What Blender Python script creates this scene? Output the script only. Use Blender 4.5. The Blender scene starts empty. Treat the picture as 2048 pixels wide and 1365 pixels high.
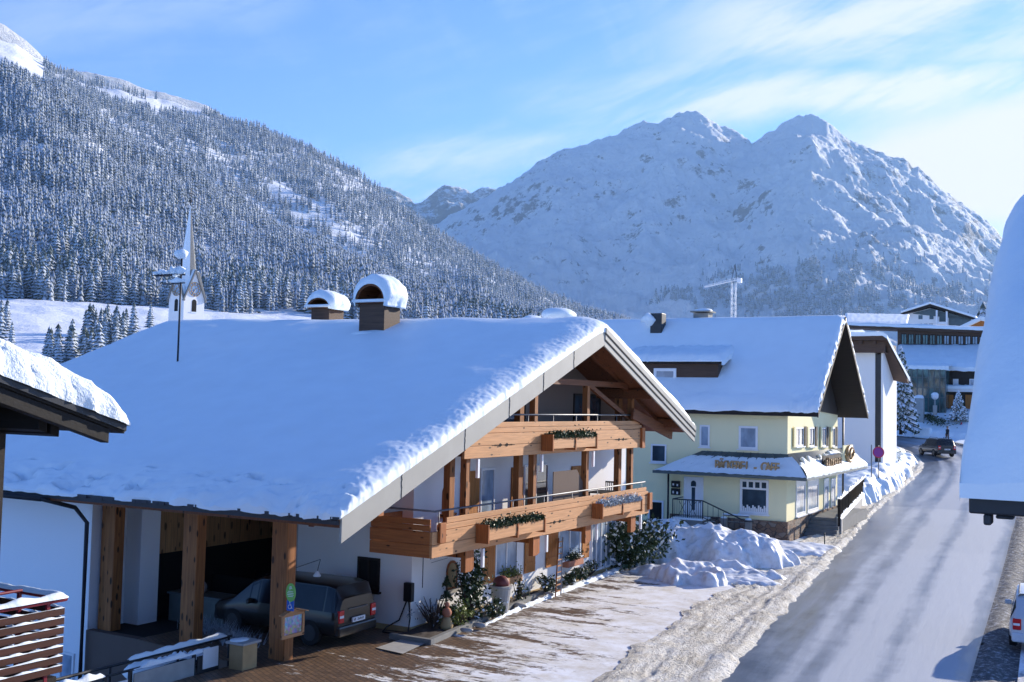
import bpy, bmesh, math, random
import numpy as np
from mathutils import Vector, Matrix, noise
random.seed(7); RNG = np.random.default_rng(7)
sc = bpy.context.scene
COL = sc.collection
R = math.radians
# ------------------------------------------------------------ camera
F = 2150.0; W2, H2 = 1024.0, 682.5
CAM = Vector((0, 0, 6.6))
HEAD, PITCH, ROLL = R(29.0), R(3.29), R(1.3)
fh = Vector((-math.sin(HEAD), math.cos(HEAD), 0)); rh = Vector((math.cos(HEAD), math.sin(HEAD), 0))
fw = fh*math.cos(PITCH) + Vector((0, 0, 1))*math.sin(PITCH)
up0 = rh.cross(fw)
rt = rh*math.cos(ROLL) + up0*math.sin(ROLL); up = up0*math.cos(ROLL) - rh*math.sin(ROLL)
cd = bpy.data.cameras.new('camera'); cam = bpy.data.objects.new('camera', cd); COL.objects.link(cam)
M4 = Matrix((rt, up, -fw)).transposed().to_4x4(); M4.translation = CAM
cam.matrix_world = M4
cd.sensor_width = 36; cd.lens = 36*F/2048; cd.clip_start = 0.2; cd.clip_end = 40000
sc.camera = cam
def ray(px, py):
    return (fw + rt*((px-W2)/F) + up*((H2-py)/F))
def onx(px, py, X): d = ray(px, py); return CAM + d*((X-CAM.x)/d.x)
def ony(px, py, Y): d = ray(px, py); return CAM + d*((Y-CAM.y)/d.y)
def onz(px, py, Z): d = ray(px, py); return CAM + d*((Z-CAM.z)/d.z)
def atr(px, py, r):
    d = ray(px, py); return CAM + d*(r/math.hypot(d.x, d.y))
def proj(p):
    q = Vector(p)-CAM; z = q.dot(fw); return (W2+q.dot(rt)/z*F, H2-q.dot(up)/z*F)
# ------------------------------------------------------------ materials
class NT:
    def __init__(s, name, rough=0.7, spec=0.3, metal=0.0):
        s.m = bpy.data.materials.new(name); s.m.use_nodes = True; s.t = s.m.node_tree; s.n = s.t.nodes; s.n.clear()
        s.o = s.n.new('ShaderNodeOutputMaterial'); s.b = s.n.new('ShaderNodeBsdfPrincipled')
        s.t.links.new(s.b.outputs[0], s.o.inputs[0])
        s.b.inputs['Roughness'].default_value = rough; s.b.inputs['Specular IOR Level'].default_value = spec
        s.b.inputs['Metallic'].default_value = metal
    def new(s, k, **kw):
        n = s.n.new(k)
        for a, v in kw.items(): setattr(n, a, v)
        return n
    def L(s, a, b): s.t.links.new(a, b)
    def val(s, x, inp):
        if isinstance(x, (int, float)): inp.default_value = x
        elif isinstance(x, tuple): inp.default_value = x if len(x) == 4 or inp.type == 'VECTOR' else (*x, 1)
        else: s.L(x, inp)
    def coord(s, kind='pos', scale=(1, 1, 1), loc=(0, 0, 0), rot=(0, 0, 0)):
        if kind == 'pos': o = s.new('ShaderNodeNewGeometry').outputs['Position']
        elif kind == 'uv': o = s.new('ShaderNodeTexCoord').outputs['UV']
        else: o = s.new('ShaderNodeTexCoord').outputs['Object']
        m = s.new('ShaderNodeMapping'); s.L(o, m.inputs[0])
        m.inputs['Scale'].default_value = scale; m.inputs['Location'].default_value = loc; m.inputs['Rotation'].default_value = rot
        return m.outputs[0]
    def noise(s, co, scale=1, detail=4, rough=0.55, dist=0.0, out='Fac'):
        n = s.new('ShaderNodeTexNoise'); s.L(co, n.inputs['Vector'])
        n.inputs['Scale'].default_value = scale; n.inputs['Detail'].default_value = detail
        n.inputs['Roughness'].default_value = rough; n.inputs['Distortion'].default_value = dist
        return n.outputs[0] if out == 'Fac' else n.outputs[1]
    def voro(s, co, scale=1, feature='F1', out='Distance', rand=1.0):
        n = s.new('ShaderNodeTexVoronoi', feature=feature); s.L(co, n.inputs['Vector'])
        n.inputs['Scale'].default_value = scale; n.inputs['Randomness'].default_value = rand
        return n.outputs[out]
    def rng(s, x, a, b, c=0.0, d=1.0, smooth=False):
        n = s.new('ShaderNodeMapRange'); n.clamp = True
        if smooth: n.interpolation_type = 'SMOOTHSTEP'
        s.val(x, n.inputs[0])
        for i, v in enumerate((a, b, c, d)): n.inputs[i+1].default_value = v
        return n.outputs[0]
    def math(s, op, a, b=0.0, c=None):
        n = s.new('ShaderNodeMath', operation=op); s.val(a, n.inputs[0]); s.val(b, n.inputs[1])
        if c is not None: s.val(c, n.inputs[2])
        return n.outputs[0]
    def mix(s, f, a, b):
        n = s.new('ShaderNodeMix', data_type='RGBA'); s.val(f, n.inputs[0]); s.val(a, n.inputs[6]); s.val(b, n.inputs[7])
        return n.outputs[2]
    def sep(s, co):
        n = s.new('ShaderNodeSeparateXYZ'); s.L(co, n.inputs[0]); return n.outputs
    def col(s, c): s.val(c, s.b.inputs['Base Color']); return s
    def bump(s, h, strength=0.3, dist=0.05):
        n = s.new('ShaderNodeBump'); s.L(h, n.inputs['Height']); n.inputs['Strength'].default_value = strength
        n.inputs['Distance'].default_value = dist; s.L(n.outputs[0], s.b.inputs['Normal']); return s
    def rough(s, x): s.val(x, s.b.inputs['Roughness']); return s

def plain(name, c, rough=0.6, metal=0.0, var=0.12, scale=3.0, spec=0.3):
    t = NT(name, rough, spec, metal)
    n = t.noise(t.coord('obj'), scale, 5)
    f = t.rng(n, 0.3, 0.7)
    t.col(t.mix(f, tuple(v*(1-var) for v in c), tuple(min(1, v*(1+var)) for v in c)))
    return t.m
def plaster(name, c, dirt=0.12, stone=False):
    t = NT(name, 0.85, 0.2)
    co = t.coord('pos')
    big = t.rng(t.noise(co, 0.5, 5), 0.35, 0.7); z = t.noise(t.coord('pos', scale=(2, 2, .25)), 1.2, 4)
    k = t.math('MULTIPLY', big, t.rng(z, .4, .7))
    t.col(t.mix(t.math('MULTIPLY', k, dirt*4), c, tuple(v*(1-dirt*1.6) for v in c)))
    t.bump(t.noise(co, 22, 3), 0.25, 0.02)
    return t.m
def wood(name, c, axis='y', knots=True, dark=0.45, plank=0.0, rough=0.65, kn=.10):
    t = NT(name, rough, 0.25)
    st = {'x': (0.25, 5, 5), 'y': (5, 0.25, 5), 'z': (5, 5, 0.25)}[axis]
    g = t.noise(t.coord('obj', scale=st), 4, 6, .6, .4)
    st2 = tuple(1.0 if v < 1 else v*.5 for v in st)
    base = t.mix(t.rng(g, .35, .7), tuple(v*dark for v in c), c)
    big = t.rng(t.noise(t.coord('obj'), .8, 3), .3, .7)
    base = t.mix(big, base, t.mix(.35, base, tuple(v*.8 for v in c)))
    if knots:
        kk = t.voro(t.coord('obj', scale={'x': (1.2, 3.2, 3.2), 'y': (3.2, 1.2, 3.2), 'z': (3.2, 3.2, 1.2)}[axis]), 1.6)
        base = t.mix(t.rng(kk, kn, kn+.07, 1, 0), base, tuple(v*.12 for v in c))
    if plank > 0:
        ix = {'x': 2, 'y': 2, 'z': 1}[axis]
        sp = t.sep(t.coord('obj', scale=(1/plank,)*3))[ix]
        fr = t.math('FRACT', sp)
        ln = t.math('MULTIPLY', t.rng(fr, 0.0, .05, 1, 0), .8)
        base = t.mix(ln, base, (.01, .007, .005))
        idn = t.new('ShaderNodeTexWhiteNoise', noise_dimensions='1D'); t.L(t.math('FLOOR', sp), idn.inputs['W'])
        base = t.mix(t.math('MULTIPLY', idn.outputs[0], .35), base, tuple(v*.5 for v in c))
    t.col(base); t.bump(g, .35, .01)
    return t.m
def glassy(name, c=(.03, .045, .06), rough=0.06, spec=.6, var=.5):
    t = NT(name, rough, spec)
    n = t.noise(t.coord('pos', scale=(1, 1, .6)), 1.3, 3)
    t.col(t.mix(t.rng(n, .4, .65), c, tuple(v*(1+var*2) for v in c)))
    return t.m
# snow
def mk_snow(name, c=(.83, .89, .91), b1=.25, b2=.4, scale=1.0, dirt=None):
    t = NT(name, .55, .25)
    co = t.coord('pos')
    n1 = t.noise(co, 1.1*scale, 5, .55); n2 = t.noise(co, 14*scale, 4, .6)
    base = t.mix(t.rng(n1, .3, .7), tuple(v*.95 for v in c), c)
    if dirt:
        base = t.mix(t.rng(t.noise(co, 2.6, 7, .65), .46, .66, 0, .9), base, dirt)
    t.col(base)
    h = t.math('ADD', t.math('MULTIPLY', n1, b1), t.math('MULTIPLY', n2, b2*.12))
    t.bump(h, .6, .25)
    t.b.inputs['Subsurface Weight'].default_value = 0.0
    return t.m
MAT = {}
MAT['snow'] = mk_snow('snow')
MAT['snow_smooth'] = mk_snow('roof snow', b1=.10, b2=.12)
MAT['snow_edge'] = mk_snow('crumbled snow', b1=.5, b2=2.2, scale=1.5)
MAT['snow_dirty'] = mk_snow('ploughed snow', (.82, .83, .85), .35, .7, 1.0, dirt=(.56, .55, .53))
MAT['white'] = plaster('white plaster', (.80, .79, .77), .06)
MAT['white2'] = plaster('white plaster annex', (.84, .85, .86), .05)
MAT['tan'] = plaster('warm plaster', (.22, .16, .125), .1)
MAT['yellow'] = plaster('pale yellow plaster', (.86, .79, .49), .08)
MAT['shadewall'] = plaster('white plaster with shade in colour', (.42, .39, .37), .2)  # white carport wall, its shade put into the grey base colour
MAT['brownwall'] = plaster('brown render', (.14, .10, .08), .15)
MAT['blackwood'] = wood('almost black timber', (.014, .011, .010), 'x', knots=False)
MAT['larch'] = wood('light larch', (.66, .33, .145), 'y', dark=.66)
MAT['larch_x'] = wood('orange larch', (.50, .18, .055), 'x', dark=.6)
MAT['larch_z'] = wood('orange upright larch', (.46, .15, .04), 'z', dark=.5)
MAT['post'] = wood('knotty post timber', (.42, .16, .05), 'z', dark=.42, kn=.17)
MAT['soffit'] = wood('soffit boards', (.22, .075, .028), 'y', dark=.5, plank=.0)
MAT['shutter'] = wood('shutter wood', (.55, .21, .05), 'z', dark=.55, knots=False)
MAT['cladding'] = wood('knotty cladding', (.62, .34, .15), 'z', dark=.5, plank=.45, kn=.20)
MAT['darkwood'] = wood('dark stained timber', (.03, .021, .017), 'x', knots=False)
MAT['gablewood'] = wood('weathered gable boards', (.045, .035, .03), 'z', knots=False, plank=.22)
MAT['dormer'] = wood('brown dormer boards', (.13, .075, .05), 'x', knots=False, plank=.2)
MAT['redwood'] = wood('red brown balcony boards', (.085, .028, .018), 'y', knots=False, dark=.5)
MAT['fascia'] = plain('grey beige fascia', (.36, .345, .30), .6, var=.06, scale=1.5)
MAT['tile'] = plain('dark tile edge', (.05, .052, .06), .7)
MAT['seam'] = plain('seam gap', (.015, .013, .012), .9)
MAT['steel'] = plain('grey railing steel', (.16, .165, .18), .5, .5)
MAT['darkmetal'] = plain('dark metal', (.035, .037, .042), .45, .4)
MAT['greenmetal'] = plain('green grey sheet metal', (.10, .125, .125), .45, .3)
MAT['zinc'] = plain('ribbed zinc sheet', (.26, .27, .26), .4, .6)
MAT['redmetal'] = plain('red painted rail', (.20, .018, .028), .4)
MAT['whitepaint'] = plain('white paint', (.80, .80, .80), .45, var=.04)
MAT['black'] = plain('black plastic', (.012, .012, .014), .5)
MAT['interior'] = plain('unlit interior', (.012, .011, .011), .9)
MAT['glass'] = glassy('window glass')
MAT['glass_blue'] = glassy('curtained glass', (.20, .25, .31), .15)
MAT['glass_green'] = glassy('green facade glass', (.02, .05, .05), .08, .7, 1.2)
MAT['concrete'] = plain('pale concrete', (.38, .37, .35), .85, var=.12)
MAT['concrete_dark'] = plain('grey concrete', (.20, .20, .19), .85)
MAT['ochre'] = plain('ochre render', (.42, .29, .14), .8)
MAT['terracotta'] = plain('terracotta', (.42, .17, .10), .8); MAT['maroon'] = plain('dark red glaze', (.17, .045, .04), .5)
MAT['soil'] = plain('garden soil', (.07, .055, .045), .95, var=.35, scale=8)
MAT['leaf'] = plain('dark green leaf', (.035, .06, .022), .5, var=.5, scale=9)
MAT['leaf_y'] = plain('yellow green leaf', (.16, .19, .04), .5, var=.4, scale=9)
MAT['leaf_frost'] = plain('frosted leaf', (.30, .34, .38), .7, var=.6, scale=12)
MAT['bark'] = plain('bark', (.07, .05, .04), .9, var=.3, scale=6)
MAT['rubber'] = plain('tyre rubber', (.015, .015, .016), .8)
MAT['redglass'] = plain('red lamp glass', (.55, .015, .02), .2)
MAT['green_sign'] = plain('green sign paint', (.22, .52, .10), .5, var=.05)
MAT['blue_sign'] = plain('blue sign paint', (.02, .12, .50), .5, var=.05)
MAT['gold'] = plain('brown gold lettering', (.42, .27, .13), .5, .2)
MAT['stone'] = None
t = NT('stone cladding', .8, .25)
co = t.coord('pos', scale=(1, 1, 1.6)); v = t.voro(co, 3.2, out='Color'); e = t.voro(co, 3.2, 'DISTANCE_TO_EDGE')
sx = t.new('ShaderNodeSeparateColor'); t.L(v, sx.inputs[0])
c = t.mix(sx.outputs[0], (.15, .09, .06), (.30, .20, .14)); c = t.mix(t.rng(sx.outputs[1], .6, 1), c, (.22, .19, .16))
c = t.mix(t.rng(e, .02, .06, 1, 0), c, (.07, .06, .055)); t.col(c).bump(t.rng(e, 0, .1), .6, .03); MAT['stone'] = t.m
# frosted conifer: needles with snow lying where faces look up
def conifer_mat(name, thr=.25, snow=(.80, .83, .87), needle=(.030, .045, .036), nscale=.6):
    t = NT(name, .8, .15)
    g = t.new('ShaderNodeNewGeometry'); nz = t.sep(g.outputs['Normal'])[2]
    n = t.noise(g.outputs['Position'], nscale, 4, .7)
    f = t.math('ADD', nz, t.math('MULTIPLY', t.math('SUBTRACT', n, .5), 2.2))
    nd = t.mix(t.rng(n, .3, .7), needle, tuple(v*2.4 for v in needle))
    t.col(t.mix(t.rng(f, thr, thr+.35), nd, snow)); return t.m
MAT['conifer'] = conifer_mat('frosted conifer', .32, (.62, .67, .73), (.05, .066, .058))
MAT['conifer_far'] = conifer_mat('frosted conifer far', .30, (.46, .51, .58), (.070, .088, .085), .12)
MAT['conifer_snowy'] = conifer_mat('snow laden conifer', -.45, (.84, .87, .90), (.10, .12, .12), 2.5)
# ------------------------------------------------------------ objects
ORG = {}
def tag(o, label=None, cat=None, group=None, kind=None):
    if label: o['label'] = label
    if cat: o['category'] = cat
    if group: o['group'] = group
    if kind: o['kind'] = kind
    return o
def thing(name, label, cat, loc=(0, 0, 0), group=None):
    o = bpy.data.objects.new(name, None); COL.objects.link(o); o.location = loc; ORG[o.name] = Vector(loc)
    o.empty_display_size = .2
    return tag(o, label, cat, group)
def link_mesh(name, me, mats, parent=None, smooth=False):
    if not isinstance(mats, (list, tuple)): mats = [mats]
    for m in mats: me.materials.append(MAT[m] if isinstance(m, str) else m)
    o = bpy.data.objects.new(name, me); COL.objects.link(o)
    if parent is not None: o.parent = parent; ORG[o.name] = ORG[parent.name]
    else: ORG[o.name] = Vector((0, 0, 0))
    if smooth: me.polygons.foreach_set('use_smooth', [True]*len(me.polygons))
    return o
class MB:
    def __init__(s): s.v = []; s.f = []; s.m = []
    def add(s, vs, fs, mi=0):
        k = len(s.v); s.v += [tuple(v) for v in vs]; s.f += [tuple(i+k for i in f) for f in fs]; s.m += [mi]*len(fs); return s
    def hexa(s, p, mi=0):   # 0-3 bottom ccw, 4-7 top
        return s.add(p, [(3, 2, 1, 0), (4, 5, 6, 7), (0, 1, 5, 4), (1, 2, 6, 5), (2, 3, 7, 6), (3, 0, 4, 7)], mi)
    def box(s, x0, x1, y0, y1, z0, z1, mi=0):
        x0, x1 = sorted((x0, x1)); y0, y1 = sorted((y0, y1)); z0, z1 = sorted((z0, z1))
        return s.hexa([(x0, y0, z0), (x1, y0, z0), (x1, y1, z0), (x0, y1, z0), (x0, y0, z1), (x1, y0, z1), (x1, y1, z1), (x0, y1, z1)], mi)
    def prism(s, pts, vec, mi=0):
        n = len(pts); a = [Vector(p) for p in pts]; b = [p+Vector(vec) for p in a]
        return s.add(a+b, [tuple(range(n))[::-1], tuple(range(n, 2*n))]+[(i, (i+1) % n, n+(i+1) % n, n+i) for i in range(n)], mi)
    def bar(s, p, q, w, h, mi=0, upv=(0, 0, 1)):
        p, q = Vector(p), Vector(q); d = (q-p).normalized(); u = Vector(upv)
        sd = d.cross(u)
        if sd.length < 1e-3: sd = d.cross(Vector((1, 0, 0)))
        sd.normalize(); u = sd.cross(d).normalized(); sd = sd*w/2; u = u*h/2
        return s.hexa([p-sd-u, p+sd-u, q+sd-u, q-sd-u, p-sd+u, p+sd+u, q+sd+u, q-sd+u], mi)
    def tube(s, pts, r, n=8, mi=0, cap=True):
        pts = [Vector(p) for p in pts]; rr = r if isinstance(r, (list, tuple)) else [r]*len(pts); k = len(s.v)
        for i, p in enumerate(pts):
            d = (pts[min(i+1, len(pts)-1)]-pts[max(i-1, 0)]).normalized()
            a = d.cross(Vector((0, 0, 1)));
            if a.length < .05: a = d.cross(Vector((1, 0, 0)))
            a.normalize(); b = d.cross(a)
            for j in range(n):
                t = 2*math.pi*j/n; s.v.append(tuple(p+(a*math.cos(t)+b*math.sin(t))*rr[i]))
        for i in range(len(pts)-1):
            for j in range(n):
                s.f.append((k+i*n+j, k+(i+1)*n+j, k+(i+1)*n+(j+1) % n, k+i*n+(j+1) % n)); s.m.append(mi)
        if cap:
            s.f.append(tuple(k+j for j in range(n))); s.m.append(mi)
            s.f.append(tuple(k+(len(pts)-1)*n+j for j in range(n))[::-1]); s.m.append(mi)
        return s
    def lathe(s, prof, c, n=16, mi=0, sx=1, sy=1):
        k = len(s.v)
        for r, z in prof:
            for j in range(n):
                t = 2*math.pi*j/n; s.v.append((c[0]+r*sx*math.cos(t), c[1]+r*sy*math.sin(t), c[2]+z))
        for i in range(len(prof)-1):
            for j in range(n):
                s.f.append((k+i*n+j, k+i*n+(j+1) % n, k+(i+1)*n+(j+1) % n, k+(i+1)*n+j)); s.m.append(mi)
        s.f.append(tuple(k+j for j in range(n))[::-1]); s.m.append(mi)
        s.f.append(tuple(k+(len(prof)-1)*n+j for j in range(n))); s.m.append(mi)
        return s
    def grid(s, rows, mi=0, flip=False):
        k = len(s.v); nr, nc = len(rows), len(rows[0])
        for r in rows: s.v += [tuple(p) for p in r]
        for i in range(nr-1):
            for j in range(nc-1):
                f = (k+i*nc+j, k+i*nc+j+1, k+(i+1)*nc+j+1, k+(i+1)*nc+j)
                s.f.append(f[::-1] if flip else f); s.m.append(mi)
        return s
    def blob(s, c, r, nu=12, nv=8, mi=0, amp=.15, fr=1.5, seed=0, half=False):
        c = Vector(c); r = Vector(r if isinstance(r, (tuple, list)) else (r, r, r)); rows = []
        for i in range(nv+1):
            ph = math.pi*i/nv*(0.5 if half else 1); row = []
            for j in range(nu+1):
                th = 2*math.pi*(j % nu)/nu
                d = Vector((math.sin(ph)*math.cos(th), math.sin(ph)*math.sin(th), math.cos(ph)))
                k = 1+amp*noise.noise(d*fr+Vector((seed*3.1, seed*1.7, seed)))*1.6
                row.append(c+Vector((d.x*r.x, d.y*r.y, d.z*r.z))*k)
            rows.append(row)
        return s.grid(rows, mi, flip=False)
    def leaf(s, c, size, mi=0, nrm=None):
        d = Vector(nrm) if nrm is not None else Vector((random.gauss(0, 1), random.gauss(0, 1), random.gauss(0, 1)))
        d.normalize(); a = d.orthogonal().normalized(); a.rotate(Matrix.Rotation(random.random()*6.28, 3, d)); b = d.cross(a)
        c = Vector(c); a *= size; b *= size*.5
        return s.add([c-a, c-b+a*.1, c+a, c+b+a*.1], [(0, 1, 2, 3)], mi)
    def build(s, name, mats, parent=None, smooth=False, bevel=0.0, label=None):
        org = ORG[parent.name] if parent is not None else Vector((0, 0, 0))
        me = bpy.data.meshes.new(name); me.from_pydata([tuple(Vector(v)-org) for v in s.v], [], s.f)
        o = link_mesh(name, me, mats, parent, smooth); me.polygons.foreach_set('material_index', s.m); me.update()
        if bevel > 0:
            bm = o.modifiers.new('bevel', 'BEVEL'); bm.width = bevel; bm.segments = 2; bm.limit_method = 'ANGLE'
        if label: o['label'] = label
        return o
def solo(mb, name, mats, label, cat, base, group=None, smooth=False, kind=None):
    """a thing that is one mesh, origin at its base"""
    base = Vector(base); me = bpy.data.meshes.new(name); me.from_pydata([tuple(Vector(v)-base) for v in mb.v], [], mb.f)
    o = link_mesh(name, me, mats, None, smooth); me.polygons.foreach_set('material_index', mb.m); o.location = base; ORG[o.name] = base
    return tag(o, label, cat, group, kind)
class WB(MB):
    """box builder on a wall: u along the wall, d outward from it"""
    def __init__(s, ax, plane): super().__init__(); s.ax = ax; s.pl = plane
    def P(s, u, d, z): return (s.pl+d, u, z) if s.ax == 'x' else (u, s.pl-d, z)
    def wb(s, u0, u1, d0, d1, z0, z1, mi=0):
        a, b = s.P(u0, d0, z0), s.P(u1, d1, z1); return s.box(a[0], b[0], a[1], b[1], a[2], b[2], mi)
    def wprism(s, uz, d0, d1, mi=0):
        return s.prism([s.P(u, d0, z) for u, z in uz], Vector(s.P(0, d1, 0))-Vector(s.P(0, d0, 0)), mi)
def window(parent, ax, pl, u0, u1, z0, z1, name='window', frame='whitepaint', glass='glass', fw_=.07, mull=1, sill=True, trans=0, depth=.05):
    """window part > pane, sill"""
    w = WB(ax, pl); f = fw_
    w.wb(u0, u1, 0, depth, z1-f, z1); w.wb(u0, u1, 0, depth, z0, z0+f); w.wb(u0, u0+f, 0, depth, z0+f, z1-f); w.wb(u1-f, u1, 0, depth, z0+f, z1-f)
    for i in range(mull):
        c = u0+(u1-u0)*(i+1)/(mull+1); w.wb(c-f*.5, c+f*.5, .0, depth*.9, z0+f, z1-f)
    if trans: w.wb(u0+f, u1-f, 0, depth*.85, trans-f*.4, trans+f*.4)
    o = w.build(name, frame, parent, bevel=.006)
    g = WB(ax, pl); g.wb(u0+f*.9, u1-f*.9, .005, depth*.35, z0+f*.9, z1-f*.9); g.build('pane', glass, o)
    if sill:
        s_ = WB(ax, pl); s_.wb(u0-.06, u1+.06, 0, depth+.1, z0-.06, z0-.003); s_.build('sill', frame, o)
    return o
def fbm(x, y, z=0., o=4, s=1.): 
    return noise.fractal(Vector((x*s, y*s, z*s)), 0.6, 2.1, o)
def lerp(a, b, t): return a+(b-a)*t
def interp(x, xs, ys): return float(np.interp(x, xs, ys))
def copy_tree(o, loc=None, rotz=0, label=None, scale=None):
    c = o.copy(); COL.objects.link(c); ORG[c.name] = Vector(loc) if loc else ORG[o.name]
    for ch in list(o.children):
        d = ch.copy(); COL.objects.link(d); d.parent = c; d.matrix_parent_inverse = ch.matrix_parent_inverse
        for g in list(ch.children):
            e = g.copy(); COL.objects.link(e); e.parent = d
    if loc is not None: c.location = loc
    c.rotation_euler = (0, 0, rotz)
    if scale: c.scale = scale if isinstance(scale, tuple) else (scale,)*3
    if label: c['label'] = label
    return c
# ------------------------------------------------------------ ground, hills, mountains
YT = [-200, 55, 75, 93, 107, 118, 124, 130, 135, 142, 150, 180, 250, 600]; ZT = [0, 0, .3, 1.5, 2.2, 2.9, 3.3, 3.7, 4.3, 7.0, 7.6, 8, 9, 12]
def gz(x, y):
    z = interp(y, YT, ZT)
    if x < -18.93 and y < 21.01 and x > -60: z -= 1.7
    return z
def axis_list(lo, hi, a, b, st, brk=()):
    xs = list(np.arange(a, b+1e-6, st)); x, s = b, st
    while x < hi: s *= 1.35; x += s; xs.append(min(x, hi))
    x, s = a, st; l = []
    while x > lo: s *= 1.35; x -= s; l.append(max(x, lo))
    return sorted(set([round(v, 4) for v in l+xs]+list(brk)))
gxs = axis_list(-3500, 3500, -48, 16, .55, (-18.96, -18.90)); gys = axis_list(-200, 3200, 6, 140, .7, (20.98, 21.04))
gv = []
for y in gys:
    for x in gxs:
        n = .10*fbm(x, y, 3.3, 4, .22) if not ((-19 < x < 5) or (96 < y < 137 and -75 < x < 10)) else .03*fbm(x, y, 3.3, 3, .4)
        gv.append((x, y, gz(x, y)+n-.03))
nx = len(gxs)
gf = [(j*nx+i, j*nx+i+1, (j+1)*nx+i+1, (j+1)*nx+i) for j in range(len(gys)-1) for i in range(nx-1)]
me = bpy.data.meshes.new('ground'); me.from_pydata(gv, [], gf)
tag(link_mesh('ground', me, 'snow', smooth=True), kind='structure')

def smooth_interp(t, ts, vs):
    """monotone-ish cubic (Catmull) over control rows"""
    return np.interp(t, ts, vs)
def px_terrain(name, xs, rows, naz, nr, nfun, mat, xlo, xhi):
    """terrain over true ranges: rows = list of (range, {silhouette height in photo px per column})"""
    rs = [r for r, _ in rows]; azx = np.linspace(xlo, xhi, naz)
    tab = np.array([[np.interp(a, xs, ys) if len(ys) == len(xs) else np.interp(a, *ys) for a in azx] for _, ys in rows])
    rr = np.interp(np.linspace(0, len(rs)-1, nr), range(len(rs)), rs)
    V = np.zeros((nr, naz, 3)); dirs = []
    for a in azx:
        d = ray(a, 700); h = math.hypot(d.x, d.y); dirs.append((d.x/h, d.y/h))
    dirs = np.array(dirs)
    Z = np.zeros((len(rs), naz))
    for k, r in enumerate(rs):
        for j, a in enumerate(azx):
            Z[k, j] = atr(a, tab[k, j], r).z
    # resample to fine range with smoothing
    zz = np.zeros((nr, naz))
    for j in range(naz): zz[:, j] = np.interp(rr, rs, Z[:, j])
    for _ in range(3 if name != 'hillside' else 2):
        zz[1:-1] = .25*zz[:-2]+.5*zz[1:-1]+.25*zz[2:]
    V[:, :, 0] = rr[:, None]*dirs[None, :, 0]; V[:, :, 1] = rr[:, None]*dirs[None, :, 1]
    for i in range(nr):
        for j in range(naz):
            x, y = V[i, j, 0], V[i, j, 1]
            V[i, j, 2] = zz[i, j]+nfun(x, y, rr[i], azx[j])
    v = V.reshape(-1, 3); f = []
    idx = np.arange(nr*naz).reshape(nr, naz)
    q = np.stack([idx[:-1, :-1], idx[1:, :-1], idx[1:, 1:], idx[:-1, 1:]], -1).reshape(-1, 4)[:, ::-1]
    me = bpy.data.meshes.new(name); me.from_pydata(v.tolist(), [], q.tolist())
    o = link_mesh(name, me, mat, smooth=True); tag(o, kind='structure')
    return o, azx, rr, V
# --- left hillside
hx = [-300, 0, 77, 154, 205, 287, 359, 436, 513, 600, 700, 850, 1000, 1170, 1400]
hill_rows = [
    (60,  [1000]*15),
    (110,  [830]*15),
    (300, [688, 700, 702, 705, 708, 712, 716, 722, 728, 734, 740, 750, 770, 790, 800]),
    (560, [600, 622, 624, 628, 632, 636, 640, 642, 645, 650, 655, 670, 700, 740, 770]),
    (720, [560, 590, 592, 594, 598, 603, 608, 612, 616, 622, 630, 650, 680, 720, 750]),
    (1050, [380, 410, 425, 440, 455, 478, 500, 518, 535, 555, 578, 610, 650, 690, 720]),
    (1500, [100, 150, 178, 210, 258, 302, 348, 395, 442, 488, 532, 590, 634, 668, 700]),
    (1720, [190, 235, 268, 302, 348, 392, 432, 470, 504, 538, 568, 606, 642, 668, 700]),
    (2000, [60, 128, 165, 192, 218, 250, 290, 322, 352, 388, 430, 520, 590, 645, 690]),
    (2400, [0, 92, 140, 168, 178, 192, 214, 236, 262, 296, 352, 462, 552, 634, 690]),
    (2600, [60, 150, 180, 205, 215, 230, 250, 270, 300, 330, 390, 500, 590, 660, 720]),
    (3300, [400, 420, 430, 440, 450, 460, 470, 480, 500, 520, 560, 620, 680, 720, 760]),
]
def hill_n(x, y, r, a):
    k = min(1, max(0, (r-560)/600))
    return k*(26*noise.ridged_multi_fractal(Vector((x/330, y/330, 1.3)), .9, 2.1, 4, 1., 2.)-26 + 8*fbm(x, y, 2., 3, 1/90))*.55 + 1.2*fbm(x, y, 1, 3, 1/30)
t = NT('hillside snow', .7, .15)
co = t.coord('pos'); n1 = t.noise(co, .02, 6, .65); g = t.new('ShaderNodeNewGeometry'); nz = t.sep(g.outputs['Normal'])[2]
n2 = t.noise(t.coord('pos', scale=(1, 1, .3)), .25, 5, .7)
z_ = t.sep(t.new('ShaderNodeNewGeometry').outputs['Position'])[2]
hi = t.rng(z_, 45, 90)
scrub = t.math('MULTIPLY', t.rng(n2, .45, .62), hi)
t.col(t.mix(t.math('MULTIPLY', scrub, .45), (.85, .87, .9), (.22, .24, .26))); t.bump(n2, .4, 2.0)
HILL, h_az, h_rr, h_V = px_terrain('hillside', hx, hill_rows, 300, 190, hill_n, t.m, -300, 1400)
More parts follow.
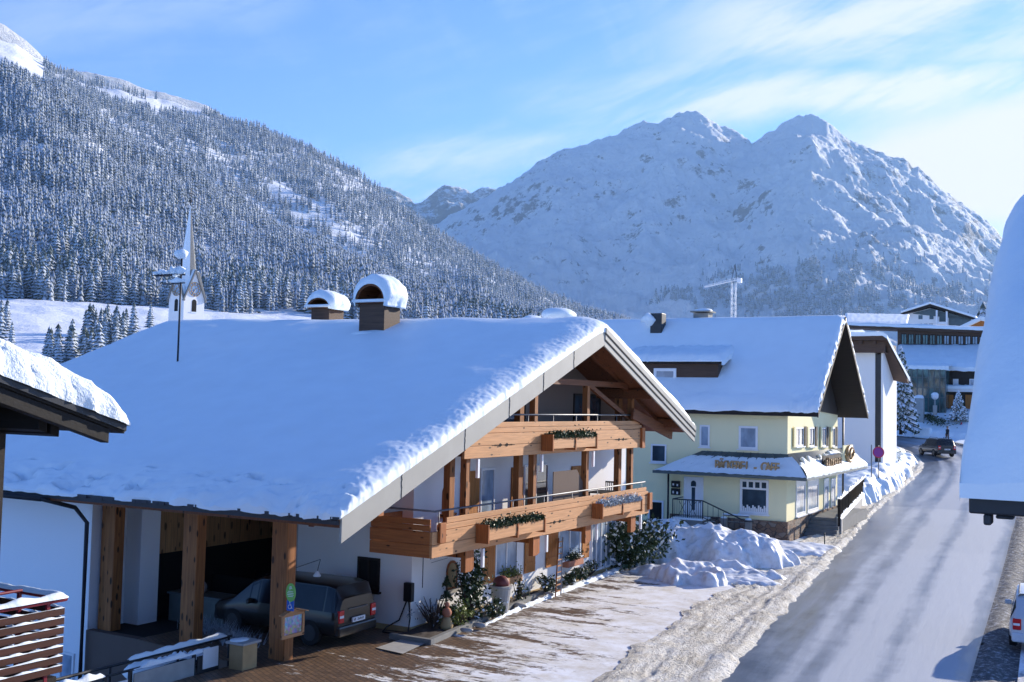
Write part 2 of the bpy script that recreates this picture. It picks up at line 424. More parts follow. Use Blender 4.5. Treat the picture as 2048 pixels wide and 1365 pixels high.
# --- mountain rock/snow material
def rock_mat(name, lo, hi_, sc=1.0, rock=(.24, .24, .27)):
    t = NT(name, .8, .1)
    g = t.new('ShaderNodeNewGeometry'); nz = t.sep(g.outputs['Normal'])[2]
    co = t.coord('pos'); n1 = t.noise(co, .0022*sc, 8, .68, .6); n2 = t.noise(co, .017*sc, 9, .78); n3 = t.noise(t.coord('pos', scale=(1, 1, .35)), .03*sc, 6, .7)
    nh = t.noise(t.coord('pos', scale=(1, 1, 2.5)), .008*sc, 7, .72)
    s_ = t.math('ADD', t.math('MULTIPLY', n1, .85), t.math('MULTIPLY', n2, 1.05)); s_ = t.math('ADD', s_, t.math('MULTIPLY', nh, .6)); s_ = t.math('ADD', s_, t.math('MULTIPLY', n3, .35))
    s_ = t.math('SUBTRACT', s_, t.math('MULTIPLY', nz, .55))
    f = t.rng(s_, lo, hi_)
    c = t.mix(t.rng(n3, .3, .7), rock, tuple(v*1.6 for v in rock))
    t.col(t.mix(t.math('MULTIPLY', f, .85), (.94, .96, .98), c))
    t.bump(t.math('ADD', n2, t.math('MULTIPLY', n3, .4)), .9, 40.0)
    return t.m
mx = [700, 870, 900, 950, 1000, 1050, 1090, 1130, 1180, 1230, 1280, 1310, 1325, 1350, 1370, 1395, 1420, 1450, 1480, 1500, 1530, 1560, 1590, 1620, 1650, 1680, 1700, 1740, 1780, 1815, 1824, 1836, 1870, 1910, 1950, 1990, 2020, 2060, 2150, 2400]
my = [560, 452, 430, 402, 375, 340, 318, 302, 286, 266, 242, 245, 240, 225, 220, 228, 245, 260, 270, 288, 270, 248, 232, 226, 240, 265, 280, 292, 314, 330, 344, 338, 370, 400, 430, 455, 490, 540, 600, 680]
base_y = ([700, 1200, 1600, 2050, 2400], [700, 690, 690, 690, 700])
m1 = ([700, 900, 1100, 1200, 1300, 1400, 1500, 1600, 1700, 1800, 1900, 2050, 2400], [690, 650, 640, 630, 615, 600, 580, 560, 575, 600, 610, 640, 690])
m2 = ([700, 900, 1000, 1100, 1200, 1300, 1380, 1460, 1540, 1620, 1700, 1800, 1900, 2050, 2400], [680, 590, 540, 500, 520, 500, 510, 500, 440, 410, 440, 480, 520, 590, 690])
m3 = ([700, 900, 1000, 1100, 1200, 1300, 1380, 1460, 1540, 1620, 1700, 1800, 1900, 2020, 2400], [640, 500, 440, 385, 375, 350, 345, 380, 335, 305, 345, 390, 440, 530, 690])
mrows = [(1500, ([700, 2400], [860, 860])), (2300, ([700, 2400], [775, 790])), (3000, base_y), (3600, m1), (4300, m2), (4900, m3), (5500, (mx, my)), (5750, (mx, [v+25 for v in my])), (7500, ([700, 2400], [620, 640]))]
def mt_n(x, y, r, a):
    k = min(1, max(0, (r-2500)/900)); e = 1-.5*min(1, max(0, 1-abs(r-5500)/500))
    v = Vector((x/750, y/750, .7)); 
    rd = noise.ridged_multi_fractal(v, .85, 2.15, 6, 1.0, 2.0)
    return k*((rd-1.1)*82*(e-.22)+30*fbm(x, y, 5., 5, 1/150)*(.6+.4*e))
px_terrain('mountain', mx, mrows, 620, 260, mt_n, rock_mat('mountain snow and rock', 1.12, 1.23, rock=(.13, .135, .165)), 700, 2400)
sx_ = [600, 700, 740, 765, 790, 820, 850, 870, 885, 910, 925, 935, 945, 960, 985, 1000, 1030, 1100]
sy_ = [400, 385, 372, 376, 388, 404, 388, 376, 371, 369, 378, 387, 382, 377, 379, 392, 420, 470]
srows = [(5900, ([600, 1100], [640, 640])), (6600, ([600, 850, 900, 1100], [520, 490, 480, 520])), (7300, (sx_, sy_)), (8200, ([600, 1100], [560, 560]))]
def sm_n(x, y, r, a): return 70*(noise.ridged_multi_fractal(Vector((x/260, y/260, 4.)), .8, 2.2, 5, 1., 2.)-1.1)*(.5 if r > 7000 else 1)
px_terrain('far_mountain', sx_, srows, 220, 110, sm_n, rock_mat('far rocky mountain', .86, 1.02, 1.3, (.10, .105, .13)), 600, 1100)
tx_ = [-400, -150, -60, 0, 20, 45, 70, 90, 160, 220, 300, 390, 480]; ty_ = [90, 10, 22, 56, 68, 90, 116, 128, 143, 154, 178, 206, 260]
trows = [(2700, ([-400, 480], [420, 430])), (3000, ([-400, 0, 100, 250, 480], [160, 150, 200, 240, 330])), (3300, (tx_, ty_)), (3800, ([-400, 480], [300, 420]))]
def tm_n(x, y, r, a): return 22*(noise.ridged_multi_fractal(Vector((x/160, y/160, 2.)), .8, 2.2, 5, 1., 2.)-1.1)*(.3 if r > 3200 else 1)
px_terrain('snowy_peak', tx_, trows, 260, 110, tm_n, rock_mat('snowy peak', 1.12, 1.24, 2.0, (.14, .14, .16)), -400, 480)

# ------------------------------------------------------------ forest
def tree_arrays(rng, tiers=5, sides=7):
    """unit conifer h=1: stacked drooping jagged skirts"""
    V = []; Fc = []
    for k in range(tiers):
        z0 = .06+.86*k/tiers; z1 = min(1.0, z0+1.25/tiers+.05*rng.random())
        if k == tiers-1: z1 = 1.0
        r = (.20*(1-z0)**.8+.015)*(.85+.3*rng.random())
        b = len(V); V.append((0, 0, z1))
        for j in range(sides):
            a = 2*math.pi*(j+.6*rng.random())/sides
            rr = r*(1. if j % 2 else .62)*(.8+.4*rng.random())
            V.append((rr*math.cos(a), rr*math.sin(a), z0+(.0 if j % 2 else .045)+.03*rng.random()))
        for j in range(sides): Fc.append((b, b+1+j, b+1+(j+1) % sides))
    return np.array(V), np.array(Fc)
PROTO = [tree_arrays(RNG, t_, s_) for t_, s_ in ((4, 7), (5, 7), (5, 6), (6, 7), (4, 8), (5, 8))]
def hill_z(ax, r):
    i = np.clip(np.searchsorted(h_rr, r)-1, 0, len(h_rr)-2); j = np.clip(np.searchsorted(h_az, ax)-1, 0, len(h_az)-2)
    t = (r-h_rr[i])/(h_rr[i+1]-h_rr[i]); u = (ax-h_az[j])/(h_az[j+1]-h_az[j])
    A = h_V[i, j]*(1-t)*(1-u)+h_V[i+1, j]*t*(1-u)+h_V[i, j+1]*(1-t)*u+h_V[i+1, j+1]*t*u
    return A
CLEAR = [(630, 440, 60, 16), (560, 380, 30, 12), (690, 470, 40, 10), (240, 195, 50, 16), (310, 215, 45, 12), (100, 240, 16, 8), (200, 270, 6, 14), (335, 190, 45, 9), (700, 380, 30, 7), (20, 110, 60, 22), (640, 415, 20, 12), (590, 460, 40, 9)]
pts = []
tries = 0
while len(pts) < 36000 and tries < 300000:
    tries += 1
    a = random.uniform(-120, 1260); far = random.random() < .56
    r = math.sqrt(random.uniform(1500**2, 2450**2)) if far else math.sqrt(random.uniform(640**2, 1530**2))
    p = hill_z(a, r)
    if not far:
        lo = 690+45*fbm(a/60, 3.1, 0, 3, 1)-(40 if 430 < a < 560 else 0)
        if 500 < a < 640: lo += 60
        if r < lo: continue
    q = proj(p)
    if r > 1500:
        e = 0
        for cx, cy, sx1, sy1 in CLEAR:
            dx, dy = (q[0]-cx), (q[1]-cy-.28*(q[0]-cx)); e = max(e, 1.25-((dx/sx1)**2+(dy/sy1)**2))
        e += .5*fbm(p[0], p[1], 9., 3, 1/60)
        if e > .45 and random.random() < .93: continue
        if a < 400 and r > 2150 and fbm(p[0], p[1], 4., 3, 1/130) > -.05+.15*(a > 180): continue
        if a < 60 and r > 1900: continue
    elif fbm(p[0], p[1], 7., 3, 1/45) > .62: continue
    h = random.triangular(9, 27, 19)*(.85+.4*fbm(p[0], p[1], 2., 2, 1/80))
    pts.append((p[0], p[1], p[2]-1.0, h, q[1], far))
# biggest in the picture first
pts.sort(key=lambda t: -t[3]/math.hypot(t[0], t[1]))
near = [p for p in pts[:3000] if proj(p[:3])[0] > -30 and proj(p[:3])[0] < 1150][:285]
nearset = set(id(p) for p in near); rest = [p for p in pts if id(p) not in nearset]
def joined(name, P, mat, wide=.74):
    Vs, Fs, off = [], [], 0
    for p in P:
        v, f = PROTO[random.randrange(len(PROTO))]; h = p[3]; w = h*wide*random.uniform(.75, 1.1); a = random.random()*6.28
        c, s = math.cos(a), math.sin(a)
        q = np.empty_like(v); q[:, 0] = (v[:, 0]*c-v[:, 1]*s)*w+p[0]; q[:, 1] = (v[:, 0]*s+v[:, 1]*c)*w+p[1]; q[:, 2] = v[:, 2]*h+p[2]
        Vs.append(q); Fs.append(f+off); off += len(v)
    V = np.concatenate(Vs); Fc = np.concatenate(Fs)
    me = bpy.data.meshes.new(name); me.vertices.add(len(V)); me.vertices.foreach_set('co', V.ravel())
    me.loops.add(len(Fc)*3); me.loops.foreach_set('vertex_index', Fc.ravel().astype(np.int32))
    me.polygons.add(len(Fc)); me.polygons.foreach_set('loop_start', np.arange(0, len(Fc)*3, 3, dtype=np.int32))
    me.update(calc_edges=True); me.validate()
    o = link_mesh(name, me, mat); return tag(o, kind='stuff')
tag(joined('forest', rest, 'conifer_far'), 'dense frosted spruce forest covering the left mountainside', 'forest')
# individual spruces along the forest's lower edge
def big_tree(seed, tiers=11, sides=9):
    rg = np.random.default_rng(seed); V = []; Fc = []
    for k in range(tiers):
        z0 = .07+.86*k/tiers; r = (.21*(1-z0)**.85+.012)
        n = sides if k < tiers*.7 else sides-3
        for j in range(n):
            a = 2*math.pi*(j+.5*rg.random()+.5*(k % 2))/n; rr = r*(.75+.5*rg.random()); b = len(V)
            wd = rr*.42; ca, sa = math.cos(a), math.sin(a); zt = z0+.95/tiers
            V += [(0, 0, zt+.03), (ca*rr*.55-sa*wd*.9, sa*rr*.55+ca*wd*.9, z0+.028), (ca*rr, sa*rr, z0-.02*rg.random()), (ca*rr*.55+sa*wd*.9, sa*rr*.55-ca*wd*.9, z0+.028), (ca*rr*.5, sa*rr*.5, z0-.012)]
            Fc += [(b, b+1, b+2), (b, b+2, b+3), (b+1, b+4, b+2), (b+2, b+4, b+3), (b, b+4, b+1), (b, b+3, b+4)]
    b = len(V); V += [(.01, 0, .9), (-.005, .009, .9), (-.005, -.009, .9), (0, 0, 1.)]; Fc += [(b, b+1, b+3), (b+1, b+2, b+3), (b+2, b, b+3)]
    b = len(V)
    for z_, r_ in ((0, .016), (.5, .008)):
        for j in range(5): V.append((r_*math.cos(j*1.257), r_*math.sin(j*1.257), z_))
    for j in range(5): Fc.append((b+j, b+(j+1) % 5, b+5+(j+1) % 5, b+5+j))
    me = bpy.data.meshes.new('spruce_tree'); me.from_pydata([tuple(v) for v in V], [], Fc); me.materials.append(MAT['conifer']); me.update(); return me
BT = [big_tree(s) for s in (1, 2, 3, 4, 5)]
def put_spruce(x, y, z, h, label, group, k=None, wide=1.0, mesh=None):
    o = bpy.data.objects.new('spruce_tree', mesh or BT[random.randrange(5) if k is None else k]); COL.objects.link(o)
    o.location = (x, y, z); w = h*wide*random.uniform(.85, 1.15); o.scale = (w, w, h); o.rotation_euler = (0, 0, random.random()*6.28)
    return tag(o, label, 'tree', group)
for p in near: put_spruce(p[0], p[1], p[2], p[3]*1.08, 'frosted spruce of the forest edge above the sunlit snow meadow', 'spruces along the lower edge of the forest')
# trees in the meadow below the forest, seen over the big snowy roof
def meadow(px, py, r, h, label, group='small spruces standing in the snow meadow'):
    p = hill_z(px, r); put_spruce(p[0], p[1], p[2]-.5, h, label, group)
for i in range(26):
    px = random.gauss(205, 16)+(6 if i % 2 else -20); r = random.uniform(330, 380); p = hill_z(px+12, r); h = random.uniform(9, 13)
    put_spruce(p[0], p[1], p[2]-.4, h, 'frosted spruce in the tight clump on the snow meadow left of the church', 'clump of spruces on the meadow')
for i in range(16):
    px = random.uniform(85, 200); r = random.uniform(215, 270); p = hill_z(px, r)
    put_spruce(p[0], p[1], p[2]-.4, random.uniform(6, 9.5), 'snow-dusted spruce just beyond the left end of the big snowy roof', 'spruces beyond the roof edge', wide=1.15)
for px, r, h in ((10, 400, 12), (22, 300, 8), (-2, 330, 13), (298, 460, 11)):
    meadow(px, 0, r, h, {10: 'frosted spruce at the left picture edge, upper one above the near roof', 22: 'small frosted spruce just right of those at the left picture edge', -2: 'tall frosted spruce cut by the left picture edge', 298: 'lone small spruce on the meadow just left of the church'}[px])
# far woods low on the big mountain
wood_pts = []
for (cx, cy, sx1, sy1, n) in ((1690, 590, 130, 55, 2400), (1560, 585, 110, 45, 1300), (1440, 610, 80, 22, 450), (1900, 600, 80, 40, 450), (1350, 612, 45, 14, 150), (1640, 540, 40, 25, 150), (1990, 560, 40, 60, 150), (1570, 540, 40, 15, 60)):
    for i in range(n):
        x = random.gauss(cx, sx1*.5); y = random.gauss(cy, sy1*.5)
        if fbm(x, y*.5, 3., 3, 1/38) > .16: continue
        # march the ray to the mountain's lower apron
        r = None
        for rr_ in range(2350, 4200, 40):
            zt = np.interp(rr_, [2300, 3000, 3600, 4300], [atr(x, 785, 2300).z, atr(x, 690, 3000).z, atr(x, np.interp(x, *m1), 3600).z, atr(x, np.interp(x, *m2), 4300).z])
            if atr(x, y, rr_).z < zt+10: r = rr_; break
        if r: p = atr(x, y, r); wood_pts.append((p.x, p.y, p.z-8, random.uniform(20, 34), 0, True))
MTN = bpy.data.objects['mountain']; dg = bpy.context.evaluated_depsgraph_get()
wp2 = []
for p in wood_pts:
    ok, loc, nn, _ = MTN.ray_cast(Vector((p[0], p[1], 5000)), Vector((0, 0, -1)))
    if ok: wp2.append((p[0], p[1], loc.z-2, p[3], 0, True))
tag(joined('distant_forest', wp2, 'conifer_far', 1.0), 'blue-grey distant spruce woods at the foot of the big mountain', 'forest')
# ------------------------------------------------------------ snow lying on a gable roof
def roofz(y, yr, zr, sl, rnd=.9):
    d = abs(y-yr); return zr-sl*(math.sqrt(d*d+rnd*rnd*.25)-0*rnd) 
def snow_roof(name, parent, x0, x1, y0, y1, yr, zr, sl, T=.45, nx=120, ny=110, Rr=.5, seed=0., eave_amp=.10, rake_amp=.05, mat='snow_smooth', over=.06, lump=.03, slope2=None, holes=0, tilt=0, fine=False):
    """closed slab of snow; ridge along x at yr; smooth middle, crumbled rim"""
    s2 = slope2 if slope2 is not None else sl
    def spaced(a, b, n):
        t = np.linspace(0, 1, n); L = b-a; e = min(1.6/L, .2)
        f = np.interp(t, [0, .22, .78, 1], [0, e, 1-e, 1]); return a+L*f
    X = spaced(x0, x1, nx); Y = spaced(y0, y1, ny)
    rows = []
    if fine: Y = np.linspace(y0, y1, ny)
    for y in Y:
        row = []
        for x in X:
            dx0, dx1, dy0, dy1 = x-x0, x1-x, y-y0, y1-y
            d = min(dx0, dx1, dy0*1.0, dy1)
            s_ = min(1, d/Rr); pr = math.sqrt(max(0, 1-(1-s_)**2))
            n = fbm(x, y, seed, 3, .25)*lump*2+fbm(x, y, seed+5, 3, 1.1)*lump*.25
            k = max(0, 1-min(dx0, dx1)/1.0); ke = max(0, 1-min(dy0, dy1)/1.3)
            n += k*rake_amp*(.9*fbm(x*1.3, y, seed+2, 5, 7.5)+.5*fbm(x, y, seed+12, 4, 2.2))+ke*eave_amp*fbm(x, y*1.4, seed+3, 4, 1.3)
            t = (T+tilt*max(0, (x1-x)/(x1-x0))**1*max(0, 1-abs(y-yr)/9))*(.12+.88*pr)*(1-.30*ke)+n
            dd = abs(y-yr); rz = zr-(sl if y < yr else s2)*(math.sqrt(dd*dd+.16)-.1)
            px_, py_ = x, y
            if dx0 < .9: px_ -= over*(1-dx0/.9)*pr+.5*rake_amp*(1-dx0/.9)*fbm(x, y, seed+7, 4, 2.2)
            if dx1 < .9: px_ += over*(1-dx1/.9)*pr+.7*rake_amp*(1-dx1/.9)*fbm(x, y, seed+8, 4, 4.2)
            if dy0 < 1.0: py_ -= eave_amp*(1-dy0)*(.9*fbm(x, y*.2, seed+9, 4, .55)+.4*fbm(x, y, seed, 3, 3))
            if dy1 < 1.0: py_ += eave_amp*(1-dy1)*(.9*fbm(x, y*.2, seed+4, 4, .55))
            if holes and dy0 < 1.0 and dy0 > .12:
                h = fbm(x, y*2.2, seed+33, 3, .9)
                if h > holes: t = max(.015, t-(h-holes)*1.6)
            row.append((px_, py_, rz+max(t, .015)))
        rows.append(row)
    m = MB(); m.grid(rows)
    # skirt down to the roof and an underside
    rim = rows[0]+[r[-1] for r in rows[1:]]+rows[-1][::-1][1:]+[r[0] for r in rows[::-1][1:-1]]
    k = len(m.v)
    for p in rim:
        dd = abs(p[1]-yr); rz = zr-(sl if p[1] < yr else s2)*(math.sqrt(dd*dd+.16)-.1)
        m.v.append((p[0], p[1], rz-.03)); 
    for p in rim: m.v.append(p)
    n = len(rim)
    for i in range(n): m.f.append((k+i, k+(i+1) % n, k+n+(i+1) % n, k+n+i)); m.m.append(0)
    return m.build(name, mat, parent, smooth=True)

# ------------------------------------------------------------ the big chalet
Yr, Zr, SL = 33.6, 9.22, .371
XR, XB, XP, XW, XL = -15.0, -15.8, -16.02, -17.4, -36.0
Y0, Y1 = 19.4, 42.9
rt_ = lambda y: Zr-SL*abs(y-Yr)
ch = thing('chalet', 'large wooden chalet with wide snow-covered gable roof, two balconies and flower boxes', 'chalet', (-25, 31, 0))
# roof body
m = MB()
for a, b in ((Y0, Yr), (Yr, Y1)):
    m.hexa([(XL, a, rt_(a)-.24), (XR-.06, a, rt_(a)-.24), (XR-.06, b, rt_(b)-.24), (XL, b, rt_(b)-.24), (XL, a, rt_(a)), (XR-.06, a, rt_(a)), (XR-.06, b, rt_(b)), (XL, b, rt_(b))])
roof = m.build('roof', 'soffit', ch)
snow_roof('roof_snow', roof, XL-.1, XR+.02, Y0-.12, Y1+.1, Yr, Zr, SL, T=.46, nx=230, ny=520, Rr=.95, seed=1.3, tilt=.30, eave_amp=.16, rake_amp=.022, fine=True, holes=.30, lump=.035)
m = MB()  # near rake board: one broad plank with seams
def rake(m, ya, yb, x0, x1, top, hgt, mi=0):
    m.hexa([(x0, ya, rt_(ya)+top-hgt), (x1, ya, rt_(ya)+top-hgt), (x1, yb, rt_(yb)+top-hgt), (x0, yb, rt_(yb)+top-hgt), (x0, ya, rt_(ya)+top), (x1, ya, rt_(ya)+top), (x1, yb, rt_(yb)+top), (x0, yb, rt_(yb)+top)], mi)
rake(m, Y0, Yr, XR-.06, XR, .02, .60)
rake(m, Yr, Y1, XR-.06, XR, -.40, .22); rake(m, Yr, Y1, XR-.06, XR+.03, -.19, .19); rake(m, Yr, Y1, XR-.06, XR+.06, .02, .19)
m.build('barge_board', 'fascia', roof, bevel=.006)
m = MB()
for yy in (21.7, 24.6, 27.0, 29.1, 31.2):
    z0 = rt_(yy); pts = [(XR+.004, yy+random.uniform(-.015, .015), z0+.01-.6*i/9) for i in range(10)]
    sm_ = MB(); sm_.tube(pts, .012, 4); sm_.build('board_seam', 'seam', roof)
for i in range(0):
    yy = Yr+.4+i*1.3; m.bar((XR+.07, yy, rt_(yy)+.0), (XR+.07, yy+.9, rt_(yy+.9)+.0), .02, .05)
m.bar((XR+.035, Yr, rt_(Yr)-.20), (XR+.035, Y1, rt_(Y1)-.20), .02, .035); m.bar((XR+.008, Yr, rt_(Yr)-.41), (XR+.008, Y1, rt_(Y1)-.41), .02, .035)
m.build('board_seam', 'seam', roof)
m = MB(); # eave edge tiles
for i in range(105):
    x = XL+.2*i; k_ = random.random(); m.box(x, x+.195, Y0-.10-.05*k_, Y0+.3, rt_(Y0)-.045-.035*k_, rt_(Y0)+.012)
m.box(XL, XR-.07, Y0-.06, Y0, rt_(Y0)-.17, rt_(Y0)-.07); m.build('eave_tile', 'tile', roof)
m = MB()
for yy, w_ in ((Y0+1.9, .26), (26.35, .24), (30.4, .22), (Yr, .26), (38.3, .24), (Y1-1.6, .24)):
    m = MB(); m.box(XW-6 if yy < 25 else XW-.2, XR-.09, yy-w_/2, yy+w_/2, rt_(yy)-.62, rt_(yy)-.26)
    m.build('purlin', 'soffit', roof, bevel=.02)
m = MB()   # rafters under the overhang
for i in range(28):
    yy = Y0+.45+i*.85
    if abs(yy-Yr) < .2: continue
m.bar((-16.1, Y0+.25, rt_(Y0+.25)-.33), (-16.1, Yr, rt_(Yr)-.33), .14, .16); m.bar((-16.1, Yr, rt_(Yr)-.33), (-16.1, Y1-.1, rt_(Y1-.1)-.33), .14, .16)
m.bar((XW-.02, 30.6, 8.0-.0), (XP, 30.6, 7.4), .14, .14); m.bar((XP, Yr-2.6, 7.35), (XP, Yr+4.4, 7.35), .16, .2)
m.bar((XP, 34.5, 7.3), (XP, 38.2, 6.1), .12, .16)
m.bar((XP+.25, 38.0, 6.3), (XP+.25, 42.2, 5.45), .1, .4)
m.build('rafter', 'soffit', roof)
# gutter + downpipe at left eave
m = MB(); m.tube([(XL, Y0-.26, rt_(Y0)-.14), (-24.8, Y0-.26, rt_(Y0)-.18)], .075, 8); m.tube([(-24.8, Y0-.26, rt_(Y0)-.18), (-24.88, 20.3, rt_(Y0)-.5), (-24.88, 20.72, 3.0), (-24.88, 20.72, -1.6)], .06, 8)
m.tube([(-30, Y0-.26, rt_(Y0)-.16), (-25.4, 20.6, rt_(Y0)-.35)], .05, 6)
m.build('downpipe', 'darkmetal', ch, smooth=True)
# walls
YS = 25.8     # side wall of the living part (carport side)
def zin(y): return rt_(y)-.25
m = MB()
m.prism([(XW, YS, -.1), (XW, 41.3, -.1), (XW, 41.3, 5.05), (XW, YS, 5.05)], (-4.2, 0, 0))
m.box(-36, -24.95, 20.95, 25.5, -1.9, zin(20.95)-.0, 1)                     # white annex wall at left
m.box(-25.0, -24.35, 22.2, 22.9, 0.0, zin(22.2), 1)                           # white pier inside the carport
m.build('wall', ['white', 'white2'], ch)
m = MB(); m.prism([(XW, YS, 5.06), (XW, 41.3, 5.06), (XW, 41.3, zin(41.3)), (XW, Yr, zin(Yr)), (XW, YS, zin(YS))], (-4, 0, 0)); m.build('gable_wall', 'tan', ch)
m = MB(); m.box(XW-4.6, XW+.04, YS-.04, 41.34, -.1, .16); m.build('plinth', 'ochre', ch)
m = MB()   # carport: back and floor near black to paint in deep shade, cladding band, side wall
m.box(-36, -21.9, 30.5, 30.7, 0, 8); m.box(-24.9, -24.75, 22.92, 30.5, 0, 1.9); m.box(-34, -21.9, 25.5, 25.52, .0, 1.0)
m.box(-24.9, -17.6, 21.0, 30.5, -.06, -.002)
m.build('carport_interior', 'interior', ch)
m = MB(); m.box(-24.85, -24.6, 22.92, 30.4, 1.9, 5.2); m.box(-24.6, -21.9, 30.2, 30.45, 1.9, 5.5); m.build('wood_cladding', 'cladding', ch)
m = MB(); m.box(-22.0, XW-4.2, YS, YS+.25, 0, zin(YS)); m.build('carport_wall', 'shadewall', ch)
m = MB(); m.box(-24.94, -18.6, 20.9, 21.15, -1.9, .02); m.build('retaining_wall', 'brownwall', ch)
for (x, w_) in ((-18.2, .34), (-21.3, .34), (-24.45, .36)):
    m = MB(); m.box(x-w_/2, x+w_/2, 21.16, 21.16+w_, 0, rt_(21.3)-.62); 
    m.box(x-w_/2-.22, x-w_/2-.003, 21.2, 21.2+w_*.8, 0, rt_(21.3)-.9); m.build('post', 'post', ch, bevel=.02)
m = MB(); m.box(-25.3, XR-.5, 21.16, 21.46, rt_(21.3)-.615, rt_(21.3)-.27); m.box(-18.02, -15.3, 21.2, 21.42, rt_(21.3)-.85, rt_(21.3)-.62); m.build('eave_beam', 'larch_x', ch, bevel=.01)
# balconies
def balcony(z0, z1, ya, yb, zrail, corner, steps=1.0):
    h = z1-z0; b = MB()
    b.box(XB-.08, XB, ya, yb, z0, z0+h*.34-.006); b.box(XB-.08, XB+.004, ya, yb, z0+h*.34+.006, z0+h*.68)
    b.box(XB-.09, XB-.03, ya+.35*steps, yb, z0+h*.68+.01, z0+h*.84); b.box(XB-.10, XB-.05, ya+.8*steps, yb-.15, z0+h*.84+.01, z1)
    o = b.build('balcony', 'larch', ch, bevel=.008, label='pale larch balcony front with stepped boards')
    s_ = MB(); s_.box(XW-.0, XB-.1, ya+.1, yb, z0+.06, z0+.24); s_.build('balcony_floor', 'soffit', o)
    if corner:
        c = MB(); xl = -17.85
        c.box(xl, XB-.085, ya, ya+.08, z0, z0+h*.34-.006); c.box(xl, XB-.085, ya-.004, ya+.08, z0+h*.34+.006, z0+h*.68)
        c.box(xl, XB-.1, ya+.03, ya+.09, z0+h*.68+.01, z0+h*.84); c.box(xl, XB-.11, ya+.05, ya+.1, z0+h*.84+.01, z1)
        c.box(xl, xl+.08, ya+.1, YS, z0, z1); c.build('side_panel', 'larch_x', o, bevel=.008)
    r_ = MB(); xr = XB-.12; r_.tube([(xr, ya+.3, zrail), (xr, yb-.15, zrail)], .028, 8)
    if corner: r_.tube([(xr, ya+.3, zrail), (-17.8, ya+.3, zrail), (-18.9, ya+.3, zrail-.35)], .028, 8)
    for i in range(8):
        y = ya+.5+i*(yb-ya-1)/7; r_.tube([(xr, y, z0+h*.6), (xr, y, zrail)], .015, 6)
    r_.build('railing', 'steel', o, smooth=True)
    return o
BU = balcony(4.99, 6.02, 25.9, 39.1, 6.24, False)
BL = balcony(2.40, 3.42, 24.35, 39.9, 3.62, True)
m = MB(); m.box(-17.9, XB-.0, 24.3, 24.34, 2.2, 2.4)
# beam ends under both balconies, white pipes
for nm, ys, z, hh in (('console', (26.6, 30.7, 34.6, 38.7), 2.39, .62),):
    for y in ys:
        c = MB(); c.prism([(XB-.12, y-.3, z), (XB-.12, y+.16, z), (XB-.12, y+.16, z-hh*.9), (XB-.12, y, z-hh), (XB-.12, y-.3, z-hh)], (-.16, 0, 0)); c.box(XW, XB-.29, y-.1, y+.1, z-.25, z-.003); c.build(nm, 'larch_z', BL, bevel=.01)
for o, z, ys in ((BL, 2.38, (27.15, 31.2, 35.1, 39.2)), (BU, 4.97, (26.75, 30.75, 34.7))):
    for y in ys:
        c = MB(); c.box(XB-.10, XB-.02, y-.05, y+.05, z-.55, z-.01); c.build('drain_pipe', 'whitepaint', o)
# posts through both storeys
for y, zt, z0 in ((26.35, rt_(26.35)-.62, 2.6), (30.45, rt_(30.4)-.62, 2.6), (34.4, 7.25, 2.6), (38.45, rt_(38.3)-.62, 2.6)):
    c = MB(); c.box(XP-.11, XP+.09, y-.11, y+.11, z0, zt)
    if y != 34.4: c.box(XP-.55, XP-.34, y-.3, y-.02, z0, zt)
    c.build('post', 'post', ch, bevel=.012)
# end blocks of the balcony fronts
for o, y, z0, z1 in ((BL, 24.62, 2.78, 3.32), (BL, 39.75, 2.55, 3.2), (BU, 38.9, 4.97, 5.75)):
    c = MB(); c.box(XB+.006, XB+.1, y-.02, y+.28, z0, z1); c.build('end_block', 'larch_z', o, bevel=.01)
# carved diamond slots
for o, y, z in ((BL, 31.9, 2.75), (BL, 25.9, 2.78), (BU, 28.2, 5.34), (BU, 37.1, 5.34)):
    if y == 25.9: continue
    c = MB()
    for k in (-.28, .12):
        c.prism([(XB+.001, y+k-.13, z), (XB+.001, y+k, z-.055), (XB+.001, y+k+.13, z), (XB+.001, y+k, z+.055)], (.012, 0, 0))
    c.bar((XB+.008, y-.75, z), (XB+.008, y+.6, z), .01, .014)
    for k in (-.48, .32, -.58, .42): c.prism([(XB+.001, y+k-.03, z), (XB+.001, y+k, z-.025), (XB+.001, y+k+.03, z), (XB+.001, y+k, z+.025)], (.012, 0, 0))
    c.build('carved_slot', 'seam', o)
# doors, windows, shutters on the facade
def shutter(y0, y1, z0, z1, pl=XW, mat='shutter', d0=.03):
    w = WB('x', pl); n = max(2, int((y1-y0)/.14))
    for i in range(n): w.wb(y0+(y1-y0)*i/n+.003, y0+(y1-y0)*(i+1)/n-.003, d0, d0+.03, z0, z1)
    for z in (z0+.25, z1-.3): w.wb(y0+.03, y1-.03, d0+.03, d0+.05, z, z+.09)
    return w.build('shutter', mat, ch)
window(ch, 'x', XW, 30.55, 32.05, .95, 2.15, mull=1, glass='glass_blue'); shutter(29.75, 30.5, .82, 2.25); shutter(32.55, 33.3, .82, 2.25)
window(ch, 'x', XW, 35.15, 37.0, .95, 2.15, mull=1, glass='glass_blue'); shutter(34.15, 35.05, .82, 2.25); shutter(37.15, 37.75, .8, 2.25)
window(ch, 'x', XW, 38.0, 40.3, .2, 2.2, mull=4, glass='glass_blue', sill=False, name='glazed_door')
shutter(28.3, 29.4, 2.7, 4.45); window(ch, 'x', XW, 29.5, 30.4, 2.7, 4.5, mull=0, glass='glass_blue', sill=False, name='glazed_door')
window(ch, 'x', XW, 32.4, 34.2, 2.7, 4.5, mull=1, sill=False, name='glazed_door'); shutter(31.5, 32.3, 2.7, 4.45); shutter(36.1, 36.9, 2.9, 4.3)
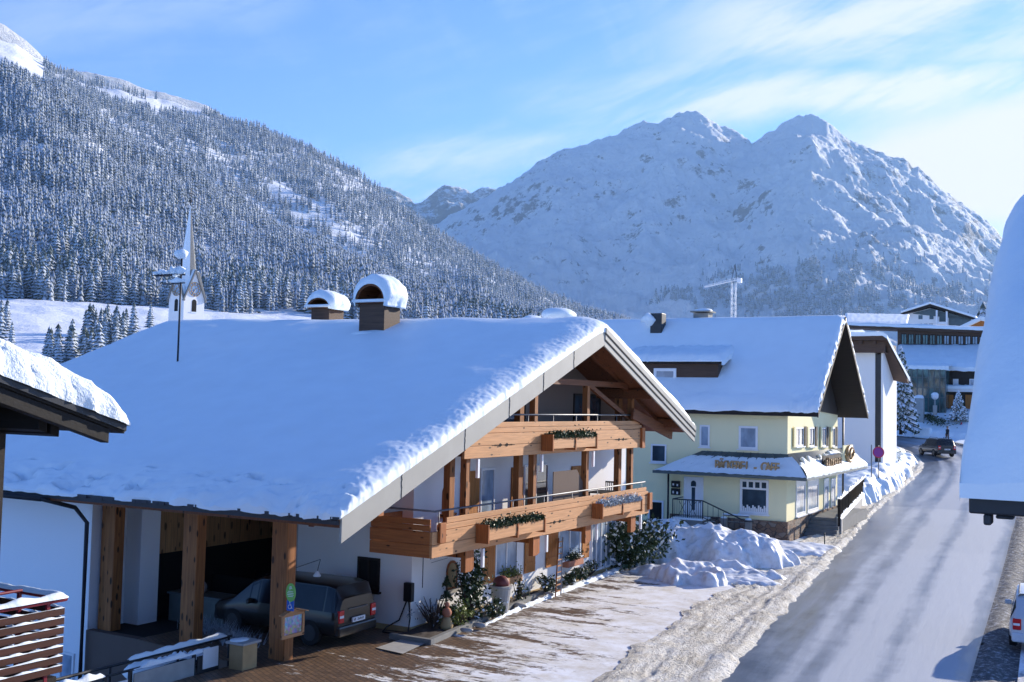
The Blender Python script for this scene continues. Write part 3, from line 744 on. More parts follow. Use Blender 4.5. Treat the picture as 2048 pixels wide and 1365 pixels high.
window(ch, 'x', XW, 28.3, 29.5, 5.3, 7.0, mull=1, sill=False, glass='glass_blue', name='glazed_door'); shutter(29.7, 30.6, 5.3, 7.3)
window(ch, 'x', XW, 31.0, 32.4, 5.3, 7.4, mull=1, sill=False, frame='darkwood', name='glazed_door'); window(ch, 'x', XW, 36.2, 38.6, 5.3, 7.0, mull=1, frame='darkwood', sill=False, name='glazed_door')
# arched niche windows
def arch_pts(y, z, w, h, n=10):
    p = [(y-w/2, z), (y+w/2, z)]; 
    for i in range(n+1): a = math.pi*i/n; p.append((y+w/2*math.cos(a), z+h-w/2+w/2*math.sin(a)))
    return p
for (y, z, w_, h, gm) in ((27.55, 3.25, .5, .85, 'glass_blue'), (27.95, .95, .62, .85, 'ochre')):
    c = WB('x', XW); c.wprism(arch_pts(y, z, w_, h), 0, .03); o = c.build('arched_window', 'larch_z', ch)
    c = WB('x', XW); c.wprism(arch_pts(y-.03, z+.06, w_*.72, h*.84), .031, .04); c.build('pane', gm, o)
    c = WB('x', XW); c.wb(y-w_/2-.1, y+w_/2+.1, 0, .16, z-.09, z-.003); c.build('sill', 'concrete' if gm == 'ochre' else 'larch_x', o)
# awning on the balcony, window on the carport wall
c = MB(); c.prism([(XB-.25, 32.0, 2.7), (XB-.25, 35.6, 2.7), (XB-.25, 33.8, 4.35), (XB-.25, 32.0, 4.35)], (-.03, 0, 0)); c.build('windbreak_sheet', 'brownwall', BL)
c = window(ch, 'y', YS, -19.3, -18.5, 1.05, 2.0, glass='interior', frame='darkwood', mull=1)
# faint lettering and wall fittings
def text_mesh(txt, size, ext, name, mat, parent=None, matrix=None, bev=0.0, align='CENTER'):
    cu = bpy.data.curves.new(name, 'FONT'); cu.body = txt; cu.size = size; cu.extrude = ext; cu.align_x = align; cu.bevel_depth = bev; cu.resolution_u = 4
    o = bpy.data.objects.new(name, cu); COL.objects.link(o); dg = bpy.context.evaluated_depsgraph_get(); me = bpy.data.meshes.new_from_object(o.evaluated_get(dg)); bpy.data.objects.remove(o)
    me.transform(matrix); 
    if parent is not None: me.transform(Matrix.Translation(-ORG[parent.name]))
    me.materials.clear(); return link_mesh(name, me, mat, parent)
def face_mat(pos, ax, tilt=0.0):
    """text standing on a wall: readable from +x ('x') or from -y ('y')"""
    if ax == 'x': Rm = Matrix(((0, 0, 1), (1, 0, 0), (0, 1, 0))).to_4x4()
    else: Rm = Matrix(((1, 0, 0), (0, 0, -1), (0, 1, 0))).to_4x4()
    return Matrix.Translation(Vector(pos)) @ Rm @ Matrix.Rotation(tilt, 4, 'X')
# annex window + sunken door hood
window(ch, 'y', 20.95, -26.0, -25.4, -1.5, -.7, mull=0, glass='glass_blue')
c = WB('y', 20.95); c.wb(-27.3, -27.2, 0, .05, .0, .12); c.build('wall_lamp', 'steel', ch)
# chimneys with barrel hoods under domes of snow
def chimney(px, py, wpx, ybase_px, k, dz=0.0, hk=1.0):
    d = ray(px, ybase_px); 
    # where the sight line meets the snow surface of the near slope
    t_ = 0
    for i in range(4000):
        t_ = 20+i*.01; p = CAM+d*t_
        if p.z < rt_(p.y)+.4: break
    depth = (p-CAM).dot(fw); w = wpx/F*depth; x, y = p.x, p.y+dz
    z0 = rt_(y)-.1; zb = 6.6+(atan_z(px, py, depth))
    return x, y, z0, w, depth
def atan_z(px, py, depth):
    p = CAM+ray(px, py)*depth; return p.z-6.6
def make_chimney(x, y, z0, w, l, ztop, hr, nm):
    """x,y centre; w along x, l along y; hood arch opens towards -y"""
    c = MB(); c.box(x-w/2, x+w/2, y-l/2, y+l/2, z0, ztop); 
    o = c.build('chimney', 'dormer', ch, bevel=.01)
    c = MB(); c.box(x-w/2-.1, x+w/2+.1, y-l/2-.1, y+l/2+.1, ztop+.001, ztop+.07); n = 18
    def arch(r, z): return [(x+r*math.cos(math.pi*i/n), z+r*math.sin(math.pi*i/n)*hr) for i in range(n+1)]
    ra = w/2+.08; A = arch(ra, ztop+.075); B = arch(ra-.07, ztop+.075)
    ya, yb = y-l/2-.12, y+l/2+.08
    for i in range(n):
        c.hexa([(A[i][0], ya, A[i][1]), (B[i][0], ya, B[i][1]), (B[i][0], yb, B[i][1]), (A[i][0], yb, A[i][1]), (A[i+1][0], ya, A[i+1][1]), (B[i+1][0], ya, B[i+1][1]), (B[i+1][0], yb, B[i+1][1]), (A[i+1][0], yb, A[i+1][1])])
    c.prism([(p[0]*1, yb-.02, p[1]) for p in B], (0, -.05, 0))
    c.build('chimney_hood', 'soffit', o)
    s_ = MB(); rows = []; m_ = 16
    for j in range(m_+1):
        v = j/m_; yy = lerp(ya-.06, yb+.12, v); e = math.sqrt(max(0, 1-(2*v-1)**4)); row = []
        for i in range(-3, n+4):
            a = math.pi*i/n; a = min(max(a, -.28), math.pi+.28)
            T_ = (.10+.26*w*max(0, math.sin(a))**.6)*(.35+.65*e)+.05*fbm(a*2, yy*2, x, 4, 1.2)
            r_ = ra+.012+T_; row.append((x+r_*math.cos(a), yy+.05*fbm(a*2, v*5, 3, 3, 1), ztop+.075+(ra*hr+.012+T_)*math.sin(a)))
        rows.append(row)
    inner = [[(x+(ra+.008)*math.cos(min(max(math.pi*i/n, -.28), math.pi+.28)), yy, ztop+.075+(ra*hr+.008)*math.sin(min(max(math.pi*i/n, -.28), math.pi+.28))) for i in range(-3, n+4)] for yy in (ya-.05, yb+.1)]
    s_.grid(rows); s_.grid([inner[0], rows[0]]); s_.grid([rows[-1], inner[1]])
    s_.box(x-w/2-.14, x+w/2+.14, y-l/2-.3, y-l/2-.121, ztop+.03, ztop+.13)
    s_.build('chimney_snow', 'snow', o, smooth=True)
    b_ = MB(); b_.blob((x, y-l/2-.1, z0+.45), (w*.7, .3, .22), amp=.3, seed=3); b_.build('drift', 'snow', o, smooth=True)
    return o
def seat(px, py, extra=.42):
    d = ray(px, py); t_ = 20
    while True:
        p = CAM+d*t_
        if p.z < rt_(p.y)+extra or p.y > Yr: return p
        t_ += .01
p = seat(722, 672); dep = (p-CAM).dot(fw); w = 1.12; l_ = 1.0
make_chimney(p.x+.45, p.y+.5, rt_(p.y)-.1, w, l_, (CAM+ray(742, 608)*dep).z, .98, 'a')
p = ony(655, 630, Yr+1.2); dep = (p-CAM).dot(fw); make_chimney(p.x, p.y, rt_(p.y)-.1, .92, .95, (CAM+ray(655, 619)*dep).z, .62, 'b')
# antenna mast on the roof with snow caps
d = ray(355, 730); t_ = 20
while True:
    p = CAM+d*t_
    if p.z < rt_(p.y)+.42: break
    t_ += .01
mt = thing('antenna_mast', 'thin rooftop antenna mast capped with snow in front of the church tower', 'antenna', (p.x, p.y, p.z-.4))
ht = (CAM+ray(364, 508)*(p-CAM).dot(fw)).z
c = MB(); c.tube([(p.x, p.y, p.z-.4), (p.x, p.y, ht)], .035, 8); c.build('mast', 'darkmetal', mt, smooth=True)
c = MB(); zc = (CAM+ray(362, 548)*(p-CAM).dot(fw)).z
for k, L in ((0, 1.35), (-.32, 1.0)):
    c.tube([(p.x-L, p.y+.1, zc+k), (p.x+.2, p.y, zc+k)], .025, 6)
for i in range(8): c.tube([(p.x-1.3+i*.17, p.y-.22, zc), (p.x-1.3+i*.17, p.y+.3, zc)], .015, 5)
c.build('aerial', 'darkmetal', mt)
c = MB()
for i in range(9): c.blob((p.x-1.25+i*.16, p.y+.05*(i % 2), zc+.08+.03*(i % 3)), (.13, .16, .07+.09*(i > 4)), 8, 6, amp=.4, seed=i)
c.blob((p.x-.05, p.y, ht+.02), (.25, .25, .17), amp=.2, seed=4); c.blob((p.x-.15, p.y, zc-.22), (.3, .14, .1), amp=.4, seed=8)
c.build('snow_cap', 'snow', mt, smooth=True)

# ------------------------------------------------------------ flower boxes (hang on the balcony)
def flower_box(y0, y1, z, label, leafmat, frost=False):
    x0, x1 = XB+.012, XB+.42
    fb = thing('flower_box', label, 'flower box', (x0+.2, (y0+y1)/2, z), 'flower boxes hung on the balcony fronts')
    yc = (y0+y1)/2
    for a, b in ((y0+.09, yc-.06), (yc+.06, y1-.09)):
        c = MB(); c.box(x0+.03, x1-.02, a, b, z+.05, z+.07); c.box(x1-.05, x1-.02, a, b, z+.07, z+.42); c.box(x0+.03, x0+.06, a, b, z+.07, z+.42)
        c.box(x0+.06, x1-.05, a, b, z+.07, z+.38, 1); c.build('trough', ['larch', 'soil'], fb, bevel=.005)
    for y in (y0, yc-.055, y1-.09):
        c = MB(); c.box(x0, x1+.01, y, y+.085, z-.03, z+.5); c.build('bracket', 'larch_z', fb, bevel=.012)
    c = MB()
    for i in range(2600):
        y = random.uniform(y0+.1, y1-.1); h = abs(random.gauss(0, .085)); c.leaf((random.uniform(x0+.05, x1+.04), y, z+.42+h-.03), random.uniform(.03, .065))
    c.build('greenery', leafmat, fb)
    if frost:
        c = MB()
        for i in range(700): c.leaf((random.uniform(x0+.05, x1+.05), random.uniform(y0+.1, y1-.1), z+.45+abs(random.gauss(0, .09))), random.uniform(.02, .05))
        c.build('frosted_leaves', 'snow', fb)
flower_box(30.55, 34.0, 5.12, 'wooden flower box with dark greenery on the upper balcony front', 'leaf')
flower_box(26.6, 30.2, 2.62, 'wooden flower box with green trailing plants on the lower balcony, nearer one', 'leaf')
flower_box(34.5, 38.2, 2.66, 'wooden flower box with blue-grey frosted leaves at the far end of the lower balcony', 'leaf_frost', True)
# ------------------------------------------------------------ a few things on the upper terrace
tb = thing('terrace_table', 'dark garden table pushed against the lower balcony railing', 'table', (-16.5, 37.1, 2.64))
c = MB(); c.box(-16.9, -16.2, 36.4, 37.7, 3.34, 3.38); c.build('table_top', 'darkwood', tb)
for a in (-16.85, -16.3):
    for b in (36.5, 37.55): c = MB(); c.box(a, a+.05, b, b+.05, 2.64, 3.338); c.build('leg', 'darkwood', tb)
cr = thing('terrace_chair', 'slatted dark chair standing behind the table on the lower balcony', 'chair', (-16.7, 38.05, 2.64))
c = MB(); c.box(-16.95, -16.5, 37.85, 38.25, 3.06, 3.1); c.build('seat', 'darkwood', cr)
c = MB(); c.box(-16.95, -16.5, 38.24, 38.27, 3.62, 3.68)
for i in range(6): c.box(-16.94+i*.08, -16.91+i*.08, 38.24, 38.27, 3.1, 3.62)
c.build('backrest', 'darkwood', cr)
for a in (-16.95, -16.54):
    for b in (37.86, 38.21): c = MB(); c.box(a, a+.04, b, b+.04, 2.64, 3.058); c.build('leg', 'darkwood', cr)
# ------------------------------------------------------------ neighbour house at the left
nb = thing('neighbour_house', 'dark timber house at the left edge with thick roof snow and a red-railed slatted balcony', 'house', (-15, 8.6, 0))
XN = -12.5; A = onx(-60, 728, XN); B = onx(250, 850, XN)
sl_ = (B.z-A.z)/(B.y-A.y); zz = lambda y: B.z+sl_*(y-B.y)
ya, yb = 4.0, B.y
m = MB(); m.hexa([(XN-7, ya, zz(ya)-.13), (XN, ya, zz(ya)-.13), (XN, yb, zz(yb)-.13), (XN-7, yb, zz(yb)-.13), (XN-7, ya, zz(ya)), (XN, ya, zz(ya)), (XN, yb, zz(yb)), (XN-7, yb, zz(yb))])
m.hexa([(XN-.2, ya, zz(ya)-.34), (XN-.03, ya, zz(ya)-.34), (XN-.03, yb-.25, zz(yb-.25)-.34), (XN-.2, yb-.25, zz(yb-.25)-.34), (XN-.2, ya, zz(ya)-.132), (XN-.03, ya, zz(ya)-.132), (XN-.03, yb-.25, zz(yb-.25)-.132), (XN-.2, yb-.25, zz(yb-.25)-.132)])
for yy in (8.9, 9.9, yb-.9): m.hexa([(XN-6, yy, zz(yy)-.42), (XN-.45, yy, zz(yy)-.42), (XN-.45, yy+.14, zz(yy+.14)-.42), (XN-6, yy+.14, zz(yy+.14)-.42), (XN-6, yy, zz(yy)-.131), (XN-.45, yy, zz(yy)-.131), (XN-.45, yy+.14, zz(yy+.14)-.131), (XN-6, yy+.14, zz(yy+.14)-.131)])
nr = m.build('roof', 'blackwood', nb, bevel=.01)
m = MB(); m.hexa([(XN+.001, ya, zz(ya)-.09), (XN+.035, ya, zz(ya)-.09), (XN+.035, yb, zz(yb)-.09), (XN+.001, yb, zz(yb)-.09), (XN+.001, ya, zz(ya)+.02), (XN+.035, ya, zz(ya)+.02), (XN+.035, yb, zz(yb)+.02), (XN+.001, yb, zz(yb)+.02)])
m.tube([(XN-6, yb+.06, zz(yb)-.06), (XN-.1, yb+.06, zz(yb)-.06)], .06, 8); m.build('edge_flashing', 'darkmetal', nr)
rows = []
for i in range(90):
    y = lerp(ya, yb+.03, (i/89)**.7); row = []
    d_ = max(0, yb+.03-y)
    for j in range(46):
        x = XN+.07-6*(j/45)**2; dx_ = XN+.07-x; Rr = .34
        pr = math.sqrt(max(0, 1-(1-min(1, dx_/Rr))**2)); pe = math.sqrt(max(0, 1-(1-min(1, d_/1.1))**2))
        T_ = .50*(.05+.95*pr)*(.12+.88*pe); n_ = fbm(x, y, 7, 5, 2.6)*.05*(1 if dx_ < 1.0 else .3)
        row.append((x+.07*fbm(y, x, 8, 5, 3)*(dx_ < .5), y, zz(y)+.022+T_+n_*min(1, .2+pe)))
    rows.append(row)
m = MB(); m.grid(rows, flip=True); sk = [(r[0][0], r[0][1], zz(r[0][1])+.0) for r in rows]; m.grid([sk, [r[0] for r in rows]]); e0 = rows[-1]; m.grid([[(p[0], p[1], zz(yb)-.02) for p in e0], e0])
m.build('roof_snow', 'snow_edge', nr, smooth=True)
m = MB(); m.box(-20, -14.2, 2, onx(8, 950, -14.2).y, 0, 6.4); m.build('wall', 'darkwood', nb)
# balcony (corner towards the chalet)
Pc = onx(131, 1198, XN); zb_ = onx(131, 1345, XN).z
m = MB(); nB = 7
for i in range(nB):
    z0 = lerp(zb_, Pc.z-.10, i/nB); m.box(XN-.03, XN, 4, Pc.y, z0+.015, z0+.11); m.box(-16, XN-.031, Pc.y-.03, Pc.y, z0+.015, z0+.11)
bo = m.build('balcony', 'redwood', nb, bevel=.006, label='red-brown slatted balcony with snow on every board')
m = MB(); m.tube([(XN, 4, Pc.z+.0), (XN, Pc.y, Pc.z), (-16, Pc.y, Pc.z)], .035, 8); m.tube([(XN-.0, 4, Pc.z+.16), (XN-.25, Pc.y-.5, Pc.z+.16)], .02, 8)
for y in (6.5, 8.0, Pc.y-.25): m.box(XN-.09, XN-.045, y, y+.05, zb_-.1, Pc.z)
for x in (-13.4, -14.6): m.box(x, x+.05, Pc.y-.09, Pc.y-.045, zb_-.1, Pc.z)
m.build('railing', 'redmetal', bo, smooth=False)
m = MB()
def snow_strip(m, a, b, w, h, n=40, amp=.5, seed=0):
    a, b = Vector(a), Vector(b); dr = (b-a); sd_ = dr.cross(Vector((0, 0, 1))).normalized(); rows = []
    for i in range(n+1):
        t = i/n; p = a+dr*t; k = 1+amp*noise.noise(Vector((t*n*.35, seed*1.7, 2.)))*1.8; k = max(.03 if amp > 1 else .12, k)*(1 if 0 < i < n else .3); row = []
        for j in range(7):
            an = math.pi*j/6; row.append(p+sd_*math.cos(an)*w/2*min(1.1, .6+.4*k)+Vector((0, 0, 1))*math.sin(an)*h*k)
        rows.append(row)
    m.grid(rows)
for i in range(nB):
    z0 = lerp(zb_, Pc.z-.10, i/nB)+.11; snow_strip(m, (XN-.012, 4, z0), (XN-.012, Pc.y, z0), .045, .014, 90, 2.0, i); snow_strip(m, (-16, Pc.y-.015, z0), (XN-.03, Pc.y-.015, z0), .04, .012, 60, 2.0, i+9)
snow_strip(m, (XN, 4, Pc.z+.02), (XN, Pc.y+.02, Pc.z+.02), .12, .07, 60, .4, 31); snow_strip(m, (-16, Pc.y, Pc.z+.02), (XN, Pc.y, Pc.z+.02), .11, .06, 40, .4, 32)
m.build('railing_snow', 'snow', bo, smooth=True)
m = MB(); m.box(-16, XN-.05, 4, Pc.y-.05, zb_-.16, zb_-.04); m.build('balcony_floor', 'darkwood', bo)
# ------------------------------------------------------------ snow-laden roof at the right edge
P0 = ony(1932, 990, 6.4); xe = P0.x
nr2 = thing('snowy_side_roof', 'steep roof at the right edge buried in deep blue-shaded snow above a dark eave board', 'roof', (xe+2.5, P0.y, 0))
zt0 = P0.z; slp = .62
yr2 = 9.6; rf = lambda y: zt0+(y-P0.y)*slp if y < yr2 else zt0+(yr2-P0.y)*slp-(y-yr2)*slp
m = MB()
for a, b in ((P0.y, yr2), (yr2, 14)):
    m.hexa([(xe+.05, a, rf(a)-.09), (xe+7, a, rf(a)-.09), (xe+7, b, rf(b)-.09), (xe+.05, b, rf(b)-.09), (xe+.05, a, rf(a)-.02), (xe+7, a, rf(a)-.02), (xe+7, b, rf(b)-.02), (xe+.05, b, rf(b)-.02)])
m.box(xe+.02, xe+7, P0.y-.06, P0.y-.001, zt0-.095, zt0-.0)
m.box(xe+.09, xe+.13, P0.y-.04, P0.y+.1, zt0-.155, zt0-.096); m.box(xe+.15, xe+.24, P0.y-.03, P0.y+.06, zt0-.118, zt0-.096)
m.build('roof', 'darkmetal', nr2, bevel=.01)
m = MB(); m.box(xe+.5, xe+6.5, P0.y+.7, 13.4, 0, zt0-.0); m.build('wall', 'brownwall', nr2)
X = [xe-.02+5.0*(i/40)**2 for i in range(41)]; Y = np.linspace(P0.y-.08, 14, 90); rows = []
for y in Y:
    row = []
    for x in X:
        dx_ = x-X[0]; dy_ = y-Y[0]; pr = math.sqrt(max(0, 1-(1-min(1, dx_/.45))**2)); pe = math.sqrt(max(0, 1-(1-min(1, dy_/.9))**2))
        yy_ = y; dd = abs(y-yr2); rz = zt0+(yr2-P0.y)*slp-slp*(math.sqrt(dd*dd+.5)-.25)
        T_ = .62*(.03+.97*pr)*(.04+.96*pe)+.05*fbm(x, y, 9, 4, 1.3)+.012*math.sin(y*16+4*fbm(x, y, 3, 2, .7))*max(0, 1-dy_/1.6)
        row.append((x-.05*math.sin(min(1, T_)*2), y-.04*(dy_ < .3), rz+max(.01, T_)))
    rows.append(row)
m = MB(); m.grid(rows); m.grid([[(r[0][0], r[0][1], r[0][2]-.10) for r in rows], [r[0] for r in rows]], flip=True); m.grid([[(p[0], p[1], zt0-.01) for p in rows[0]], rows[0]])
m.build('roof_snow', 'snow', nr2, smooth=True)
# ------------------------------------------------------------ bakery house
XK, YK = -14.0, 53.9
bk = thing('bakery_house', 'pale yellow bakery with steep snow roof, stone base and projecting metal canopy', 'house', (-18, 59, 0))
ux = lambda px, py=850: ony(px, py, YK).x
zk = lambda px, py: ony(px, py, YK).z
uy = lambda px, py=870: onx(px, py, XK).y
zx = lambda px, py: onx(px, py, XK).z
YE = 65.3
eN = zk(1500, 822); yN, yF, yRk = 53.1, 65.6, 59.3
apx = onx(1686, 634, -12.4); zR = apx.z; slk = (zR-eN)/(yRk-yN)
rk = lambda y: zR-slk*abs(y-yRk)
m = MB(); m.prism([(XK, YK, 0), (XK, YE, 0), (XK, YE, rk(YE)-.3), (XK, yRk, rk(yRk)-.35), (XK, YK, rk(YK)-.3)], (-19, 0, 0)); m.build('wall', 'yellow', bk)
m = MB(); zp = zk(1560, 1043); m.box(ux(1345), XK+.10, YK-.22, YK-.12, 0, zp); m.box(XK+.0, XK+.10, YK-.12, YE-.0, -.1, zp); m.box(ux(1345), XK, YK-.12, YK, 0, zp); m.build('stone_base', 'stone', bk)
m = MB(); zc = zk(1500, 925); m.box(ux(1345), XK+.0, YK-.10, YK-.001, zp+.001, zc); m.build('ground_floor_front', 'yellow', bk)
m = MB()
XG0, XG1 = -33.0, -12.35
for a, b in ((yN, yRk), (yRk, yF)):
    m.hexa([(XG0, a, rk(a)-.22), (XG1, a, rk(a)-.22), (XG1, b, rk(b)-.22), (XG0, b, rk(b)-.22), (XG0, a, rk(a)), (XG1, a, rk(a)), (XG1, b, rk(b)), (XG0, b, rk(b))])
for i in range(11): x = XK-.6-i*1.4; m.box(x, x+.16, yN+.05, yN+.75, rk(yN+.4)-.46, rk(yN+.4)-.30)
rf_ = m.build('roof', 'darkwood', bk)
snow_roof('roof_snow', rf_, XG0, XG1+.04, yN-.1, yF+.1, yRk, zR, slk, T=.36, nx=120, ny=110, Rr=.4, seed=11.3, eave_amp=.10, rake_amp=.10, lump=.02)
m = MB(); m.prism([(XK+.10, YK+.15, rk(YK)-.32), (XK+.10, YE-.15, rk(YE)-.32), (XK+.10, yRk, rk(yRk)-.3)], (-.08, 0, 0)); m.build('gable_boards', 'gablewood', bk)
m = MB()
for a, b in ((yN, yRk), (yRk, yF)): m.hexa([(XG1+.001, a, rk(a)-.25), (XG1+.05, a, rk(a)-.25), (XG1+.05, b, rk(b)-.25), (XG1+.001, b, rk(b)-.25), (XG1+.001, a, rk(a)+.03), (XG1+.05, a, rk(a)+.03), (XG1+.05, b, rk(b)+.03), (XG1+.001, b, rk(b)+.03)])
m.build('barge_board', 'gablewood', rf_)
# dormer
dz = 1.1; yd = yN+1.55; xr_, xl_ = ony(1436, 740, yd).x, ony(1250, 740, yd).x
z_t, z_b = ony(1400, 728, yd).z, ony(1400, 765, yd).z
m = MB(); m.box(xl_, xr_, yd, yd+3.0, z_b-.3, z_t); do = m.build('dormer', 'dormer', bk)
m = MB(); m.hexa([(xl_-.2, yd-.3, z_t+.001), (xr_+.25, yd-.3, z_t+.001), (xr_+.25, yd+3.4, z_t+.9), (xl_-.2, yd+3.4, z_t+.9), (xl_-.2, yd-.3, z_t+.13), (xr_+.25, yd-.3, z_t+.13), (xr_+.25, yd+3.4, z_t+1.05), (xl_-.2, yd+3.4, z_t+1.05)]); m.build('dormer_roof', 'darkwood', do)
rows = []
for i in range(24):
    v = i/23; rows.append([(lerp(xl_-.3, xr_+.3, j/60)+.05*fbm(v, j, 1), yd-.38+3.7*v, z_t+.12+.95*v+.02+.30*math.sqrt(max(0, 1-(1-min(1, min(v*7, j/3, (60-j)/3)))**2))+.07*fbm(j*.3, v*3, 4)) for j in range(61)])
m = MB(); m.grid(rows); m.grid([[(p[0], p[1], z_t+.1) for p in rows[0]], rows[0]]); m.grid([[(r[-1][0], r[-1][1], r[-1][2]-.25) for r in rows], [r[-1] for r in rows]]); m.build('dormer_snow', 'snow', do, smooth=True)
window(do, 'y', yd, ony(1308, 740, yd).x, ony(1353, 740, yd).x, ony(1330, 764, yd).z, ony(1330, 737, yd).z, mull=0, glass='glass_blue', sill=False, fw_=.16)
# roof openings along the ridge
c0 = ony(1317, 640, yRk-1.1); m = MB(); m.box(c0.x-.35, c0.x+.35, yRk-1.5, yRk-.8, rk(yRk-1.2)-.1, zR+.30); ck = m.build('chimney', 'darkmetal', bk, bevel=.02)
m = MB(); m.blob((c0.x-.45, yRk-1.35, zR-.05), (.45, .5, .35), amp=.3, seed=5); m.build('chimney_snow', 'snow', ck, smooth=True)
c1 = ony(1406, 628, yRk+1.2); m = MB(); m.box(c1.x-.45, c1.x+.45, yRk+.8, yRk+1.6, rk(yRk+1)-.1, c1.z+.0); m.box(c1.x-.6, c1.x+.6, yRk+.65, yRk+1.75, c1.z+.06, c1.z+.14); ck = m.build('chimney', 'concrete_dark', bk)
m = MB(); m.blob((c1.x, yRk+1.2, c1.z+.14), (.6, .5, .16), amp=.15, half=True, seed=6); m.build('chimney_snow', 'snow', ck, smooth=True)
# windows: camera-facing wall
def kwin(x0, x1, ya, yb, **kw): return window(bk, 'y', kw.pop('pl', YK), ux(x0), ux(x1), zk(x0, yb), zk(x0, ya), **kw)
kwin(1303, 1334, 888, 925, mull=0, fw_=.09); kwin(1400, 1420, 850, 894, mull=0, glass='glass_blue', fw_=.09); kwin(1478, 1516, 852, 898, mull=0, glass='glass_blue', fw_=.11)
kwin(1299, 1330, 1000, 1042, mull=0, glass='interior', fw_=.1)
o = kwin(1483, 1540, 958, 1026, mull=0, pl=YK-.10, trans=zk(1500, 977), fw_=.12, depth=.07)
m = WB('y', YK-.1); 
for px in (1498, 1511, 1524): m.wb(ux(px)-.05, ux(px)+.05, .01, .065, zk(1500, 977), zk(1500, 962))
m.build('glazing_bar', 'whitepaint', o)
m = WB('y', YK-.1)
for i in range(14): u = lerp(ux(1487), ux(1536), i/13); m.wb(u-.05, u+.03, .026, .04, zk(1500, 1024), zk(1500, 1010+3*(i % 3)))
m.build('half_curtain', 'whitepaint', o)
# white door
m = WB('y', YK-.1); m.wb(ux(1371), ux(1410), 0, .05, zk(1390, 1040), zk(1390, 954)); dr_ = m.build('door', 'whitepaint', bk, bevel=.01)
m = WB('y', YK-.1); m.wb(ux(1387), ux(1394), .051, .058, zk(1390, 1020), zk(1390, 975)); m.wprism(arch_pts(ux(1390.5), zk(1390, 973), .28, .3, 12), .051, .058); m.build('door_glass', 'glass', dr_)
m = WB('y', YK-.1); m.wb(ux(1403), ux(1405), .05, .11, zk(1390, 1005), zk(1390, 1001)); m.build('handle', 'steel', dr_)
m = MB(); x_ = ux(1343); m.tube([(x_, YK-.35, zk(1343, 943)), (x_, YK-.35, .2)], .055, 8); x_ = XK+.16; m.build('downpipe', 'darkmetal', bk, smooth=True); m = MB(); m.tube([(x_, uy(1681, 840), rk(YE)-.4), (x_, uy(1681, 840), .4)], .06, 8); m.build('downpipe', 'darkmetal', bk, smooth=True)
# side wall windows with leaves
for (a, b) in ((1586, 1609), (1613, 1631), (1639, 1654), (1659, 1672)):
    y0_, y1_ = uy(a+3), uy(b-3); z0_, z1_ = zx(a, 894), zx(a, 856)
    window(bk, 'x', XK, y0_, y1_, z0_, z1_, mull=1, glass='glass', frame='whitepaint')
    for (p, q) in ((y0_-.42, y0_-.04), (y1_+.04, y1_+.42)):
        w_ = WB('x', XK); w_.wb(p, q, .06, .10, z0_-.03, z1_+.05); w_.build('shutter', 'yellow' if p < y0_ else 'gablewood', bk)
for (a, b) in ((1591, 1610), (1614, 1636), (1647, 1656), (1661, 1670)):
    y0_, y1_ = uy(a, 990), uy(b, 990); o = window(bk, 'x', XK, y0_, y1_, zp+.12 if a < 1640 else zp-.3, zx(a, 958), mull=0, glass='glass_blue', fw_=.14)
    w_ = WB('x', XK); w_.wb(y0_+.1, y1_-.1, .03, .04, zx(a, 975), zx(a, 960)); w_.build('half_curtain', 'whitepaint', o)
# canopy: hipped strip round the corner
zo, zi = zk(1480, 947), zk(1480, 905); dpt = 1.25; xlo, xli = ux(1335), ux(1405)
CP = [(xlo-.2, YK-.1-dpt, zo), (XK+dpt, YK-.1-dpt, zo), (XK+dpt, YE+2.3, zo), (xli, YK-.002, zi), (XK+.002, YK-.002, zi), (XK+.002, YE+1.8, zi)]
m = MB(); 
def slab(m, a, b, c, d, th, mi=0):
    m.hexa([Vector(a)-Vector((0, 0, th)), Vector(b)-Vector((0, 0, th)), Vector(c)-Vector((0, 0, th)), Vector(d)-Vector((0, 0, th)), a, b, c, d], mi)
slab(m, CP[0], CP[1], CP[4], CP[3], .10); slab(m, CP[1], CP[2], CP[5], CP[4], .10); m.add([CP[0], CP[3], (xlo-.2, YK, zo)], [(0, 2, 1)])
m.box(xlo-.25, XK+dpt+.05, YK-.16-dpt, YK-.1-dpt-.002, zo-.13, zo+.02); m.box(XK+dpt+.002, XK+dpt+.06, YK-.1-dpt, YE+2.3, zo-.13, zo+.02)
cn_ = m.build('canopy', 'greenmetal', bk)
def cpt(side, u, v, off):   # u along, v 0 eave .. 1 wall
    if side == 0: a = Vector(CP[0]).lerp(Vector(CP[1]), u); b = Vector(CP[3]).lerp(Vector(CP[4]), u)
    else: a = Vector(CP[1]).lerp(Vector(CP[2]), u); b = Vector(CP[4]).lerp(Vector(CP[5]), u)
    p = a.lerp(b, v); p.z += off; return p
m = MB()
for i in range(1, 12): m.bar(cpt(0, i/12, .02, .02), cpt(0, i/12, .98, .02), .04, .05)
m.build('standing_seam', 'greenmetal', cn_)
m = MB()
for i in range(56): m.bar(cpt(1, .01+i*.0175, .03, .025), cpt(1, .01+i*.0175, .985, .025), .10, .05)
m.build('ribbed_sheet', 'zinc', cn_)
m = MB()
rows = []
for j in range(14):
    v = j/13*.80-.03; rows.append([cpt(0, i/90, v, .02+.05*math.sqrt(max(0, min(1, min(i/3, (14-1-j)/3, 1)))))+Vector((0, -.02*(j == 0), .03*fbm(i*.2, v*4, 2)+max(0, (i-66)/24)**2*.14*math.sin(min(1, j/6)*1.57))) for i in range(91)])
m.grid(rows)
rows = []
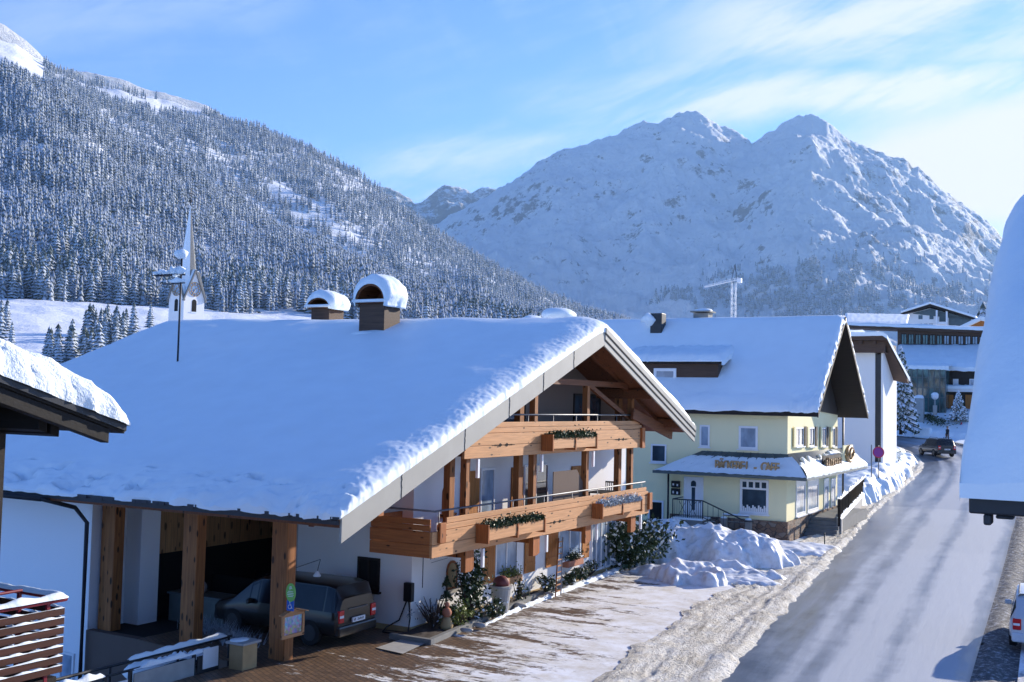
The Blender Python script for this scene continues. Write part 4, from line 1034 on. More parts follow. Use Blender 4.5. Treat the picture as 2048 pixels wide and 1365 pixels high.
for j in range(14):
    row = []
    for i in range(121):
        u = i/120; lim = .55+.35*u+.32*fbm(u*9, 2., 8, 3, 1.2)+(-.15 if u < .1 else 0); v = -.05+min(1., max(.3, lim))*j/13
        e = math.sqrt(max(0, 1-(1-min(1, min((13-j)/4, j/3+.25, (120-i)/4)))**2)); row.append(cpt(1, u, v, .02+.26*e+.05*fbm(u*20, v*3, 5)))
    rows.append(row)
m.grid(rows); m.grid([[p-Vector((0, 0, .14)) for p in rows[0]], rows[0]])
m.build('canopy_snow', 'snow', cn_, smooth=True)
# lettering on the canopy
tl = thing('shop_lettering', 'brown and gold raised letters reading BÄCKEREI - CAFE on the front canopy', 'sign', (ux(1505), YK-1.2, zo+.1))
pz = zo+.22; 
def word(txt, size, width, pos, ax, parent, ext=.06):
    x = -width/2; n = len(txt); step = width/n
    for i, chh_ in enumerate(txt):
        if chh_ == ' ': continue
        P_ = Matrix.Translation((x+(i+.5)*step, 0, 0)) @ Matrix.Scale(.78, 4, (1, 0, 0)); text_mesh(chh_, size, ext, 'letter', 'gold', parent, face_mat(pos, ax) @ P_, bev=.014)
word('BÄCKEREI - CAFE', .64, ux(1569)-ux(1443), (ux(1506), YK-.1-dpt+.35, pz), 'y', tl)
m = MB(); m.bar((ux(1443), YK-dpt+.36, pz), (ux(1568), YK-dpt+.36, pz), .04, .04)
for i in range(9): x_ = lerp(ux(1452), ux(1560), i/8); m.bar((x_, YK-dpt+.3, pz-.12), (x_, YK-dpt+.3, pz+.02), .03, .03, upv=(0, 1, 0))
m.build('letter_rail', 'darkwood', tl)
ts = thing('side_shop_sign', 'dark lettered shop sign with pretzel emblem standing on the snowy side canopy', 'sign', (XK+dpt-.2, 60, zo+.2))
ya_, yb_ = onx(1648, 925, XK+dpt-.2).y, onx(1681, 915, XK+dpt-.2).y
word('BÄCKEREI', .62, yb_-ya_, (XK+dpt-.15, (ya_+yb_)/2, zo+.28), 'x', ts)
m = MB(); m.box(XK+dpt-.28, XK+dpt-.22, ya_-.1, yb_+.1, zo+.2, zo+.92); m.build('sign_back', 'darkwood', ts)
m = MB(); y2_, y3_ = yb_+.5, yb_+3.6; ym = (y2_+y3_)/2; ring = [(XK+dpt-.1, ym+.75*math.cos(a)*(1+.2*math.cos(2*a)), zo+.85+.42*math.sin(a)) for a in np.linspace(0, 2*math.pi, 26)]; m.tube(ring, .10, 6); m.tube([(XK+dpt-.1, ym-.5, zo+.5), (XK+dpt-.1, ym+.1, zo+.85), (XK+dpt-.1, ym+.4, zo+1.1)], .08, 6); m.tube([(XK+dpt-.1, ym+.5, zo+.5), (XK+dpt-.1, ym-.1, zo+.85), (XK+dpt-.1, ym-.4, zo+1.1)], .08, 6); m.build('pretzel_emblem', 'gold', ts, smooth=True)
m = MB(); m.box(XK+dpt-.26, XK+dpt-.2, ym-1.3, ym+1.3, zo+.25, zo+1.35); m.build('emblem_board', 'yellow', ts)
# mail boxes by the door
lb = thing('letter_boxes', 'two black letter boxes one above the other left of the bakery door', 'letter box', (ux(1356), YK-.2, zk(1356, 990)))
for a, b in ((962, 975), (977, 990)): m = WB('y', YK-.1); m.wb(ux(1347), ux(1364), .0, .14, zk(1356, b), zk(1356, a)); m.build('box', 'black', lb, bevel=.01)
m = WB('y', YK-.1)
for (a, b) in ((967, 971), (982, 987)): m.wb(ux(1350), ux(1353), .141, .15, zk(1356, b), zk(1356, a)); m.wb(ux(1358), ux(1361), .141, .15, zk(1356, b+1), zk(1356, a+1))
m.build('name_plate', 'whitepaint', lb)
# landing with railing and stairs
st = thing('entrance_stairs', 'raised door landing with dark ornamental railing and steps down, dusted with snow', 'stairs', (ux(1400), YK-1, 0))
xl0, xl1 = ony(1345, 1045, YK-1.7).x, ony(1405, 1045, YK-1.7).x; zl = ony(1375, 1040, YK-1.7).z
m = MB(); m.box(xl0, xl1, YK-1.75, YK-.225, 0, zl); n_ = 7
for i in range(n_): m.box(xl1+.001+i*.3, xl1+(i+1)*.3, YK-1.7, YK-.5, 0, zl*(1-(i+1)/(n_+1)))
m.build('steps', 'concrete_dark', st)
m = MB(); m.box(xl0-.03, xl1+.02, YK-1.8, YK-.5, zl+.001, zl+.10); 
for i in range(n_): m.box(xl1+.05+i*.3, xl1+(i+1)*.3, YK-1.6, YK-.7, zl*(1-(i+1)/(n_+1)), zl*(1-(i+1)/(n_+1))+.04)
m.build('step_snow', 'snow', st, bevel=.03)
m = MB(); yr_ = YK-1.7; m.tube([(xl0, yr_, zl+1), (xl1, yr_, zl+1), (xl1+2.2, yr_, 1.05), (xl1+2.6, yr_, 1.05)], .035, 6); m.tube([(xl0, yr_, zl+.18), (xl1, yr_, zl+.18), (xl1+2.2, yr_, .25)], .02, 6)
for i in range(15): x_ = lerp(xl0, xl1, i/14); m.tube([(x_, yr_, zl+.05), (x_, yr_, zl+1)], .013 if i % 7 else .03, 5)
for i in range(9): x_ = xl1+i*.27; m.tube([(x_, yr_, max(.1, zl-i*.2)), (x_, yr_, max(1.05, zl+1-i*.12))], .013, 5)
for k in (.33, .66):
    x_ = lerp(xl0, xl1, k)
    for s_ in (-1, 1): m.tube([(x_+s_*.2, yr_, zl+.2), (x_, yr_, zl+.6), (x_-s_*.2, yr_, zl+.95)], .012, 5)
m.tube([(xl0, yr_, zl+1), (xl0, YK-.2, zl+1)], .03, 6); m.build('railing', 'darkmetal', st, smooth=True)
m = MB(); xa, xb = ony(1448, 1050, YK-1.2).x, ony(1497, 1050, YK-1.2).x; zt_ = ony(1470, 1032, YK-1.2).z
for x_ in (xa, xb): m.box(x_-.14, x_+.14, YK-1.35, YK-1.05, 0, zt_-.15)
m.tube([(xa, YK-1.2, zt_), (xb, YK-1.2, zt_)], .04, 6); m.tube([(xa, YK-1.2, zt_-.3), (xb, YK-1.2, zt_-.3)], .03, 6); m.build('rail_posts', 'concrete_dark', st)
m = MB(); snow_strip(m, (xa-.1, YK-1.2, zt_+.03), (xb+.1, YK-1.2, zt_+.03), .12, .06, 20, .3, 3)
for x_ in (xa, xb): m.blob((x_, YK-1.2, zt_-.15), (.17, .17, .09), 8, 6, half=True)
m.build('rail_snow', 'snow', st, smooth=True)
# dark side stairs at the shop front, fence on wall
ss = thing('shop_front_stairs', 'dark stone steps leading along the street side of the bakery', 'stairs', (XK+1, 58.5, 0))
m = MB()
for i in range(5): m.box(XK+.105, XK+1.7, 57.0+i*.35, 60.6, .0 if i == 0 else .18*i+.001, .18*(i+1))
m.box(XK+.105, XK+1.7, 60.61, YE, 0, .9); m.build('steps', 'concrete_dark', ss)
fz = thing('terrace_fence', 'dark slatted railing capped with snow on a pale wall beside the bakery terrace', 'fence', (-12, 64, 0))
a0 = onz(1683, 1072, .05); a1 = onz(1741, 1002, .05); A_, B_ = Vector((a0.x, a0.y, 0)), Vector((a1.x, a1.y, 0))
dr2 = (B_-A_).normalized(); nr_ = Vector((dr2.y, -dr2.x, 0))
m = MB(); m.hexa([A_, A_+nr_*.01, B_+nr_*.01, B_, A_+Vector((0, 0, .9)), A_+nr_*.01+Vector((0, 0, .9)), B_+nr_*.01+Vector((0, 0, 1.0)), B_+Vector((0, 0, 1.0))]); m = MB(); m.hexa([A_-nr_*.25, A_, B_, B_-nr_*.25, A_-nr_*.25+Vector((0, 0, .9)), A_+Vector((0, 0, .9)), B_+Vector((0, 0, 1.0)), B_-nr_*.25+Vector((0, 0, 1.0))]); m.build('wall', 'concrete', fz)
m = MB(); L_ = (B_-A_).length; nb_ = 26
for i in range(nb_+1):
    p = A_+dr2*L_*i/nb_-nr_*.12; z0_ = .9+.1*i/nb_; w_ = .10 if i % 6 else .16; m.bar(p+Vector((0, 0, z0_+.12)), p+Vector((0, 0, z0_+1.05)), w_, .05, upv=dr2)
for h_ in (.15, .98): m.bar(A_-nr_*.12+Vector((0, 0, .9+h_)), B_-nr_*.12+Vector((0, 0, 1.+h_)), .05, .06)
m.bar(A_-nr_*.12+Vector((0, 0, .3)), A_-nr_*.12+Vector((0, 0, 1.95)), .12, .12, upv=dr2)
m.build('railing', 'darkwood', fz)
m = MB(); snow_strip(m, A_-nr_*.12+Vector((0, 0, .9)), B_-nr_*.12+Vector((0, 0, 1.)), .34, .2, 60, .4, 7); snow_strip(m, A_-nr_*.12+Vector((0, 0, 1.92)), B_-nr_*.12+Vector((0, 0, 2.02)), .12, .12, 60, 1.3, 9); m.build('fence_snow', 'snow', fz, smooth=True)
# ------------------------------------------------------------ tall white house behind the bakery
XV, YV = -15.3, 84.0
wh = thing('white_house', 'tall white house with brown overhanging roof beside the snowy conifer', 'house', (-20, 90, 1))
zt = ony(1740, 706, YV).z
m = MB(); m.box(XV-14, ony(1750, 800, YV).x, YV, YV+6.0, 0, zt); m.box(ony(1762, 800, YV).x, ony(1766, 800, YV).x, YV+.0, YV+6.0, 0, zt-.02); m.build('wall', 'white', wh)
m = MB(); m.box(ony(1750, 800, YV).x+.001, ony(1762, 800, YV).x-.001, YV+.12, YV+5.9, 0, zt-.1); m.build('recess', 'darkmetal', wh)
m = MB(); xw0 = ony(1772, 690, YV-1).x; ez = ony(1740, 672, YV-1).z
m.hexa([(XV-16, YV-1.3, ez-.35), (xw0+.1, YV-1.3, ez-.35), (xw0+.75, YV+4.5, ez-3.4), (XV-16, YV+4.5, ez+.2), (XV-16, YV-1.3, ez), (xw0+.1, YV-1.3, ez), (xw0+.75, YV+4.5, ez-3.1), (XV-16, YV+4.5, ez+.5)])
wr = m.build('roof', 'dormer', wh)
m = MB(); m.box(XV-15, xw0-.1, YV-.9, YV-.004, zt+.0, ez-.36); m.box(xw0-1.0, xw0-.1, YV-.6, YV+4, zt-.02, ez-.5)
for i in range(9): x_ = xw0-.9-i*1.0; m.box(x_, x_+.2, YV-1.2, YV-.9, ez-.62, ez-.36)
m.build('eave_boards', 'dormer', wr)
m = MB(); rows = []
for i in range(12):
    v = i/11; rows.append([(lerp(XV-16, xw0+.15+.7*v, j/50), YV-1.42+5.9*v, lerp(ez, ez+.5, v) - (3.5*v*max(0, (j-40)/10)) +.03+.32*math.sqrt(max(0, 1-(1-min(1, min((50-j)/2, i/1.5+.3)))**2))+.03*fbm(j*.3, v)) for j in range(51)])
m.grid(rows); m.grid([[(p[0], p[1], p[2]-.3) for p in rows[0]], rows[0]]); m.grid([[(r[-1][0], r[-1][1], r[-1][2]-.3) for r in rows], [r[-1] for r in rows]]); m.build('roof_snow', 'snow', wr, smooth=True)
# ------------------------------------------------------------ hotel
YH = 152.0
hx_ = lambda px, py=700, Y=YH: ony(px, py, Y).x
hz_ = lambda px, py, Y=YH: ony(px, py, Y).z
ht_ = thing('hotel', 'long modern hotel with stacked snow roofs, brown window band and green glass front', 'hotel', (-20, 155, 5))
m = MB(); m.box(hx_(1795), hx_(2050), YH, YH+20, 5, hz_(1850, 656)); m.build('wall', 'dormer', ht_)
m = MB(); m.hexa([(hx_(1690), YH-1, hz_(1700, 657)), (hx_(2050), YH-1, hz_(2050, 670)), (hx_(2050), YH+5, hz_(2050, 668)), (hx_(1690), YH+5, hz_(1700, 655)), (hx_(1690), YH-1, hz_(1700, 650)), (hx_(2050), YH-1, hz_(2050, 664)), (hx_(2050), YH+5, hz_(2050, 662)), (hx_(1690), YH+5, hz_(1700, 648))]); rf2 = m.build('roof', 'dormer', ht_)
def snow_plate(a, b, c, d, T, parent, name='roof_snow', n=(60, 14), seed=0):
    a, b, c, d = map(Vector, (a, b, c, d)); rows = []
    for i in range(n[1]+1):
        v = i/n[1]; row = []
        for j in range(n[0]+1):
            u = j/n[0]; p = a.lerp(b, u).lerp(d.lerp(c, u), v); e = math.sqrt(max(0, 1-(1-min(1, min(i*1.0+.15, j*.8+.1, (n[0]-j)*.8+.1, (n[1]-i)+.2)))**2))
            row.append(p+Vector((0, 0, T*e+T*.18*fbm(u*14, v*5, seed, 3, 1))))
        rows.append(row)
    m = MB(); m.grid(rows); m.grid([[p+Vector((0, 0, -T)) for p in rows[0]], rows[0]]); return m.build(name, 'snow', parent, smooth=True)
snow_plate((hx_(1690), YH-1.2, hz_(1700, 650)+.05), (hx_(2050), YH-1.2, hz_(2050, 664)+.05), (hx_(2050), YH+5, hz_(2050, 662)+.1), (hx_(1690), YH+5, hz_(1700, 648)+.1), .35, rf2)
snow_plate((hx_(1690), YH+1, hz_(1700, 650)+.2), (hx_(1812), YH+1, hz_(1806, 653)+.2), (hx_(1819, 632, YH+20), YH+20, hz_(1806, 632, YH+20)), (hx_(1690, 632, YH+20), YH+20, hz_(1690, 629, YH+20)), .3, rf2, 'upper_roof_snow', seed=8)
for i in range(12):
    a, b = 1802+i*14.2, 1802+i*14.2+12
    o = window(ht_, 'y', YH, hx_(a), hx_(b), hz_(a, 690), hz_(a, 668+i*.5), mull=1, frame='darkwood', glass='glass_green' if i < 6 else 'glass_blue', sill=False, fw_=.1)
z0_q = hz_(1850, 737, YH-8)-.5
m = MB(); m.box(hx_(1795), hx_(2050), YH-7, YH-.01, 5, z0_q); m.build('lower_storey', 'dormer', ht_)
YL = YH-8
z0_, z1_ = hz_(1850, 737, YL), hz_(1850, 694, YH)
m = MB(); m.hexa([(hx_(1796, 730, YL), YL, z0_-.3), (hx_(2050, 730, YL), YL, z0_-.5), (hx_(2050), YH-.05, z1_-.4), (hx_(1796), YH-.05, z1_-.3), (hx_(1796, 730, YL), YL, z0_), (hx_(2050, 730, YL), YL, z0_-.2), (hx_(2050), YH, z1_-.1), (hx_(1796), YH, z1_)]); lr = m.build('lower_roof', 'dormer', ht_)
snow_plate((hx_(1796, 730, YL), YL-.2, z0_), (hx_(2050, 730, YL), YL-.2, z0_-.2), (hx_(2050), YH, z1_-.1), (hx_(1796), YH, z1_), .5, lr, seed=4)
YG = YL-3
m = MB(); m.box(hx_(1800, 770, YG), hx_(1892, 770, YG), YG, YL-.01, 4.5, hz_(1850, 735, YG)); gb = m.build('glass_front', 'glass_green', ht_)
m = MB()
for i in range(9): x_ = lerp(hx_(1801, 770, YG), hx_(1891, 770, YG), i/8); m.box(x_-.06, x_+.06, YG-.08, YG-.002, 4.5, hz_(1850, 736, YG))
for py in (755, 775, 795): z_ = hz_(1850, py, YG); m.box(hx_(1801, 770, YG), hx_(1891, 770, YG), YG-.06, YG-.003, z_-.05, z_+.05)
m.build('glazing_grid', 'greenmetal', gb); snow_plate((hx_(1800, 735, YG)-.2, YG-.3, hz_(1850, 735, YG)), (hx_(1893, 735, YG)+.3, YG-.3, hz_(1893, 737, YG)), (hx_(1893, 735, YG)+.3, YL+1, hz_(1893, 732, YG)), (hx_(1800, 735, YG)-.2, YL+1, hz_(1850, 730, YG)), .45, gb, 'glass_front_snow', (30, 6))
m = MB(); m.box(hx_(1893, 770, YL), hx_(2050, 770, YL), YL+.5, YL+4, 4, z0_-.4); m.build('side_wing', 'gablewood', ht_)
for (a, b, c, d, g) in ((1905, 1916, 758, 772, 'whitepaint'), (1938, 1958, 758, 772, 'glass_blue'), (1963, 1985, 756, 772, 'glass_blue')):
    window(ht_, 'y', YL+.5, hx_(a, 770, YL), hx_(b, 770, YL), hz_(a, d, YL), hz_(a, c, YL), mull=1, glass=g, sill=False, fw_=.1)
m = MB(); m.box(hx_(1891, 775, YL), hx_(2050, 775, YL), YL-1.2, YL+.49, hz_(1900, 784, YL), hz_(1900, 776, YL)); bo2 = m.build('balcony', 'whitepaint', ht_)
snow_plate((hx_(1890, 770, YL), YL-1.4, hz_(1900, 776, YL)), (hx_(2050, 770, YL), YL-1.4, hz_(1900, 776, YL)), (hx_(2050, 770, YL), YL+.4, hz_(1900, 776, YL)), (hx_(1890, 770, YL), YL+.4, hz_(1900, 776, YL)), .35, bo2, 'balcony_snow', (40, 4), 6)
for (a, b) in ((1893, 1906), (1930, 1946)):
    m = WB('y', YL+.5); m.wb(hx_(a, 800, YL), hx_(b, 800, YL), 0, .1, 4.2, hz_(a, 790, YL)); m.build('wooden_door', 'shutter', ht_)
m = MB(); x_ = hx_(1838, 800, YG-3); m.box(x_-.55, x_+.55, YG-3.3, YG-2.4, 4, hz_(1838, 797, YG-3)); gp = m.build('gate_pillar', 'concrete', ht_); m = MB(); m.blob((x_, YG-2.85, hz_(1838, 797, YG-3)), (.65, .55, .4), half=True); m.build('pillar_snow', 'snow', gp, smooth=True)
# gabled white house, orange gabled house, behind
YQ = 205.0
gw = thing('gabled_white_house', 'white and grey gabled house standing above the hotel roof', 'house', (-30, 210, 8))
q = lambda px, py: ony(px, py, YQ)
m = MB(); m.prism([q(1815, 700), q(1950, 700), q(1950, 640), q(1860, 617), q(1815, 628)], (0, 14, 0)); m.build('wall', 'white', gw)
m = MB(); m.prism([q(1826, 628)+Vector((0, -.05, 0)), q(1942, 641)+Vector((0, -.05, 0)), q(1942, 638)+Vector((0, -.05, 0)), q(1861, 618)+Vector((0, -.05, 0)), q(1826, 627)+Vector((0, -.05, 0))], (0, -.1, 0)); m.box(q(1898, 640).x, q(1942, 640).x, YQ-.15, YQ-.05, q(1900, 655).z, q(1900, 633).z); m.box(q(1879, 640).x, q(1892, 640).x, YQ-.15, YQ-.05, q(1880, 647).z, q(1880, 625).z); m.build('gable_boards', 'greenmetal', gw)
m = MB(); a, b, c = q(1804, 628), q(1862, 610), q(1953, 638); up_ = Vector((0, 0, .35)); bk_ = Vector((0, 15, 0)); fr = Vector((0, -1.2, 0))
for s_, e_ in ((a, b), (b, c)): m.hexa([s_+fr-up_, e_+fr-up_, e_+bk_-up_, s_+bk_-up_, s_+fr, e_+fr, e_+bk_, s_+bk_])
gr = m.build('roof', 'darkwood', gw); m = MB(); u2 = Vector((0, 0, .45)); f2 = Vector((0, -1.3, 0))
for s_, e_ in ((a, b), (b, c)): m.hexa([s_+f2+up_*.1, e_+f2+up_*.1, e_+bk_+up_*.1, s_+bk_+up_*.1, s_+f2+u2, e_+f2+u2, e_+bk_+u2, s_+bk_+u2])
m.build('roof_snow', 'snow', gr, bevel=.12)
m = MB(); p_ = q(1846, 612); m.box(p_.x-.9, p_.x+.9, YQ+5, YQ+6.5, p_.z-3, p_.z+.2); ckk = m.build('chimney', 'white', gw); m = MB(); m.blob((p_.x, YQ+5.7, p_.z+.2), (1.1, .9, .8), half=True); m.build('chimney_snow', 'snow', ckk, smooth=True)
for a_, b_, c_, d_ in ((1837, 1845, 631, 639), (1859, 1867, 631, 639), (1838, 1844, 648, 653), (1848, 1855, 648, 653), (1858, 1866, 648, 653), (1901, 1911, 650, 655)):
    window(gw, 'y', YQ, q(a_, 640).x, q(b_, 640).x, q(a_, d_).z, q(a_, c_).z, mull=0, frame='greenmetal', sill=False, fw_=.12)
m = MB()
for a_ in (1875, 1895): m.box(q(a_, 640).x-.15, q(a_, 640).x+.15, YQ-1.1, YQ-.8, q(a_, 655).z, q(a_, 622).z)
m.box(q(1878, 640).x, q(1893, 640).x, YQ-1.05, YQ-.2, q(1880, 650).z, q(1880, 645).z); m.build('balcony_post', 'whitepaint', gw)
Y2_ = 190.0; q2 = lambda px, py: ony(px, py, Y2_)
og = thing('orange_gabled_house', 'small orange timber gable with snowy roof right of the white gabled house', 'house', (-15, 195, 8))
m = MB(); m.prism([q2(1925, 700), q2(2000, 700), q2(2000, 645), q2(1958, 640), q2(1925, 655)], (0, 10, 0)); m.build('wall', 'shutter', og)
a, b, c = q2(1920, 658), q2(1962, 638), q2(2010, 645); m = MB()
for s_, e_ in ((a, b), (b, c)): m.hexa([s_+fr-up_, e_+fr-up_, e_+bk_-up_, s_+bk_-up_, s_+fr+up_, e_+fr+up_, e_+bk_+up_, s_+bk_+up_])
m.build('roof_snow', 'snow', og, bevel=.1)
# snow-covered roof top and small things peeping over the chalet ridge
m = MB(); p_ = ony(1118, 628, 75); m.blob((p_.x, 75, p_.z-.15), (1.25, 1.6, .62), 20, 12, amp=.08, seed=3); p_ = ony(1065, 630, 76); m.blob((p_.x, 76, p_.z-.5), (.9, 1.2, .45), 16, 10, amp=.12, seed=9)
solo(m, 'snowy_roof', 'snow', 'rounded snow-covered roof top peeping over the right part of the chalet ridge', 'roof', (p_.x, 75, 5), smooth=True)
# ------------------------------------------------------------ church
cpx, cpy, rC = 372, 640, 185.0
cc = atr(372, 640, rC); dC = (cc-CAM).dot(fw); PXM = F/dC
base_z = 2.0
chh = thing('church', 'white church tower with clocks on its pointed gables and a tall thin snowy spire', 'church', (cc.x, cc.y, base_z))
zpx = lambda py: (CAM+ray(372, py)*dC).z
ang0 = math.atan2(cc.y-CAM.y, cc.x-CAM.x)   # direction away from camera
hw = 2.0
def RT(a): return Matrix.Rotation(ang0-math.pi/2+a, 4, 'Z')
TR = Matrix.Translation((cc.x, cc.y, 0)) @ RT(R(36))
def tp(x, y, z): return TR @ Vector((x, y, z))
def tmesh(m): m.v = [tuple(TR @ Vector(v)) for v in m.v]; return m
zg = zpx(600); zgt = zpx(543); zst = zpx(405)
m = MB(); m.box(-hw, hw, -hw, hw, base_z-2, zg)
for s_ in (0, 1, 2, 3):
    Rr = Matrix.Rotation(s_*math.pi/2, 4, 'Z'); pts_ = [Rr @ Vector(p) for p in ((-hw, -hw, zg), (hw, -hw, zg), (0, -hw, zgt))]; m.prism(pts_, Rr.to_3x3() @ Vector((0, .25, 0)))
tmesh(m).build('tower', 'white', chh)
m = MB()
for s_ in range(4):
    Rr = Matrix.Rotation(s_*math.pi/2, 4, 'Z')
    for sg in (-1, 1):
        a, b = Rr @ Vector((sg*(hw+.25), -hw-.12, zg-.35)), Rr @ Vector((0, -hw-.12, zgt+.12)); m.bar(a, b, .3, .22, upv=(0, 0, 1))
# four gable roofs meeting in the spire
n8 = 8; rs = hw*.92
ring = [(rs*math.cos(math.pi/4*k+math.pi/8), rs*math.sin(math.pi/4*k+math.pi/8), zg+.4) for k in range(8)]
k0 = len(m.v); m.add(ring+[(0, 0, zst)], [(k, (k+1) % 8, 8) for k in range(8)]); spire = tmesh(m).build('spire', 'concrete_dark', chh)
m = MB()
for k in (2, 3, 4): 
    r2 = [(v[0]*1.03, v[1]*1.03, v[2]+.1) for v in ring]; m.add([r2[k], r2[(k+1) % 8], (0, 0, zst+.1)], [(0, 1, 2)])
for s_ in range(4):
    Rr = Matrix.Rotation(s_*math.pi/2, 4, 'Z')
    for sg in (-1, 1):
        A3 = [Rr @ Vector(p) for p in ((sg*(hw+.2), -hw-.2, zg-.2), (0, -hw-.2, zgt+.25), (0, -.6, zgt+.35), (sg*(hw-.3), -hw+.6, zg+.2))]; m.add(A3, [(0, 1, 2, 3)])
tmesh(m).build('spire_snow', 'snow', spire)
m = MB(); m.tube([(0, 0, zst-.3), (0, 0, zst+2.6)], .06, 6); m.box(-.5, .5, -.05, .05, zst+1.6, zst+1.75); m.blob((0, 0, zst+.4), .28, 8, 6); tmesh(m).build('cross', 'darkmetal', spire)
for s_ in (0, 3):
    Rr = Matrix.Rotation(s_*math.pi/2, 4, 'Z'); zc_ = zpx(580)
    m = MB(); n = 24; pts_ = [Rr @ Vector((1.15*math.cos(2*math.pi*i/n), -hw-.06, zc_+1.15*math.sin(2*math.pi*i/n))) for i in range(n)]; m.prism(pts_, Rr.to_3x3() @ Vector((0, .05, 0))); ck = tmesh(m).build('clock', 'glass_blue', chh)
    m = MB()
    for i in range(12):
        a = math.pi/6*i; p1 = Rr @ Vector((.80*math.cos(a), -hw-.10, zc_+.80*math.sin(a))); p2 = Rr @ Vector((1.08*math.cos(a), -hw-.10, zc_+1.08*math.sin(a))); m.bar(p1, p2, .12, .06)
    ring2 = [Rr @ Vector((.72*math.cos(a), -hw-.09, zc_+.72*math.sin(a))) for a in np.linspace(0, 2*math.pi, 25)]; m.tube(ring2, .05, 5)
    ring2 = [Rr @ Vector((1.15*math.cos(a), -hw-.09, zc_+1.15*math.sin(a))) for a in np.linspace(0, 2*math.pi, 25)]; m.tube(ring2, .05, 5)
    for a, L2 in ((math.pi/2-1.1, .6), (math.pi/2+2.6, .9)): m.bar(Rr @ Vector((0, -hw-.12, zc_)), Rr @ Vector((L2*math.cos(a), -hw-.12, zc_+L2*math.sin(a))), .1, .05)
    tmesh(m).build('clock_hands', 'gold', ck)
    m = MB(); zb2 = zpx(625); w2 = .45; pts2 = [(-w2, zb2), (w2, zb2)]+[(w2*math.cos(math.pi*i/8), zb2+1.6+w2*math.sin(math.pi*i/8)) for i in range(9)]
    m.prism([Rr @ Vector((u, -hw-.03, z)) for u, z in pts2], Rr.to_3x3() @ Vector((0, .028, 0))); bw = tmesh(m).build('belfry_window', 'interior', chh)
    m = MB(); m.prism([Rr @ Vector((u, -hw-.12, z)) for u, z in ((-.6, zb2-.12), (.6, zb2-.12), (.6, zb2), (-.6, zb2))], Rr.to_3x3() @ Vector((0, .11, 0))); tmesh(m).build('sill', 'snow', bw)
# ------------------------------------------------------------ construction crane
rk_ = 420.0; kc = atr(1467, 620, rk_); dK = (kc-CAM).dot(fw); 
cr_ = thing('construction_crane', 'pale lattice tower crane rising in front of the big mountain', 'crane', (kc.x, kc.y, gz(kc.x, kc.y)))
def kp(px, py): return CAM+ray(px, py)*dK
c = MB(); s_ = .8; zb0, zt0_ = 8.0, kp(1467, 565).z
for sx in (-1, 1):
    for sy in (-1, 1): c.bar((kc.x+sx*s_, kc.y+sy*s_, zb0), (kc.x+sx*s_, kc.y+sy*s_, zt0_), .13, .13, upv=(0, 1, 0))
n = int((zt0_-zb0)/1.8)
for i in range(n):
    z = zb0+i*1.8
    for sy in (-1, 1): c.bar((kc.x-s_*(-1)**i, kc.y+sy*s_, z), (kc.x+s_*(-1)**i, kc.y+sy*s_, z+1.8), .12, .12); c.bar((kc.x+sy*s_, kc.y-s_*(-1)**i, z), (kc.x+sy*s_, kc.y+s_*(-1)**i, z+1.8), .12, .12)
c.build('tower', 'whitepaint', cr_)
c = MB(); e1, e2 = kp(1409, 575), kp(1476, 560)
for o_ in ((-.4, 0), (.4, 0), (0, .9)): c.bar(e1+Vector((0, o_[0], o_[1]*.4)), e2+Vector((0, o_[0], o_[1])), .2, .2)
for i in range(14): c.bar(e1.lerp(e2, i/14)+Vector((0, (-1)**i*.4, 0)), e1.lerp(e2, (i+1)/14)+Vector((0, 0, .9)), .1, .1)
c.box(e2.x-.2, e2.x+1.4, e2.y-.8, e2.y+.8, e2.z-1.2, e2.z+.5); c.build('jib', 'whitepaint', cr_)
c = MB(); t1 = kp(1470, 530)
c.bar(kp(1463, 560), t1, .18, .18); c.bar(kp(1474, 560), t1, .18, .18); c.bar(t1, e1.lerp(e2, .35)+Vector((0, 0, .6)), .06, .06); c.build('mast_head', 'darkmetal', cr_)
# ------------------------------------------------------------ street level ground surfaces
Lp = [(-5.5, -5), (-6.6, 8), (-8.4, 25.8), (-10.6, 46.5), (-12.2, 62), (-13.3, 75), (-13.7, 93), (-15.4, 106), (-19.6, 118), (-26, 123.5), (-40, 127), (-62, 129)]
Rp = [(-1.2, -5), (-1.7, 8), (-2.7, 25.8), (-3.6, 46.5), (-4.3, 62), (-4.9, 75), (-6.2, 93), (-8.5, 106), (-13, 121), (-21, 129.5), (-40, 132.5), (-62, 133.5)]
def resample(P, n):
    P = [Vector((*p, 0)) for p in P]; out = []
    m_ = len(P)-1
    for i in range(n+1):
        t = i/n*m_; k = min(int(t), m_-1); u = t-k
        p0, p1, p2, p3 = P[max(k-1, 0)], P[k], P[k+1], P[min(k+2, m_)]
        out.append(.5*((2*p1)+(p2-p0)*u+(2*p0-5*p1+4*p2-p3)*u*u+(3*p1-p0-3*p2+p3)*u**3))
    return out
NR = 1100; LL, RR_ = resample(Lp, NR), resample(Rp, NR)
def strip(name, fn, na, mat, kind='structure', n=NR, uv=True, rng_=None):
    i0, i1 = rng_ or (0, n); V = []; uvs = []; dist = 0
    for i in range(i0, i1+1):
        if i > i0: dist += (LL[i]-LL[i-1]).length
        for j in range(na+1): V.append(fn(i, j/na)); uvs.append((j/na, dist))
    nc = na+1; Fc = [(i*nc+j, i*nc+j+1, (i+1)*nc+j+1, (i+1)*nc+j) for i in range(i1-i0) for j in range(na)]
    me = bpy.data.meshes.new(name); me.from_pydata(V, [], Fc); l = me.uv_layers.new(name='UVMap')
    for lp in me.loops: l.data[lp.index].uv = uvs[lp.vertex_index]
    o = link_mesh(name, me, mat, smooth=True); o['kind'] = kind; return o
t = NT('wet winter asphalt', .3, .5)
uvc = t.coord('uv', scale=(6.5, 1, 1)); su = t.sep(t.coord('uv')); u_ = su[0]
